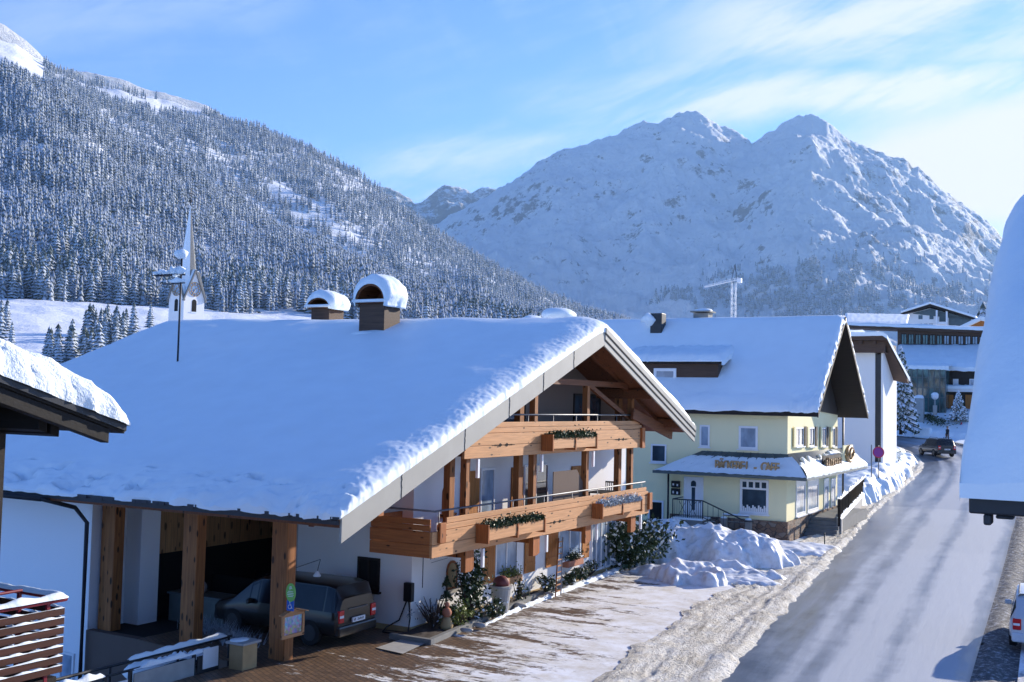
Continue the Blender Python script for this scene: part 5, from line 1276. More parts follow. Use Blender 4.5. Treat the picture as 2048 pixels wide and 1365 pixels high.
ns = t.noise(t.coord('uv', scale=(9, .16, 1)), 1.0, 6, .65, .3); n2 = t.noise(t.coord('pos'), .9, 7, .68); n3 = t.noise(t.coord('uv', scale=(22, .35, 1)), 1, 5, .6, .2)
wav = t.math('ADD', u_, t.math('MULTIPLY', t.math('SUBTRACT', t.noise(t.coord('uv', scale=(0, .03, 1)), 1, 2), .5), .12))
def trk(c, w_): return t.rng(t.math('ABSOLUTE', t.math('SUBTRACT', wav, c)), w_, w_*.25, 0, 1, True)
snowm = t.math('MAXIMUM', t.math('MAXIMUM', t.math('MULTIPLY', trk(.50, .14), .95), t.math('MULTIPLY', trk(.79, .17), 1.35)), t.math('MULTIPLY', trk(.28, .07), .5))
vfar = t.rng(su[1], 12, 34)
k = t.math('ADD', t.math('MULTIPLY', snowm, .75), t.math('MULTIPLY', t.math('SUBTRACT', ns, .5), 1.3)); k = t.math('ADD', k, t.math('MULTIPLY', t.math('SUBTRACT', n2, .5), .8)); k = t.math('ADD', k, t.math('MULTIPLY', t.math('SUBTRACT', n3, .5), .6))
k = t.math('ADD', k, t.math('MULTIPLY', vfar, .22))
far = t.rng(su[1], 92, 112); k = t.math('SUBTRACT', k, t.math('MULTIPLY', far, .35))
k = t.math('ADD', t.math('MULTIPLY', k, .62), t.math('MULTIPLY', t.rng(u_, .02, .30), .18)); k = t.math('SUBTRACT', k, t.math('MULTIPLY', t.math('MULTIPLY', t.rng(u_, .42, .12), t.rng(su[1], 42, 26)), .35)); sf = t.rng(k, -.08, .62)
edge = t.rng(u_, .955, .985)
c = t.mix(t.math('MULTIPLY', sf, .88), t.mix(t.rng(n2, .3, .7), (.055, .058, .065), (.11, .115, .125)), (.40, .435, .485))
c = t.mix(t.math('MULTIPLY', edge, .85), c, (.10, .10, .10))
t.col(c).rough(t.rng(k, .1, .7, .28, .7)); t.bump(t.math('ADD', t.math('MULTIPLY', n2, .5), n3), .25, .04)
def rfn(i, u): p = LL[i].lerp(RR_[i], u); return (p.x, p.y, gz(p.x, p.y)+.045)
strip('road', rfn, 16, t.m)
# grit-brown slush thrown on the verge
t = NT('gritty slush', .85, .2); co = t.coord('pos'); a1_ = t.noise(co, 1.6, 7, .7); a2_ = t.noise(co, 9, 5, .7); st_ = t.noise(t.coord('pos', scale=(1.6, .25, 1), rot=(0, 0, -.12)), 1.2, 5, .6)
c = t.mix(t.rng(a1_, .38, .62), (.92, .88, .78), (.74, .67, .54)); c = t.mix(t.rng(a2_, .56, .72), c, (.24, .20, .15)); c = t.mix(t.rng(st_, .56, .68, 0, .6), c, (.26, .23, .19))
c = t.mix(t.rng(a2_, .42, .3, 0, .6), c, (.78, .76, .72)); t.col(c); ru = t.noise(t.coord('uv', scale=(11, .30, 1)), 1, 6, .65, .4); c = t.mix(t.rng(ru, .50, .68, 0, .65), c, (.30, .255, .19)); c = t.mix(t.rng(ru, .40, .28, 0, .6), c, (.86, .85, .82)); t.col(c)
t.bump(t.math('ADD', a2_, t.math('ADD', a1_, ru)), 1.0, .12); SLUSH = t.m
def sfn(i, u):
    w_ = np.interp(LL[i].y, [0, 30, 44, 60, 70, 80, 92, 105, 114, 120, 140], [2.2, 2.6, 2.6, 1.6, 1.3, 1.8, 2.2, 2.6, 2.4, 1.2, 1.0]); d = (RR_[i]-LL[i]).normalized()
    w_ += .55*fbm(i*.036, 1, 5, 3, 1)*(LL[i].y < 48)+.18*fbm(i*.27, 1, 5, 3, 1); p = LL[i]-d*w_*(1-u)+d*(.25+.16*fbm(i*.12, 3, 1)+.06*fbm(i*.5, 3, 1))*u
    h = .05+.09*math.exp(-((u-.86)/.09)**2)+.02*fbm(p.x, p.y, 1, 4, 1.7)+.03*fbm(p.x, p.y, 3, 4, 6)+.06*fbm(u*7, i*.012, 4, 3, 1); h *= min(1, (1-u)*14)*min(1, u*8+.3)
    return (p.x, p.y, gz(p.x, p.y)+.045+max(.0, h)*(1 if u < 1 else 0)-.02*(u >= 1))
strip('verge', sfn, 34, SLUSH)
def s2(i, u):
    d = (RR_[i]-LL[i]).normalized(); w_ = 1.1
    p = RR_[i]-d*.15+d*w_*u; h = .08*math.sin(min(1, u*1.4)*math.pi)+.05*fbm(p.x, p.y, 1, 4, 2)
    return (p.x, p.y, gz(p.x, p.y)+.045+max(0, h)*min(1, u*9)*min(1, (1-u)*6))
t = NT('grey gravelly kerb ice', .8, .2); co = t.coord('pos'); a2_ = t.noise(co, 7, 6, .75); t.col(t.mix(t.rng(a2_, .50, .66), (.085, .085, .088), (.42, .43, .45))); t.bump(a2_, .8, .05)
strip('kerb', s2, 14, t.m)
# right pavement
t = NT('trodden snow', .8, .2); co = t.coord('pos'); a1_ = t.noise(t.coord('pos', scale=(1, .35, 1)), 1.6, 7, .7); t.col(t.mix(t.rng(a1_, .40, .60), (.82, .83, .86), (.34, .33, .33))); t.bump(a1_, .6, .06); TROD = t.m
def s3(i, u):
    d = (RR_[i]-LL[i]).normalized(); p = RR_[i]+d*(.9+7*u); return (p.x, p.y, gz(p.x, p.y)+.10+.02*fbm(p.x, p.y, 1, 3, 1))
strip('pavement', s3, 20, TROD, rng_=(0, 700))
# forecourt of brown setts under patchy snow
t = NT('snowy setts', .8, .2); co = t.coord('pos'); br = t.new('ShaderNodeTexBrick'); t.L(t.coord('pos', rot=(0, 0, .5)), br.inputs[0]); br.inputs['Scale'].default_value = 1.0; br.inputs['Brick Width'].default_value = .24; br.inputs['Row Height'].default_value = .14; br.inputs['Mortar Size'].default_value = .012
br.inputs['Color1'].default_value = (.20, .125, .075, 1); br.inputs['Color2'].default_value = (.13, .085, .055, 1); br.inputs['Mortar'].default_value = (.06, .045, .035, 1)
P_ = t.sep(t.new('ShaderNodeNewGeometry').outputs['Position'])
cs = t.noise(t.coord('pos', scale=(.55, 1.9, 1), rot=(0, 0, .55)), .75, 8, .68, .3); cs2 = t.noise(co, 4.5, 6, .72)
g_ = t.math('ADD', t.math('MULTIPLY', P_[0], .045), t.math('MULTIPLY', P_[1], .011))       # more snow towards the road and the far end
k = t.math('ADD', t.math('ADD', cs, t.math('MULTIPLY', cs2, .35)), g_)
k = t.math('ADD', k, t.math('MULTIPLY', t.math('SUBTRACT', t.noise(t.coord('pos', scale=(.8, 3.4, 1), rot=(0, 0, .5)), 2.2, 5, .7), .5), .35)); f = t.rng(k, .27, .345)
dirty = t.mix(t.rng(t.noise(co, 1.1, 6, .7), .4, .65), (.86, .86, .86), (.64, .59, .50))
wet = t.mix(t.rng(t.noise(co, .5, 4), .4, .6), (.6, .6, .6), (1, 1, 1))
c = t.mix(t.math('MULTIPLY', f, .96), br.outputs[0], dirty); t.col(c).rough(t.rng(f, 0, 1, .45, .85)); t.bump(t.math('ADD', f, t.math('MULTIPLY', cs2, .5)), .6, .04)
m = MB(); rows = []
for i in range(90):
    y = lerp(8, 47.5, i/89); k_ = min(range(NR), key=lambda q: abs(LL[q].y-y)); xr = LL[k_].x-1.2
    xl = np.interp(y, [8, 20.7, 20.9, 24.9, 47.5], [-18.85, -18.85, -22.9, -17.35, -17.35]) if y < 24.9 else -17.35
    if 20.7 < y < 25.7: xl = -22.9
    rows.append([(lerp(xl, xr, j/30), y, .022+.012*fbm(lerp(xl, xr, j/30), y, 1, 3, 1.5)) for j in range(31)])
m.grid(rows); o = m.build('forecourt', t.m, smooth=True); o['kind'] = 'structure'
# pale concrete apron by the carport
m = MB(); q = [onz(*p, .05) for p in ((752, 1296), (806, 1308), (868, 1279), (835, 1268))]; m.add([(v.x, v.y, .052) for v in q], [(0, 1, 2, 3)]); o = m.build('apron', 'concrete'); o['kind'] = 'structure'
# snow heaps: crumbly height fields
def heap(name, label, x0, x1, y0, y1, blobs, n=(90, 90), mat='snow_dirty', rough=.14, kind=None, seed=0, base=None):
    rows = []
    for i in range(n[1]+1):
        y = lerp(y0, y1, i/n[1]); row = []
        for j in range(n[0]+1):
            x = lerp(x0, x1, j/n[0]); h = 0
            for (bx, by, rx, ry, hh) in blobs:
                wx = x+.5*fbm(x, y, seed+1, 3, .8); wy = y+.5*fbm(x, y, seed+6, 3, .8)
                d2 = ((wx-bx)/rx)**2+((wy-by)/ry)**2; v_ = hh*max(0, 1-d2)**.55; h = max(h, v_)
            if h > .02: h += rough*min(1, h*2)*(fbm(x, y, seed, 3, .9)+1.5*(.28-abs(fbm(x, y, seed+3, 2, .55)))+.10*fbm(x, y, seed+4, 4, 4))
            row.append((x, y, gz(x, y)-.03+max(0, h)))
        rows.append(row)
    m = MB(); m.grid(rows)
    keep = []; 
    for f_ in m.f:
        if max(m.v[k][2]-gz(m.v[k][0], m.v[k][1]) for k in f_) > -.02: keep.append(f_)
    m.f = keep; m.m = [0]*len(keep)
    return solo(m, name, mat, label, 'snow pile', ((x0+x1)/2, (y0+y1)/2, 0), smooth=True, kind=kind)
def g(px, py): p = onz(px, py, 0); return p.x, p.y
B = []
for (px, py, rx, ry, h) in ((1345, 1112, 2.2, 3.0, .9), (1400, 1118, 2.4, 2.6, 1.35), (1450, 1126, 2.4, 2.2, 1.45), (1492, 1128, 2.2, 1.8, 1.25), (1530, 1128, 1.3, 1.5, .7), (1400, 1156, 3.4, 1.2, .35), (1470, 1152, 2.2, 1.1, .45), (1320, 1085, 1.5, 4.0, 1.0), (1370, 1160, 1.5, 1.2, .7)):
    x, y = g(px, py); B.append((x, y, rx, ry, h))
heap('snow_pile', 'big lumpy ploughed snow pile on the forecourt in front of the bakery', -20.5, -8.5, 37, 54.5, B, (190, 210), seed=2.2, rough=.26)
B = [(*g(px, py), rx, ry, h) for (px, py, rx, ry, h) in ((1590, 1108, 1.6, 1.3, .35), (1625, 1100, 1.3, 1.6, .3), (1560, 1098, 1.4, 1.0, .4))]
heap('snow_pile', 'low shovelled snow strip at the foot of the bakery stone base', -15.5, -9.5, 44, 53, B, (80, 80), seed=5.2, rough=.12)
B = [(-15.4, 78, 1.6, 6, 1.7), (-15.0, 83, 1.6, 5, 1.9), (-15.6, 89, 1.8, 6, 1.6), (-17.0, 99, 2.2, 7, 1.2), (-20, 109, 3, 6, .9), (-16.5, 72, 1.2, 3, 1.2), (-25, 116, 5, 2, .6)]
heap('snow_bank', 'tall cut snow bank between the street bend and the white house', -32, -13.2, 68, 119, B, (120, 260), 'snow', seed=8.2, rough=.12)
B = [(-30, 134.4, 12, 1.0, .7), (-10, 127, 1.8, 4, .6), (-17, 131.5, 5, 1.2, .6), (-45, 135, 12, 1, .7), (-6.0, 112, 2.5, 12, .7)]
heap('snow_bank', 'long low ploughed snow ridge along the far side of the bend', -58, -2, 96, 137, B, (220, 160), 'snow', seed=9.2, rough=.15)
B = [(-17.1, 33.5, .0, 0, 0)]
# white ribbon of snow along the bed, kerb, soil, planting
k0 = onz(868, 1283, .1); k1 = onz(1245, 1118, .1)
kd = Vector((k1.x-k0.x, k1.y-k0.y, 0)); kn = Vector((kd.y, -kd.x, 0)).normalized()
K = lambda t_, off=0., z=0.: (k0.x+kd.x*t_+kn.x*off, k0.y+kd.y*t_+kn.y*off, z)
m = MB(); m.hexa([K(0, -.16, 0), K(0, 0, 0), K(1.05, 0, 0), K(1.05, -.16, 0), K(0, -.16, .17), K(0, 0, .17), K(1.05, 0, .17), K(1.05, -.16, .17)]); m.box(XW+.01, k0.x-.0, k0.y-.16, k0.y, 0, .169)
o = m.build('bed_kerb', 'concrete_dark', bevel=.01); o['kind'] = 'structure'
m = MB(); rows = []
for i in range(80):
    a = i/79; rows.append([(lerp(XW+.045, K(a, -.16)[0], j/12), lerp(k0.y+.0, k1.y, a), .12+.06*fbm(j*.3, a*18, 2, 4, 1)) for j in range(13)])
m.grid(rows); o = m.build('flower_bed', 'soil', smooth=True); o['kind'] = 'structure'
rows = []
m = MB(); nn_ = 150
for i in range(nn_+1):
    a = lerp(.14, 1.12, i/nn_); k_ = .5+.7*fbm(a*30, 1, 4, 4, 1); w_ = (.12+.5*max(0, a-.3)**1.2)*(1+.5*k_); h = .13*(.5+k_*.6)*min(1, (a-.14)*9); row = []
    for j in range(9):
        u = j/8; an = u*math.pi; row.append(K(a, .12+.35*a*a+w_*u+.05*fbm(a*60, u, 7, 3, 1), .03+max(.0, h*math.sin(an)*(1+.4*fbm(a*80, u*3, 5, 3, 1)))))
    rows.append(row)
m.grid(rows); o = m.build('snow_ridge', 'snow_edge', smooth=True); o['kind'] = 'structure'
# ------------------------------------------------------------ plants
def shrub(name, label, cat, x, y, z, rx, ry, rz, n, size, mat, stems=7, frost=0, group=None, shape=None, mat2='snow'):
    sh = thing(name, label, cat, (x, y, z), group)
    c = MB(); ends = []
    for i in range(stems):
        a = random.random()*6.28; r_ = random.uniform(.2, .9); e = Vector((x+rx*r_*math.cos(a), y+ry*r_*math.sin(a), z+rz*random.uniform(1.1, 1.8))); ends.append(e)
        mid = Vector((x, y, z)).lerp(e, .5)+Vector((random.gauss(0, .05), random.gauss(0, .05), rz*.1)); c.tube([(x, y, z), mid, e], [.03, .02, .008], 5)
    c.build('stem', 'bark', sh)
    cl = [(Vector((random.gauss(0, .38)*rx, random.gauss(0, .38)*ry, rz+random.gauss(0, .38)*rz)), random.uniform(.12, .3)) for _ in range(max(8, n//60))]
    c = MB(); c2 = MB()
    for i in range(n):
        p, r_ = random.choice(cl); q_ = Vector((x, y, z))+p+Vector((random.gauss(0, 1)*rx, random.gauss(0, 1)*ry, random.gauss(0, 1)*rz))*r_
        if q_.z < z+.02: q_.z = z+.02+random.random()*.1
        if shape: 
            tt = (q_.z-z)/(2*rz); s_ = shape(tt); q_.x = x+(q_.x-x)*s_; q_.y = y+(q_.y-y)*s_
        (c2 if random.random() < frost else c).leaf(q_, size*random.uniform(.6, 1.4))
    c.build('foliage', mat, sh)
    if frost and len(c2.f): c2.build('snowy_leaves', mat2, sh)
    return sh
def gp_(px, py, z=.12): p = onz(px, py, z); return p.x, p.y
x, y = gp_(1250, 1118); shrub('shrub', 'large dark evergreen shrub dusted with snow at the far corner of the chalet', 'shrub', x-.15, y-1.3, .1, 1.9, 2.1, .95, 14000, .11, 'leaf', 14, .12)
x, y = gp_(945, 1243); shrub('climbing_plant', 'tall bushy climbing plant against the white wall near the niche', 'plant', x-.15, y+.1, .1, .5, .55, 1.0, 1500, .07, 'leaf', 8, .05)
x, y = gp_(918, 1250); shrub('bush', 'low yellow-green bush at the foot of the climbing plant', 'shrub', x, y-.1, .1, .42, .5, .32, 800, .05, 'leaf_y', 6, .02)
x, y = gp_(862, 1262); shrub('dry_bush', 'thin leafless frosted twigs at the white wall corner', 'shrub', x-.2, y+.4, .1, .5, .7, .5, 260, .04, 'leaf_frost', 26, .2)
x, y = gp_(1042, 1200); shrub('rose_bush', 'sparse pale green bush right of the round-topped pot', 'shrub', x-.1, y, .1, .32, .4, .4, 300, .05, 'leaf', 8, .25)
x, y = gp_(1092, 1185); shrub('garden_plant', 'leafy garden plant just left of the ladder foot', 'plant', x, y, .1, .4, .5, .35, 420, .06, 'leaf', 7, .2)
for i, (px, py, lb_) in enumerate(((1140, 1168, 'dark spiky plant just right of the ladder'), (1160, 1160, 'dark spiky plant second to the right of the ladder'), (1180, 1150, 'dark low plant midway between ladder and big shrub'), (985, 1236, 'low green ground plant in front of the big pot'))):
    x, y = gp_(px, py); shrub('garden_plant', lb_, 'plant', x, y, .1, .4, .45, .3, 350, .06, 'leaf', 8, .15)
# topiary with clay figure
x, y = gp_(893, 1258); tg = thing('spiral_topiary', 'small tiered clipped evergreen standing behind the clay garden figure', 'plant', (x-.25, y+.35, .1))
c = MB(); c.tube([(x-.25, y+.35, .1), (x-.25, y+.35, 1.35)], .025, 6); c.build('stem', 'bark', tg)
c = MB()
for z_, r_ in ((.45, .26), (.85, .2), (1.25, .13)):
    for i in range(260): a = random.random()*6.28; b = random.random(); c.leaf((x-.25+r_*b*math.cos(a), y+.35+r_*b*math.sin(a), z_+(1-b)*.28+random.gauss(0, .02)), .04)
c.build('foliage', 'leaf', tg)
cf = thing('garden_figure', 'terracotta garden figure with round head on a clay base at the wall corner', 'figure', (x, y, .1))
c = MB(); c.lathe([(.16, 0), (.19, .12), (.14, .26), (.09, .36)], (x, y, .1), 14); c.build('clay_base', 'ochre', cf, smooth=True)
c = MB(); c.lathe([(.09, .36), (.13, .42), (.14, .50), (.10, .58), (.05, .62)], (x, y, .1), 14); c.build('body', 'terracotta', cf, smooth=True); c = MB(); c.blob((x, y, .80), .08, 10, 8); c.build('head', 'terracotta', cf, smooth=True)
# pot with red ball
x, y = gp_(1007, 1224); pt = thing('plant_pot', 'tall grey tapered pot topped with a dark red ball', 'pot', (x-.1, y, .12))
c = MB(); c.lathe([(.22, 0), (.23, .03), (.33, .72), (.37, .74), (.37, .80), (.31, .80)], (x-.1, y, .12), 20); c.build('pot', 'concrete', pt, smooth=False)
c = MB(); c.blob((x-.1, y, 1.0), (.26, .26, .22), 16, 12, amp=.04, fr=6); c.build('ball', 'maroon', pt, smooth=True)
# stones in the bed
for i, (px, py, s_, lb_) in enumerate(((960, 1252, .15, 'pale round stone near the climbing plant'), (1040, 1212, .16, 'flat pale slab stone behind the bed kerb'), (1098, 1190, .12, 'flat stone near the ladder in the bed'), (933, 1262, .13, 'small white stone beside the kerb below the bush'))):
    x, y = gp_(px, py); c = MB(); c.blob((x, y, .14), (s_*1.5, s_, s_*.5), 10, 7, amp=.2, seed=i); solo(c, 'stone', 'concrete', lb_, 'stone', (x, y, .12), 'stones in the flower bed', smooth=True)
# ladder
la = thing('ladder', 'wooden ladder leaning against the chalet wall under the lower balcony', 'ladder', (-16.9, 33.6, .1))
b0 = onz(1111, 1192, .15); tp0 = onx(1117, 1078, XW+.12); 
for dy in (-.0, .40):
    c = MB(); c.bar(b0+Vector((0, dy, 0)), tp0+Vector((0, dy*.85, 0)), .045, .07); c.build('rail', 'larch_z' if dy == 0 else 'concrete', la)
for i in range(9):
    a = b0.lerp(tp0, (i+.6)/9.2); c = MB(); c.bar(a, a+Vector((0, .38, 0)), .035, .035); c.build('rung', 'larch', la)
# window planters
for y_, lb_ in ((31.3, 'window planter with dry plants under the ground floor window next to the ladder'), (36.1, 'window planter with reddish plants under the ground floor window near the big shrub')):
    wp = thing('window_box', lb_, 'flower box', (XW+.2, y_, .7), 'window boxes on the ground floor')
    c = MB(); c.box(XW+.04, XW+.30, y_-.65, y_+.65, .68, .90); c.build('trough', 'terracotta' if y_ > 33 else 'larch', wp, bevel=.01)
    c = MB(); 
    for i in range(420): c.leaf((random.uniform(XW+.05, XW+.34), y_+random.gauss(0, .3), .92+abs(random.gauss(0, .13))), .045)
    c.build('plants', 'leaf_y' if y_ < 33 else 'leaf', wp)
# wall lettering (faint) and number
c = MB()
for q in range(15): c.bar((XW+.006, 26.75+q*.075, 1.95+.02*(q % 3)), (XW+.006, 26.79+q*.075, 2.06+.05*((q*5) % 4 == 0)), .006, .014)
c.bar((XW+.006, 26.8, 1.86), (XW+.006, 27.7, 1.90), .006, .012); c.build('faded_wall_script', 'steel', ch)
c = MB(); c.box(XW+.001, XW+.02, 26.35, 26.37, 1.2, 2.2); c.build('wall_groove', 'steel', ch)
# meter box + cable on the carport side wall
mx0 = ony(822, 1185, YS)
mb_ = thing('wall_charger', 'black wall-mounted charging box with hanging cable beside the van', 'charger', (mx0.x, YS, 0))
c = MB(); c.box(mx0.x-.16, mx0.x+.12, YS-.16, YS-.001, mx0.z-.25, mx0.z+.28); c.build('box', 'black', mb_, bevel=.02)
c = MB(); c.tube([(mx0.x-.08, YS-.1, mx0.z-.25), (mx0.x-.3, YS-.12, mx0.z-.8), (mx0.x-.6, YS-.3, .15), (mx0.x-.6, YS-.5, .04), (mx0.x-.1, YS-.5, .04), (mx0.x+.1, YS-.25, .08), (mx0.x+.06, YS-.1, mx0.z-.7), (mx0.x+.0, YS-.1, mx0.z-.25)], .022, 6); c.build('cable', 'black', mb_, smooth=True)
lm = ony(634, 1152, 23.4); hl = thing('hanging_lamp', 'small bright bowl lamp hanging on a wire under the carport roof', 'lamp', (lm.x, lm.y, lm.z))
c = MB(); c.lathe([(.015, .13), (.03, .12), (.11, .0), (.10, -.02)], (lm.x, lm.y, lm.z), 14); c.build('shade', 'whitepaint', hl, smooth=True)
c = MB(); c.tube([(lm.x, lm.y, lm.z+.1), (lm.x+.1, lm.y, lm.z+.45), (-18.1, 21.5, lm.z+.5)], .010, 5); c.build('wire', 'darkmetal', hl)
# signs on the corner post
xp_ = -18.2+.17
def disc_pts(cx, cz, rx, rz, n=24): return [(cx+rx*math.cos(2*math.pi*i/n), cz+rz*math.sin(2*math.pi*i/n)) for i in range(n)]
YP = 21.16
s0 = ony(580, 1186, YP-.05); gs = thing('green_sign', 'oval bright green sign with white lines of writing on the corner post', 'sign', (s0.x, s0.y, s0.z))
w_ = WB('y', YP); w_.wprism(disc_pts(s0.x, s0.z, .15, .23), .005, .03); w_.build('plate', 'green_sign', gs)
w_ = WB('y', YP)
for i, (l_, z_) in enumerate(((.06, .14), (.10, .10), (.16, .02), (.2, -.02), (.2, -.06), (.16, -.10))): w_.wb(s0.x-l_/2, s0.x+l_/2, .031, .034, s0.z+z_, s0.z+z_+.014)
w_.build('writing', 'whitepaint', gs)
text_mesh('P', .13, .002, 'letter', 'whitepaint', gs, face_mat((s0.x, YP-.034, s0.z+.06), 'y'))
s1 = ony(579, 1212, YP-.05); ws = thing('wheelchair_sign', 'small square blue parking sign with a white wheelchair symbol below the green sign', 'sign', (s1.x, s1.y, s1.z))
w_ = WB('y', YP); w_.wb(s1.x-.11, s1.x+.11, .005, .025, s1.z-.13, s1.z+.13); w_.build('plate', 'blue_sign', ws)
c = MB(); yy = YP-.03; X_ = lambda a, b: (s1.x+a, yy, s1.z+b)
c.blob(X_(-.01, .085), (.016, .006, .016), 8, 6); c.tube([X_(-.01, .065), X_(0, .0), X_(.045, .0), X_(.06, -.06), X_(.075, -.06)], .008, 5); c.tube([X_(-.005, .035), X_(.035, .035)], .007, 5)
c.tube([X_(-.01+.05*math.cos(a), -.03+.05*math.sin(a)) for a in np.linspace(math.radians(120), math.radians(350), 14)], .008, 5); c.build('symbol', 'whitepaint', ws)
s2_ = onx(581, 1252, xp_+.03); sb = thing('wooden_notice_board', 'small roofed wooden frame holding a colourful village picture on the corner post', 'sign', (s2_.x, s2_.y, s2_.z))
PB = xp_+.01; yc = 21.42; hw_, hh_ = .42, .30; zc = s2_.z
w_ = WB('x', PB)
w_.wb(yc-hw_, yc+hw_, 0, .05, zc-hh_, zc-hh_+.09); w_.wb(yc-hw_, yc+hw_, 0, .05, zc+hh_-.06, zc+hh_); w_.wb(yc-hw_, yc-hw_+.08, 0, .05, zc-hh_+.09, zc+hh_-.06); w_.wb(yc+hw_-.08, yc+hw_, 0, .05, zc-hh_+.09, zc+hh_-.06)
w_.wprism([(yc-hw_, zc+hh_+.001), (yc+hw_, zc+hh_+.001), (yc, zc+hh_+.10)], 0, .05)
w_.build('frame', 'larch', sb, bevel=.006)
c = MB(); 
for a, b in (((yc-hw_-.06, zc+hh_-.0), (yc, zc+hh_+.13)), ((yc, zc+hh_+.13), (yc+hw_+.06, zc+hh_))): c.bar((PB+.05, a[0], a[1]), (PB+.05, b[0], b[1]), .16, .025)
c.build('little_roof', 'larch', sb)
t = NT('painted village picture', .5, .3); co = t.coord('obj', scale=(1, 6, 6)); nzz = t.noise(co, 1.0, 4, .6); zz_ = t.sep(t.coord('obj'))[2]
c_ = t.mix(t.rng(t.math('ADD', zz_, t.math('MULTIPLY', nzz, .25)), .06, .16), (.40, .30, .26), (.30, .48, .62)); v_ = t.voro(t.coord('obj', scale=(1, 12, 12)), 1.2, out='Color'); c_ = t.mix(.35, c_, v_); t.col(c_)
w_ = WB('x', PB); w_.wb(yc-hw_+.08, yc+hw_-.08, .005, .02, zc-hh_+.09, zc+hh_-.06); w_.build('picture', t.m, sb)
# ochre box pillar and the ramp parapet
p0 = onz(568, 1352, 0.0); bx = thing('wall_pillar', 'short ochre masonry pillar with a flat snowy cap below the corner post', 'pillar', (-18.55, 19.9, 0))
xq, yq = -18.45, 20.15
c = MB(); c.box(xq-.22, xq+.22, yq-.25, yq+.25, -.1, .62); c.build('body', 'ochre', bx, bevel=.01); c = MB(); c.box(xq-.29, xq+.29, yq-.32, yq+.32, .621, .68); c.build('cap', 'concrete', bx, bevel=.01)
c = MB(); c.blob((xq-.08, yq-.05, .68), (.2, .24, .05), half=True); c.build('cap_snow', 'snow', bx, smooth=True)
rp = thing('ramp_parapet', 'dark railing wall with grey panels, white notices and snow running along the sunken ramp', 'parapet', (-18.9, 17, 0))
xa_ = -18.95
c = MB(); c.box(xa_-.12, xa_+.0, 12.5, 19.8, -1.8, .0); c.build('wall', 'concrete_dark', rp)
for i, (ya_, yb_, mt) in enumerate(((12.5, 14.4, 'greenmetal'), (14.45, 16.4, 'greenmetal'), (17.2, 19.0, 'concrete'), (19.1, 19.8, 'darkmetal'))):
    c = MB(); c.box(xa_+.01, xa_+.05, ya_, yb_, -.35, .42); c.build('panel', mt, rp, bevel=.005)
for (ya_, zc_) in ((16.75, .12), (19.5, .35)): c = MB(); c.box(xa_+.055, xa_+.075, ya_-.25, ya_+.25, zc_-.25, zc_+.22); c.build('notice', 'whitepaint', rp)
c = MB()
for y_ in (12.5, 14.42, 16.45, 17.15, 19.05, 19.8): c.box(xa_-.06, xa_+.0, y_-.04, y_+.04, 0, .50)
c.tube([(xa_-.03, 12.5, .50), (xa_-.03, 19.8, .50)], .03, 6); c.tube([(xa_-.5, 12.5, .55), (xa_-.5, 20.8, .55)], .035, 6)
for y_ in (13, 15, 17, 19, 20.7): c.tube([(xa_-.5, y_, -1.6), (xa_-.5, y_, .55)], .03, 6)
c.build('railing', 'darkmetal', rp)
c = MB(); snow_strip(c, (xa_-.0, 12.5, .52), (xa_-.0, 16.4, .52), .16, .10, 40, .6, 3); snow_strip(c, (xa_-.0, 17.2, .50), (xa_-.0, 19.6, .50), .12, .07, 26, .9, 5); snow_strip(c, (xa_-.5, 17.5, .58), (xa_-.5, 20.6, .58), .12, .10, 30, .5, 6)
c.build('railing_snow', 'snow', rp, smooth=True)
# covered frame in the sunken yard
fx, fy = -20.6, 17.2; pg = thing('stair_canopy_frame', 'low metal frame with thick snow on its bars in the sunken yard', 'frame', (fx, fy, -1.7))
c = MB(); qf = [onz(287, 1343, .1), onz(364, 1318, .25), onz(424, 1322, .2), onz(345, 1352, .05)]
for i in range(4): c.tube([qf[i], qf[(i+1) % 4]], .035, 6)
for i in range(1, 5): c.tube([qf[0].lerp(qf[3], i/5), qf[1].lerp(qf[2], i/5)], .022, 5)
for q_ in qf: c.tube([q_, (q_.x, q_.y, -1.7)], .035, 6)
c.build('frame', 'darkmetal', pg)
c = MB(); snow_strip(c, qf[0]+Vector((0, 0, .03)), qf[1]+Vector((0, 0, .03)), .28, .16, 30, .25, 3); snow_strip(c, qf[1]+Vector((0, 0, .03)), qf[2]+Vector((0, 0, .03)), .26, .15, 24, .25, 4); snow_strip(c, qf[3]+Vector((0, 0, .03)), qf[0]+Vector((0, 0, .03)), .2, .1, 24, .4, 5); c.blob(qf[0], (.45, .45, .25), seed=4, amp=.3)
c.build('bar_snow', 'snow', pg, smooth=True)
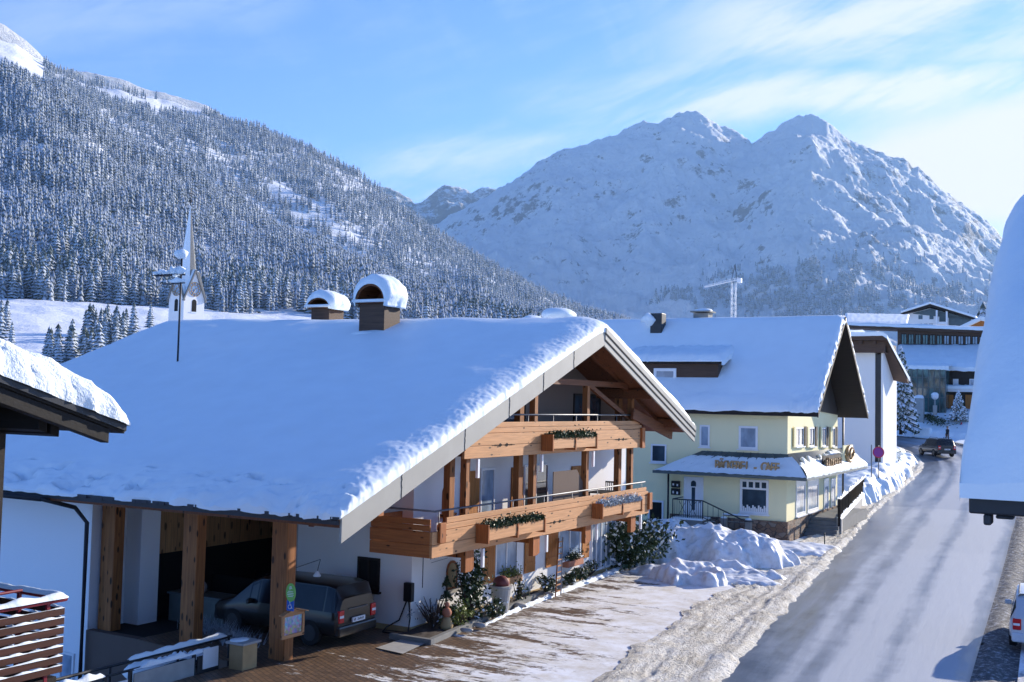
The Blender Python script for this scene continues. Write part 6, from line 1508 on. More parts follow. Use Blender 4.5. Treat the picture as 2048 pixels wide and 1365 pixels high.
# planter bench, ball, grasses inside the carport
pb = thing('planter_trough', 'long dark planter trough with pale rim standing inside the carport', 'planter', (-23, 23.6, 0))
c = MB(); c.box(-24.2, -21.6, 23.2, 23.9, 0, .78); c.box(-24.25, -21.55, 23.15, 23.95, .781, .84); c.build('trough', 'greenmetal', pb, bevel=.015)
c = MB(); c.blob((-23.3, 23.5, 1.0), .22, 14, 10, amp=.03); solo(c, 'stone_ball', 'concrete', 'pale round ball lying on the dark planter trough in the carport', 'ornament', (-23.3, 23.5, .84), smooth=True)
for (x_, y_, n_, lb_) in ((-21.3, 22.4, 260, 'pale dry grass tuft behind the middle carport post'), (-20.3, 21.9, 240, 'pale dry grass tuft left of the corner post'), (-22.4, 22.7, 160, 'wispy dry grass tuft in front of the dark planter')):
    c = MB()
    for i in range(n_):
        a = random.random()*6.28; r_ = abs(random.gauss(0, .28)); b = Vector((x_+r_*math.cos(a)*1.4, y_+r_*math.sin(a)*.6, .0)); e = b+Vector((random.gauss(0, .16), random.gauss(0, .16), random.uniform(.2, .5))); c.add([b, b+Vector((.014, .014, 0)), e], [(0, 1, 2)])
    solo(c, 'dry_grass', 'leaf_frost', lb_, 'plant', (x_, y_, 0), 'dry grasses under the carport')
pl = thing('clay_bowl', 'oval pale bowl planter on the carport floor behind the middle post', 'planter', (-21.0, 23.4, 0))
c = MB(); c.lathe([(.2, 0), (.32, .3), (.36, .32), (.3, .32)], (-21.0, 23.4, .35), 16, sx=1.5); c.build('bowl', 'concrete', pl, smooth=True); c = MB(); c.box(-21.3, -20.7, 23.2, 23.6, 0, .349); c.build('foot', 'darkwood', pl)
c = MB()
for i in range(220): c.leaf((-21+random.gauss(0, .3), 23.4+random.gauss(0, .15), .72+abs(random.gauss(0, .12))), .05)
c.build('plants', 'leaf_frost', pl)
# ------------------------------------------------------------ vehicles
def car(name, label, loc, rotz, L, Wd, H, col, kind='suv', snow=False, plate=None):
    """length along +x (nose), built in local space"""
    root = thing(name, label, 'car', (0, 0, 0))
    w = Wd/2
    if kind == 'van': st = [(-.5, .80, .90, .78), (-.485, .50, 1.0, .80), (-.46, .46, 1.0, .97), (-.40, .44, 1., 1.0), (-.1, .44, 1., 1.0), (.12, .45, 1., .985), (.20, .46, 1., .90), (.33, .50, 1., .60), (.36, .50, 1., .575), (.46, .52, .97, .52), (.495, .50, .90, .46), (.5, .44, .86, .40)]
    else: st = [(-.5, .62, .88, .62), (-.49, .5, .96, .66), (-.455, .5, 1., .82), (-.40, .5, 1., .965), (-.15, .5, 1., 1.0), (.05, .5, 1., .985), (.12, .51, 1., .93), (.24, .54, 1., .66), (.27, .55, 1., .63), (.42, .53, .97, .58), (.49, .50, .90, .50), (.5, .44, .86, .42)]
    zb = .18*H; belt = .56*H; rows = []; glassf = []
    for (s_, _, wf, hf) in st:
        x = s_*L; hw2 = w*wf; zt = hf*H; cab = zt > belt*1.12
        wr = hw2*(.80 if cab else .93); bz = min(belt, zt*.93) if cab else zt*.90
        half = [(hw2*.86, zb), (hw2*.99, zb+.10*H), (hw2, zb+.24*H), (hw2*.975, bz), (wr, zt-.035*H if cab else zt-.02*H), (wr*.86, zt-.004*H), (0, zt)]
        rows.append([Vector((x, y, z)) for y, z in half]+[Vector((x, -y, z)) for y, z in half[:-1][::-1]])
    m = MB(); m.grid(rows, flip=True); n = len(rows[0])
    m.add(rows[0], [tuple(range(n))]); m.add(rows[-1], [tuple(range(n))[::-1]])
    m.add([r[0] for r in rows]+[r[-1] for r in rows], [(i, i+1, len(rows)+i+1, len(rows)+i) for i in range(len(rows)-1)])
    Mx = Matrix.Translation(loc) @ Matrix.Rotation(rotz, 4, 'Z')
    def fin(mb, nm, mat, par, **kw):
        mb.v = [tuple(v) for v in mb.v]; return mb.build(nm, mat, par, **kw)
    body = fin(m, 'body', col, root, smooth=True); body.modifiers.new('edge', 'EDGE_SPLIT').split_angle = R(38)
    # glass quads just proud of the cabin
    def gq(idx, side, name='window', off=.006, inset=.06):
        m = MB()
        for i in idx:
            a, b = rows[i], rows[i+1]
            if side == 'L': q = [a[3], b[3], b[4], a[4]]
            elif side == 'R': q = [a[-4], b[-4], b[-5], a[-5]]
            q = [Vector(v) for v in q]; c_ = sum(q, Vector())/4; nrm = (q[1]-q[0]).cross(q[3]-q[0]).normalized(); 
            if nrm.y*(1 if side == 'L' else -1) < 0: nrm = -nrm
            m.add([c_+(v-c_)*(1-inset)+nrm*off for v in q], [(0, 1, 2, 3)])
        return fin(m, name, 'carglass', root)
    cab_i = [i for i in range(len(st)-1) if st[i][3]*H > belt*1.12 and st[i+1][3]*H > belt*1.12]
    for sd__ in ('L', 'R'):
        for i in cab_i[1:]: gq([i], sd__)
    # rear window, windscreen
    def endglass(i, j, nm, sgn, lo=.12, hi=.9):
        a, b = rows[i], rows[j]; pa = [a[3], a[-4]]; 
        lowL, lowR, topL, topR = a[3], a[-4], b[4], b[-5]
        q = [lowL.lerp(topL, lo).lerp(lowR.lerp(topR, lo), .08), lowR.lerp(topR, lo).lerp(lowL.lerp(topL, lo), .08), lowR.lerp(topR, hi).lerp(lowL.lerp(topL, hi), .1), lowL.lerp(topL, hi).lerp(lowR.lerp(topR, hi), .1)]
        m = MB(); o_ = Vector((sgn*.03, 0, .02)); m.add([v+o_ for v in q], [(0, 1, 2, 3)]); return fin(m, nm, 'carglass', root)
    endglass(1, 3, 'rear_window', -1, .05, .85); k_ = cab_i[-1]+1; endglass(k_+1 if k_+1 < len(rows) else k_, k_-1, 'windscreen', 1, .1, .9)
    # bumper, lamps, plate, wheels
    m = MB(); m.box(-L/2-.06, -L/2+.12, -w*.93, w*.93, zb, zb+.17*H); fin(m, 'bumper', col, root, bevel=.05)
    m = MB(); m.box(L/2-.12, L/2+.03, -w*.88, w*.88, zb, zb+.14*H); fin(m, 'bumper', col, root, bevel=.05)
    for sg in (-1, 1):
        m = MB(); m.box(-L/2-.035, -L/2+.10, sg*w*.90, sg*w*.66, .40*H, .60*H); lo = fin(m, 'tail_light', 'redglass', root, bevel=.02)
        m = MB(); m.box(-L/2-.045, -L/2+.05, sg*w*.88, sg*w*.70, .48*H, .52*H); fin(m, 'reflector', 'whitepaint', lo)
        m = MB(); m.box(L/2-.14, L/2-.0, sg*w*.80, sg*w*.5, .38*H, .46*H); fin(m, 'headlight', 'glass', root, bevel=.02)
        m = MB(); m.box(.16*L, .16*L+.1, sg*w*.98, sg*(w+.17), belt-.02, belt+.12); fin(m, 'mirror', col, root, bevel=.03)
    m = MB(); m.box(-L/2-.075, -L/2-.03, -.27, .27, .38*H, .38*H+.12); pl_ = fin(m, 'number_plate', 'whitepaint', root)
    if plate:
        tm = Matrix.Translation((-L/2-.078, 0, .38*H+.02)) @ Matrix(((0, 0, -1), (-1, 0, 0), (0, 1, 0))).to_4x4(); m = MB(); [m.box(-L/2-.079, -L/2-.0755, .20-q*.055, .20-q*.055+.028, .38*H+.03, .38*H+.085+.012*(q % 2)) for q in range(8) if q != 2]; fin(m, 'plate_marks', 'black', pl_)
    m = MB(); m.bar((-L/2-.03, -.4, .60*H), (-L/2-.03, .4, .60*H), .03, .02); fin(m, 'trim', 'steel', root)
    rw = .19*H+.03
    for xx in (-.30*L, .32*L):
        for sg in (-1, 1):
            m = MB(); 
            m.tube([(xx, sg*(w-.20), rw), (xx, sg*(w-.15), rw), (xx, sg*(w+.005), rw), (xx, sg*(w+.012), rw)], [rw*.9, rw, rw, rw*.9], 20); wh_ = fin(m, 'wheel', 'rubber', root, smooth=False)
            m = MB(); m.tube([(xx, sg*(w+.002), rw), (xx, sg*(w+.02), rw)], rw*.62, 16); fin(m, 'rim', 'darkmetal', wh_)
    for sg in (() if kind == 'van' else (-1, 1)):
        m = MB(); m.tube([(-.38*L, sg*w*.72, H*1.0), (-.34*L, sg*w*.72, H*1.035), (.0, sg*w*.72, H*1.035), (.04, sg*w*.72, H*.99)], .018, 6); fin(m, 'roof_rail', 'darkmetal', root)
    if snow:
        m = MB(); m.grid([[rows[i][j]+Vector((0, 0, .07+.04*fbm(i, j, 2))) for j in (4, 5, 6, 7, 8)] for i in range(3, len(rows)-4)], flip=True); fin(m, 'roof_snow', 'snow', root, smooth=True)
    root.matrix_world = Mx; return root
def paint(name, c, rough=.25):
    t = NT(name, rough, .35, .1); n = t.noise(t.coord('obj'), 3, 5, .7); z = t.sep(t.coord('obj'))[2]
    d = t.math('MULTIPLY', t.rng(z, .9, .2), t.rng(n, .35, .7)); t.col(t.mix(t.math('MULTIPLY', d, .6), c, tuple(v*1.8+.015 for v in c))); t.b.inputs['Coat Weight'].default_value = .35; return t.m
MAT['carglass'] = glassy('car glass', (.006, .007, .01), .12, .22)
MAT['car_grey'] = paint('dark grey car paint', (.011, .0107, .0105), .35); MAT['car_black'] = paint('black car paint', (.018, .018, .02)); MAT['car_white'] = paint('white car paint', (.55, .57, .6))
pv = onz(715, 1290, 0)
car('parked_van', 'dark grey van parked nose-in under the carport beside the white wall', (-19.95, 23.75, .03), math.pi, 4.4, 1.8, 1.64, 'car_grey', 'van', plate=1)
car('parked_car', 'black car in deep shade behind the corner post of the carport', (-23.0, 28.3, .0), math.pi-.0, 4.2, 1.75, 1.5, 'car_black', 'suv')
cq = Vector((-14.3, 110.0, 0)); car('driving_car', 'dark four-wheel-drive car driving away round the icy bend', (cq.x, cq.y, gz(cq.x, cq.y)+.05), math.radians(122), 4.4, 1.85, 1.75, 'car_black', 'suv', plate=1)
cw = onz(2046, 1305, .1); car('white_parked_car', 'white car with red tail light and snow on the roof cut by the right edge', (-1.62, 35.0, .12), math.radians(93), 4.3, 1.8, 1.5, 'car_white', 'suv', snow=True)
# ------------------------------------------------------------ street signs, stakes, lamps
def onroad(px, py, it=6):
    z = 0
    for _ in range(12): p = onz(px, py, z); z = gz(p.x, p.y)
    return Vector((p.x, p.y, z))
pd = Vector((-14.6, 80, 0)); pd = ony(1757, 905, 80.0); sg_ = thing('no_stopping_sign', 'round purple-red traffic disc on a grey pole above the snow bank', 'sign', (pd.x, pd.y, .5))
c = MB(); c.tube([(pd.x, pd.y+.03, .5), (pd.x, pd.y+.03, pd.z+.5)], .035, 8); c.build('pole', 'steel', sg_, smooth=True)
MAT['disc'] = plain('weathered blue disc', (.22, .035, .26), .5, var=.05); MAT['disc_rim'] = plain('red sign rim', (.42, .02, .06), .5)
c = WB('y', pd.y); c.wprism(disc_pts(pd.x, pd.z, .40, .40, 28), .0, .02); c.build('rim', 'disc_rim', sg_); c = WB('y', pd.y); c.wprism(disc_pts(pd.x, pd.z, .33, .33, 28), .021, .03); c.build('disc', 'disc', sg_)
for i, (px, p1, p2, yy, lb_) in enumerate(((1743, 890, 952, 79, 'tall thin steel pole just left of the round sign'), (1775, 886, 930, 88, 'thin grey pole just right of the round sign'), (1780, 900, 932, 92, 'second thin grey pole right of the round sign'), (1797, 920, 938, 90, 'short stake on the snow bank near the street bend'))):
    a, b = ony(px, p1, yy), ony(px, p2, yy); c = MB(); c.tube([(a.x, a.y, b.z-.4), a], .04, 6); solo(c, 'pole', 'steel' if i == 0 else 'darkmetal', lb_, 'pole', (a.x, a.y, b.z-.4))
for i, (px, p1, p2, lb_) in enumerate(((1649, 1066, 1096, 'snow stake standing in the slush in front of the bakery corner'), (1692, 1034, 1064, 'snow stake in front of the pale fence wall'), (1745, 984, 1004, 'nearer of two snow stakes beyond the fence'), (1752, 978, 996, 'farther of two snow stakes beyond the fence'))):
    b = onroad(px, p2); d_ = (b-CAM).dot(fw); a = CAM+ray(px, p1)*d_; c = MB(); c.tube([b, (b.x, b.y, a.z)], .03, 6); solo(c, 'snow_stake', 'darkmetal', lb_, 'stake', b, 'snow stakes along the verge')
YG_ = 138.5; gl = ony(1870, 793, YG_); sl2 = thing('globe_lamp', 'white globe lamp on a short post in front of the green glass front', 'lamp', (gl.x, gl.y, 6.5))
c = MB(); c.blob(gl, .42, 16, 12, amp=0); c.build('globe', 'whitepaint', sl2, smooth=True); c = MB(); c.tube([(gl.x, gl.y, 6.3), (gl.x, gl.y, gl.z-.35)], .06, 8); c.box(gl.x-.22, gl.x+.22, gl.y-.2, gl.y+.2, 6.3, gl.z-1.1); c.build('post', 'concrete', sl2)
c = MB(); c.blob((gl.x, gl.y, gl.z+.12), (.45, .45, .36), 14, 8, half=True, amp=.05); c.build('snow_cap', 'snow', sl2, smooth=True)
nb2 = onroad(1834, 872); n2_ = thing('notice_stand', 'small green-white information board at the far side of the bend', 'sign', (nb2.x, nb2.y, nb2.z))
d_ = (nb2-CAM).dot(fw); za, zb3 = (CAM+ray(1834, 853)*d_).z, (CAM+ray(1834, 862)*d_).z
c = MB(); c.box(nb2.x-.45, nb2.x+.45, nb2.y, nb2.y+.06, zb3, za); c.build('board', 'greenmetal', n2_); c = MB(); c.box(nb2.x-.40, nb2.x+.40, nb2.y-.02, nb2.y-.001, lerp(zb3, za, .4), lerp(zb3, za, .55)); c.build('stripe', 'whitepaint', n2_)
for s_ in (-.4, .4): c = MB(); c.box(nb2.x+s_-.03, nb2.x+s_+.03, nb2.y+.061, nb2.y+.1, nb2.z, za); c.build('leg', 'steel', n2_)
x_ = ony(1845, 870, 131); c = MB(); rows = []
snow_block = MB(); snow_block.box(x_.x-1.0, x_.x+1.0, 130.4, 131.6, 3.5, 4.9); o = solo(snow_block, 'snow_block', 'snow', 'square snow-covered kerb block beside the notice board at the bend', 'snow pile', (x_.x, 131, 3.6)); bv = o.modifiers.new('b', 'BEVEL'); bv.width = .25; bv.segments = 3
rm = ony(1920, 851, 137.5); c = MB(); c.add([(rm.x-.35, rm.y, rm.z-.45), (rm.x+.25, rm.y, rm.z-.45), (rm.x+.22, rm.y, rm.z+.45), (rm.x-.35, rm.y+.12, rm.z-.45), (rm.x+.25, rm.y+.12, rm.z-.45), (rm.x+.22, rm.y+.12, rm.z+.45)], [(0, 1, 2), (5, 4, 3), (0, 3, 4, 1), (1, 4, 5, 2), (2, 5, 3, 0)]); c.box(rm.x+.16, rm.x+.22, rm.y+.02, rm.y+.1, rm.z-1.3, rm.z-.45)
solo(c, 'piste_marker', 'disc_rim', 'small dark red pointed marker standing on the snow slope', 'marker', (rm.x, rm.y, rm.z-1.3))
for i, (px, lb_) in enumerate(((1857, 'short dark stake right of the snow block'), (1887, 'short dark stake just left of the walking person'), (1851, 'thin pale stake on the bank above the snow block'))):
    b = onroad(px, 873); c = MB(); c.tube([b, b+Vector((0, 0, 1.1))], .045, 6); solo(c, 'snow_stake', 'darkmetal', lb_, 'stake', b, 'stakes along the bend')
# low hedge line half buried in snow below the hotel
c = MB(); hp = [onroad(1862, 838), onroad(1880, 850)]
hs = thing('buried_hedge', 'dark low hedge half buried in the snow slope below the hotel', 'hedge', (hp[1].x, hp[1].y, hp[1].z))
a, b = ony(1850, 829, 139.5), ony(1884, 847, 136.5)
for i in range(500):
    t_ = random.random(); p = a.lerp(b, t_); c.leaf(p+Vector((random.gauss(0, .3+.5*t_), random.gauss(0, .3), random.gauss(0, .12+.1*t_))), .14)
c.build('foliage', 'leaf', hs)
# ------------------------------------------------------------ pedestrian beyond the car
def person(loc, h, rotz, label, col_top, col_leg):
    root = thing('person', label, 'person', loc); s = h/1.75
    J = {'pel': (0, 0, .95), 'wst': (0, .0, 1.10), 'chs': (0, .0, 1.33), 'nck': (0, .01, 1.50), 'hd1': (0, .02, 1.60), 'hd2': (0, .02, 1.70),
         'lh': (.10, 0, .90), 'lk': (.11, .12, .50), 'la': (.11, -.02, .09), 'lt': (.11, .14, .04), 'rh': (-.10, 0, .90), 'rk': (-.11, -.02, .50), 'ra': (-.11, -.22, .12), 'rt': (-.11, -.08, .04),
         'ls': (.19, 0, 1.42), 'le': (.25, -.08, 1.14), 'lw': (.24, .06, .90), 'rs': (-.19, 0, 1.42), 're': (-.25, .06, 1.14), 'rw': (-.24, .18, .92)}
    Rd = {'pel': .15, 'wst': .15, 'chs': .17, 'nck': .06, 'hd1': .09, 'hd2': .10, 'lh': .10, 'lk': .065, 'la': .045, 'lt': .04, 'rh': .10, 'rk': .065, 'ra': .045, 'rt': .04, 'ls': .075, 'le': .055, 'lw': .04, 'rs': .075, 're': .055, 'rw': .04}
    E = [('pel', 'wst'), ('wst', 'chs'), ('chs', 'nck'), ('nck', 'hd1'), ('hd1', 'hd2'), ('pel', 'lh'), ('lh', 'lk'), ('lk', 'la'), ('la', 'lt'), ('pel', 'rh'), ('rh', 'rk'), ('rk', 'ra'), ('ra', 'rt'), ('chs', 'ls'), ('ls', 'le'), ('le', 'lw'), ('chs', 'rs'), ('rs', 're'), ('re', 'rw')]
    # hands: five short fingers each
    for w_, sx in (('lw', 1), ('rw', -1)):
        x, y, z = J[w_]; J[w_+'p'] = (x, y+.01, z-.07); Rd[w_+'p'] = .032; E.append((w_, w_+'p'))
        for k in range(5):
            n1_, n2_ = f'{w_}f{k}', f'{w_}g{k}'; dy = (-.03+.02*k) if k < 4 else .045; ln = (.055, .065, .062, .05, .03)[k]
            J[n1_] = (x, y+dy+.01, z-.09-ln*.5); J[n2_] = (x-sx*.012, y+dy+.015, z-.09-ln); Rd[n1_] = .009; Rd[n2_] = .008; E += [(w_+'p', n1_), (n1_, n2_)]
    names = list(J); me = bpy.data.meshes.new('body'); me.from_pydata([Vector(J[n])*s for n in names], [(names.index(a), names.index(b)) for a, b in E], [])
    o = bpy.data.objects.new('body', me); COL.objects.link(o); sk = o.modifiers.new('skin', 'SKIN'); 
    for i, n in enumerate(names): me.skin_vertices[0].data[i].radius = (Rd[n]*s, Rd[n]*s)
    me.skin_vertices[0].data[names.index('pel')].use_root = True
    sb_ = o.modifiers.new('sub', 'SUBSURF'); sb_.levels = 1; sb_.render_levels = 1
    dg = bpy.context.evaluated_depsgraph_get(); me2 = bpy.data.meshes.new_from_object(o.evaluated_get(dg)); bpy.data.objects.remove(o)
    me2.materials.clear()
    for m_ in (col_top, col_leg, MAT['skin_tone']): me2.materials.append(m_)
    for p in me2.polygons:
        z = p.center.z/s; x = abs(p.center.x)/s; p.material_index = 2 if z > 1.53 or (x > .2 and z < .92) else (0 if z > .86 else 1); p.use_smooth = True
    b = bpy.data.objects.new('body', me2); COL.objects.link(b); b.parent = root
    c = MB(); c.blob((0, -.0, 1.72*s), (.115*s, .125*s, .10*s), 12, 8, amp=.05); h_ = bpy.data.meshes.new('hair'); h_.from_pydata(c.v, [], c.f); ho = link_mesh('hair', h_, 'black', None, True); ho.parent = root
    root.rotation_euler = (0, 0, rotz); return root
MAT['skin_tone'] = plain('skin', (.5, .3, .22), .6)
pp = ony(1895, 872, 124); person((pp.x, pp.y, gz(pp.x, pp.y)+.05), 1.75, 2.4, 'person in dark winter clothes walking along the street behind the dark car', MAT['black'], MAT['darkmetal'])
# ------------------------------------------------------------ big snow-laden conifers
def snowy_conifer(px, ptop, pbase, Y, rpx, label, z=None, nb=520, name='conifer_tree'):
    tpp = ony(px, ptop, Y); d_ = (tpp-CAM).dot(fw); zb_ = (CAM+ray(px, pbase)*d_).z if z is None else z; H_ = tpp.z-zb_; r0 = rpx/F*d_; x, y = tpp.x, tpp.y
    root = thing(name, label, 'tree', (x, y, zb_)); c = MB(); c.tube([(x, y, zb_-.3), (x, y, zb_+H_*.96)], [.02*H_, .006*H_], 8); c.build('trunk', 'bark', root)
    c = MB(); s_ = MB()
    for i in range(nb):
        t_ = (i+random.random())/nb; t_ = t_**1.0; z_ = zb_+H_*(.05+.92*t_); r_ = r0*(1-t_)**.75*random.uniform(.65, 1.15)+.05; a = i*2.39996+random.gauss(0, .2)
        dv = Vector((math.cos(a), math.sin(a), 0)); sd__ = Vector((-dv.y, dv.x, 0)); w_ = (.14+.10*r_/r0)*r0*.55
        P = [Vector((x, y, z_))+dv*r_*u+Vector((0, 0, -.30*r_*u*u+.06*r_*u)) for u in (.25, .5, .75, 1.0)]
        W_ = (w_*.5, w_*.9, w_*.85, w_*.25)
        top = []; bot = []
        for k in range(4):
            top.append([P[k]-sd__*W_[k]+Vector((0, 0, -.05*r0)), P[k]-sd__*W_[k]*.5+Vector((0, 0, .05*r0)), P[k]+Vector((0, 0, .08*r0)), P[k]+sd__*W_[k]*.5+Vector((0, 0, .05*r0)), P[k]+sd__*W_[k]+Vector((0, 0, -.05*r0))])
            bot.append([P[k]-sd__*W_[k]*1.1+Vector((0, 0, -.09*r0)), P[k]+Vector((0, 0, -.04*r0)), P[k]+sd__*W_[k]*1.1+Vector((0, 0, -.09*r0))])
        s_.grid(top)
        c.grid(bot)
        for q in range(1): c.leaf(P[3]+Vector((random.gauss(0, .05), random.gauss(0, .05), -.1*r0))*1.0, .12*r0)
    c.build('crown', 'leaf', root); s_.build('crown_snow', 'conifer_snowy', root, smooth=True); return root
snowy_conifer(1802, 690, 864, 127.5, 34, 'tall snow-laden conifer right of the white house', nb=620)
snowy_conifer(1917, 780, 840, 138.5, 19, 'small snow-covered conifer in front of the hotel doors', nb=260)
p = ony(1966, 600, 215); put_spruce(p.x, p.y, p.z-11, 11, 'white frosted spruce rising behind the small orange gable', 'spruces near the hotel', 2, 1.0)
p = ony(1958, 618, 220); put_spruce(p.x, p.y, p.z-8, 8, 'shorter frosted spruce left of the one behind the orange gable', 'spruces near the hotel', 3, 1.0)
x, y = ony(1790, 890, 96).x, 96; shrub('snowy_bush', 'snow-covered bush at the street corner of the white house', 'shrub', x-.2, y, gz(x, y)+.4, .6, .8, .8, 700, .12, 'leaf', 8, .85)
SUN_E = 5.0; EXPO = .92; HAZE = 3.7e-5
SKY_TINT = (.64, .99, 1.72); SKY_STR = .080
CLOUD_FAR = (4.4, 5.3, 6.6); CLOUD_NEAR = (5.9, 6.0, 6.4); VEIL = (6.2, 5.95, 6.1)
# ------------------------------------------------------------ sky, sun
SUN_EL, SUN_PHI = R(18.5), R(20.0)     # phi from +Y towards +X
sd = Vector((math.sin(SUN_PHI)*math.cos(SUN_EL), math.cos(SUN_PHI)*math.cos(SUN_EL), math.sin(SUN_EL)))
sl = bpy.data.lights.new('sun', 'SUN'); sl.energy = SUN_E; sl.angle = R(.55); sl.color = (1.0, .90, .76)
so = bpy.data.objects.new('sun', sl); COL.objects.link(so); so.rotation_euler = sd.to_track_quat('Z', 'Y').to_euler(); so.location = (0, 0, 60)
w = bpy.data.worlds.new('World'); sc.world = w; w.use_nodes = True
T = w.node_tree; N = T.nodes; N.clear(); Lk = T.links.new
def nn(k, **kw):
    n = N.new(k)
    for a, v in kw.items(): setattr(n, a, v)
    return n
def sv(x, i):
    if isinstance(x, (int, float)): i.default_value = x
    elif isinstance(x, tuple): i.default_value = (*x, 1) if i.type == 'RGBA' and len(x) == 3 else x
    else: Lk(x, i)
def mth(op, a, b=0., clamp=False):
    n = nn('ShaderNodeMath', operation=op); n.use_clamp = clamp; sv(a, n.inputs[0]); sv(b, n.inputs[1]); return n.outputs[0]
def rg(x, a, b, c=0., d=1.):
    n = nn('ShaderNodeMapRange'); n.interpolation_type = 'SMOOTHSTEP'; sv(x, n.inputs[0])
    for i, v in enumerate((a, b, c, d)): n.inputs[i+1].default_value = v
    return n.outputs[0]
def mx_(f, a, b, bl='MIX'):
    n = nn('ShaderNodeMix', data_type='RGBA', blend_type=bl); sv(f, n.inputs[0]); sv(a, n.inputs[6]); sv(b, n.inputs[7]); return n.outputs[2]
sky = nn('ShaderNodeTexSky', sky_type='NISHITA'); sky.sun_disc = False; sky.sun_elevation = SUN_EL; sky.sun_rotation = SUN_PHI
sky.altitude = 1100; sky.air_density = 1.0; sky.dust_density = .3; sky.ozone_density = 2.5
tc = nn('ShaderNodeTexCoord').outputs['Generated']
S = nn('ShaderNodeSeparateXYZ'); Lk(tc, S.inputs[0]); dx, dy, dz = S.outputs
# thin high clouds, fixed in the sky by azimuth and elevation (degrees)
az = mth('MULTIPLY', mth('ARCTAN2', dx, dy), 180/math.pi); el = mth('MULTIPLY', mth('ARCSINE', dz), 180/math.pi)
VD = nn('ShaderNodeVectorMath', operation='DOT_PRODUCT'); Lk(tc, VD.inputs[0]); VD.inputs[1].default_value = tuple(sd)
sunny = VD.outputs['Value']; side = rg(sunny, .62, .93)
def cn(sx, sy, rot, det, ro, dist=0., off=0.):
    cmb = nn('ShaderNodeCombineXYZ'); Lk(az, cmb.inputs[0]); Lk(el, cmb.inputs[1])
    r1 = nn('ShaderNodeMapping'); Lk(cmb.outputs[0], r1.inputs[0]); r1.inputs['Rotation'].default_value = (0, 0, R(-rot))
    m2_ = nn('ShaderNodeMapping'); Lk(r1.outputs[0], m2_.inputs[0]); m2_.inputs['Location'].default_value = (off, off*.7, 0); m2_.inputs['Scale'].default_value = (sx, sy, 1)
    n = nn('ShaderNodeTexNoise'); Lk(m2_.outputs[0], n.inputs[0]); n.inputs['Scale'].default_value = 1; n.inputs['Detail'].default_value = det; n.inputs['Roughness'].default_value = ro; n.inputs['Distortion'].default_value = dist; return n.outputs[0]
n1 = cn(.05, .22, 14, 8, .62, .5); n2 = cn(.10, .5, 24, 8, .6, .4, 5.); n3 = cn(.12, .16, -50, 7, .6, .6, 9.)
warp = mth('MULTIPLY', mth('SUBTRACT', cn(.12, .3, 10, 5, .6, .3, 3.), .5), 9)
def azel(px, py):
    d = ray(px, py).normalized(); return math.degrees(math.atan2(d.x, d.y)), math.degrees(math.asin(d.z))
def band(x0, y0, x1, y1, hw, soft=1.0):
    """a soft streak between two points of the sky"""
    (a0, e0), (a1, e1) = azel(x0, y0), azel(x1, y1); L = math.hypot(a1-a0, e1-e0); ux_, uy_ = (a1-a0)/L, (e1-e0)/L
    u = mth('ADD', mth('MULTIPLY', mth('SUBTRACT', az, a0), ux_), mth('MULTIPLY', mth('SUBTRACT', el, e0), uy_))
    v = mth('ADD', mth('MULTIPLY', mth('SUBTRACT', az, a0), -uy_), mth('MULTIPLY', mth('SUBTRACT', el, e0), ux_)); v = mth('ADD', v, mth('MULTIPLY', warp, .35))
    return mth('MULTIPLY', rg(mth('ABSOLUTE', v), hw, hw*.15), mth('MULTIPLY', rg(u, -L*.15, L*.25), rg(u, L*1.2, L*.85)))
def mxm(*a):
    r = a[0]
    for b_ in a[1:]: r = mth('MAXIMUM', r, b_)
    return r
wisp = mxm(mth('MULTIPLY', band(700, 345, 1330, 245, 1.7), .75), mth('MULTIPLY', band(1080, 215, 2150, 150, 1.9), .95), mth('MULTIPLY', band(1330, 70, 2300, -20, 3.6), .80),
           mth('MULTIPLY', band(1060, 235, 1500, 130, 2.2), .55), mth('MULTIPLY', band(-100, 60, 560, -30, 2.2), .34), mth('MULTIPLY', band(740, 400, 1000, 360, .9), .6), mth('MULTIPLY', band(2100, 160, 3600, 60, 6), .7))
tex = rg(mth('ADD', mth('MULTIPLY', n1, .8), mth('MULTIPLY', n2, .5)), .50, .76, .15, 1.2)
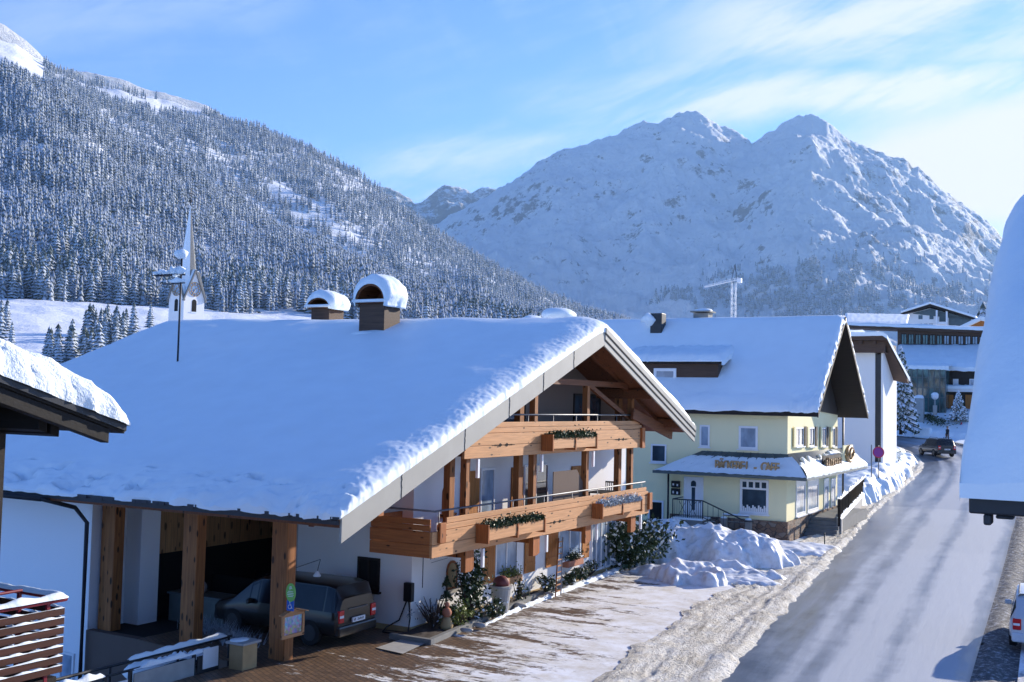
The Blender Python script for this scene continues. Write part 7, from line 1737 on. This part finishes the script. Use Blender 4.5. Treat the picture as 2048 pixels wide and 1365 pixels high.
cl = mth('MULTIPLY', wisp, tex, True)
cl = mth('MAXIMUM', cl, mth('MULTIPLY', rg(mth('ADD', n1, mth('MULTIPLY', n3, .5)), .72, 1.0), mth('ADD', .18, mth('MULTIPLY', side, .3))))
a0_, e0_ = azel(1960, 330)
de = mth('ADD', mth('MULTIPLY', mth('SUBTRACT', el, e0_), .36), mth('MULTIPLY', warp, .10)); da = mth('MULTIPLY', mth('SUBTRACT', az, a0_+6), .085)
rad = mth('SQRT', mth('ADD', mth('MULTIPLY', de, de), mth('MULTIPLY', da, da)))
veil = rg(rad, 1.55, .85)
base = mx_(1.0, sky.outputs[0], SKY_TINT, 'MULTIPLY')
cloudc = mx_(side, CLOUD_FAR, CLOUD_NEAR)
c1 = mx_(cl, base, cloudc)
c2 = mx_(veil, c1, VEIL)
bg = nn('ShaderNodeBackground'); Lk(c2, bg.inputs[0]); bg.inputs[1].default_value = SKY_STR
ow = nn('ShaderNodeOutputWorld'); Lk(bg.outputs[0], ow.inputs[0])
sc.view_settings.view_transform = 'Standard'; sc.view_settings.look = 'None'; sc.view_settings.exposure = EXPO; sc.view_settings.gamma = 1.0
sc.view_settings.use_curve_mapping = False
sc.cycles.max_bounces = 6; sc.cycles.volume_bounces = 1; sc.cycles.use_adaptive_sampling = True
sc.render.film_transparent = False

if HAZE > 0:
    m = MB(); m.box(-9500, 5200, -420, 9800, -4.2, 2600); hm = bpy.data.materials.new('air'); hm.use_nodes = True; ht2 = hm.node_tree; ht2.nodes.clear()
    hv = ht2.nodes.new('ShaderNodeVolumePrincipled'); hv.inputs['Color'].default_value = (.50, .76, 1, 1); hv.inputs['Density'].default_value = HAZE; hv.inputs['Anisotropy'].default_value = .2
    ho_ = ht2.nodes.new('ShaderNodeOutputMaterial'); ht2.links.new(hv.outputs[0], ho_.inputs['Volume']); MAT['air'] = hm
    o = m.build('haze', 'air'); o['kind'] = 'stuff'; o['label'] = 'faint cold blue haze filling the valley air'; o['category'] = 'haze'
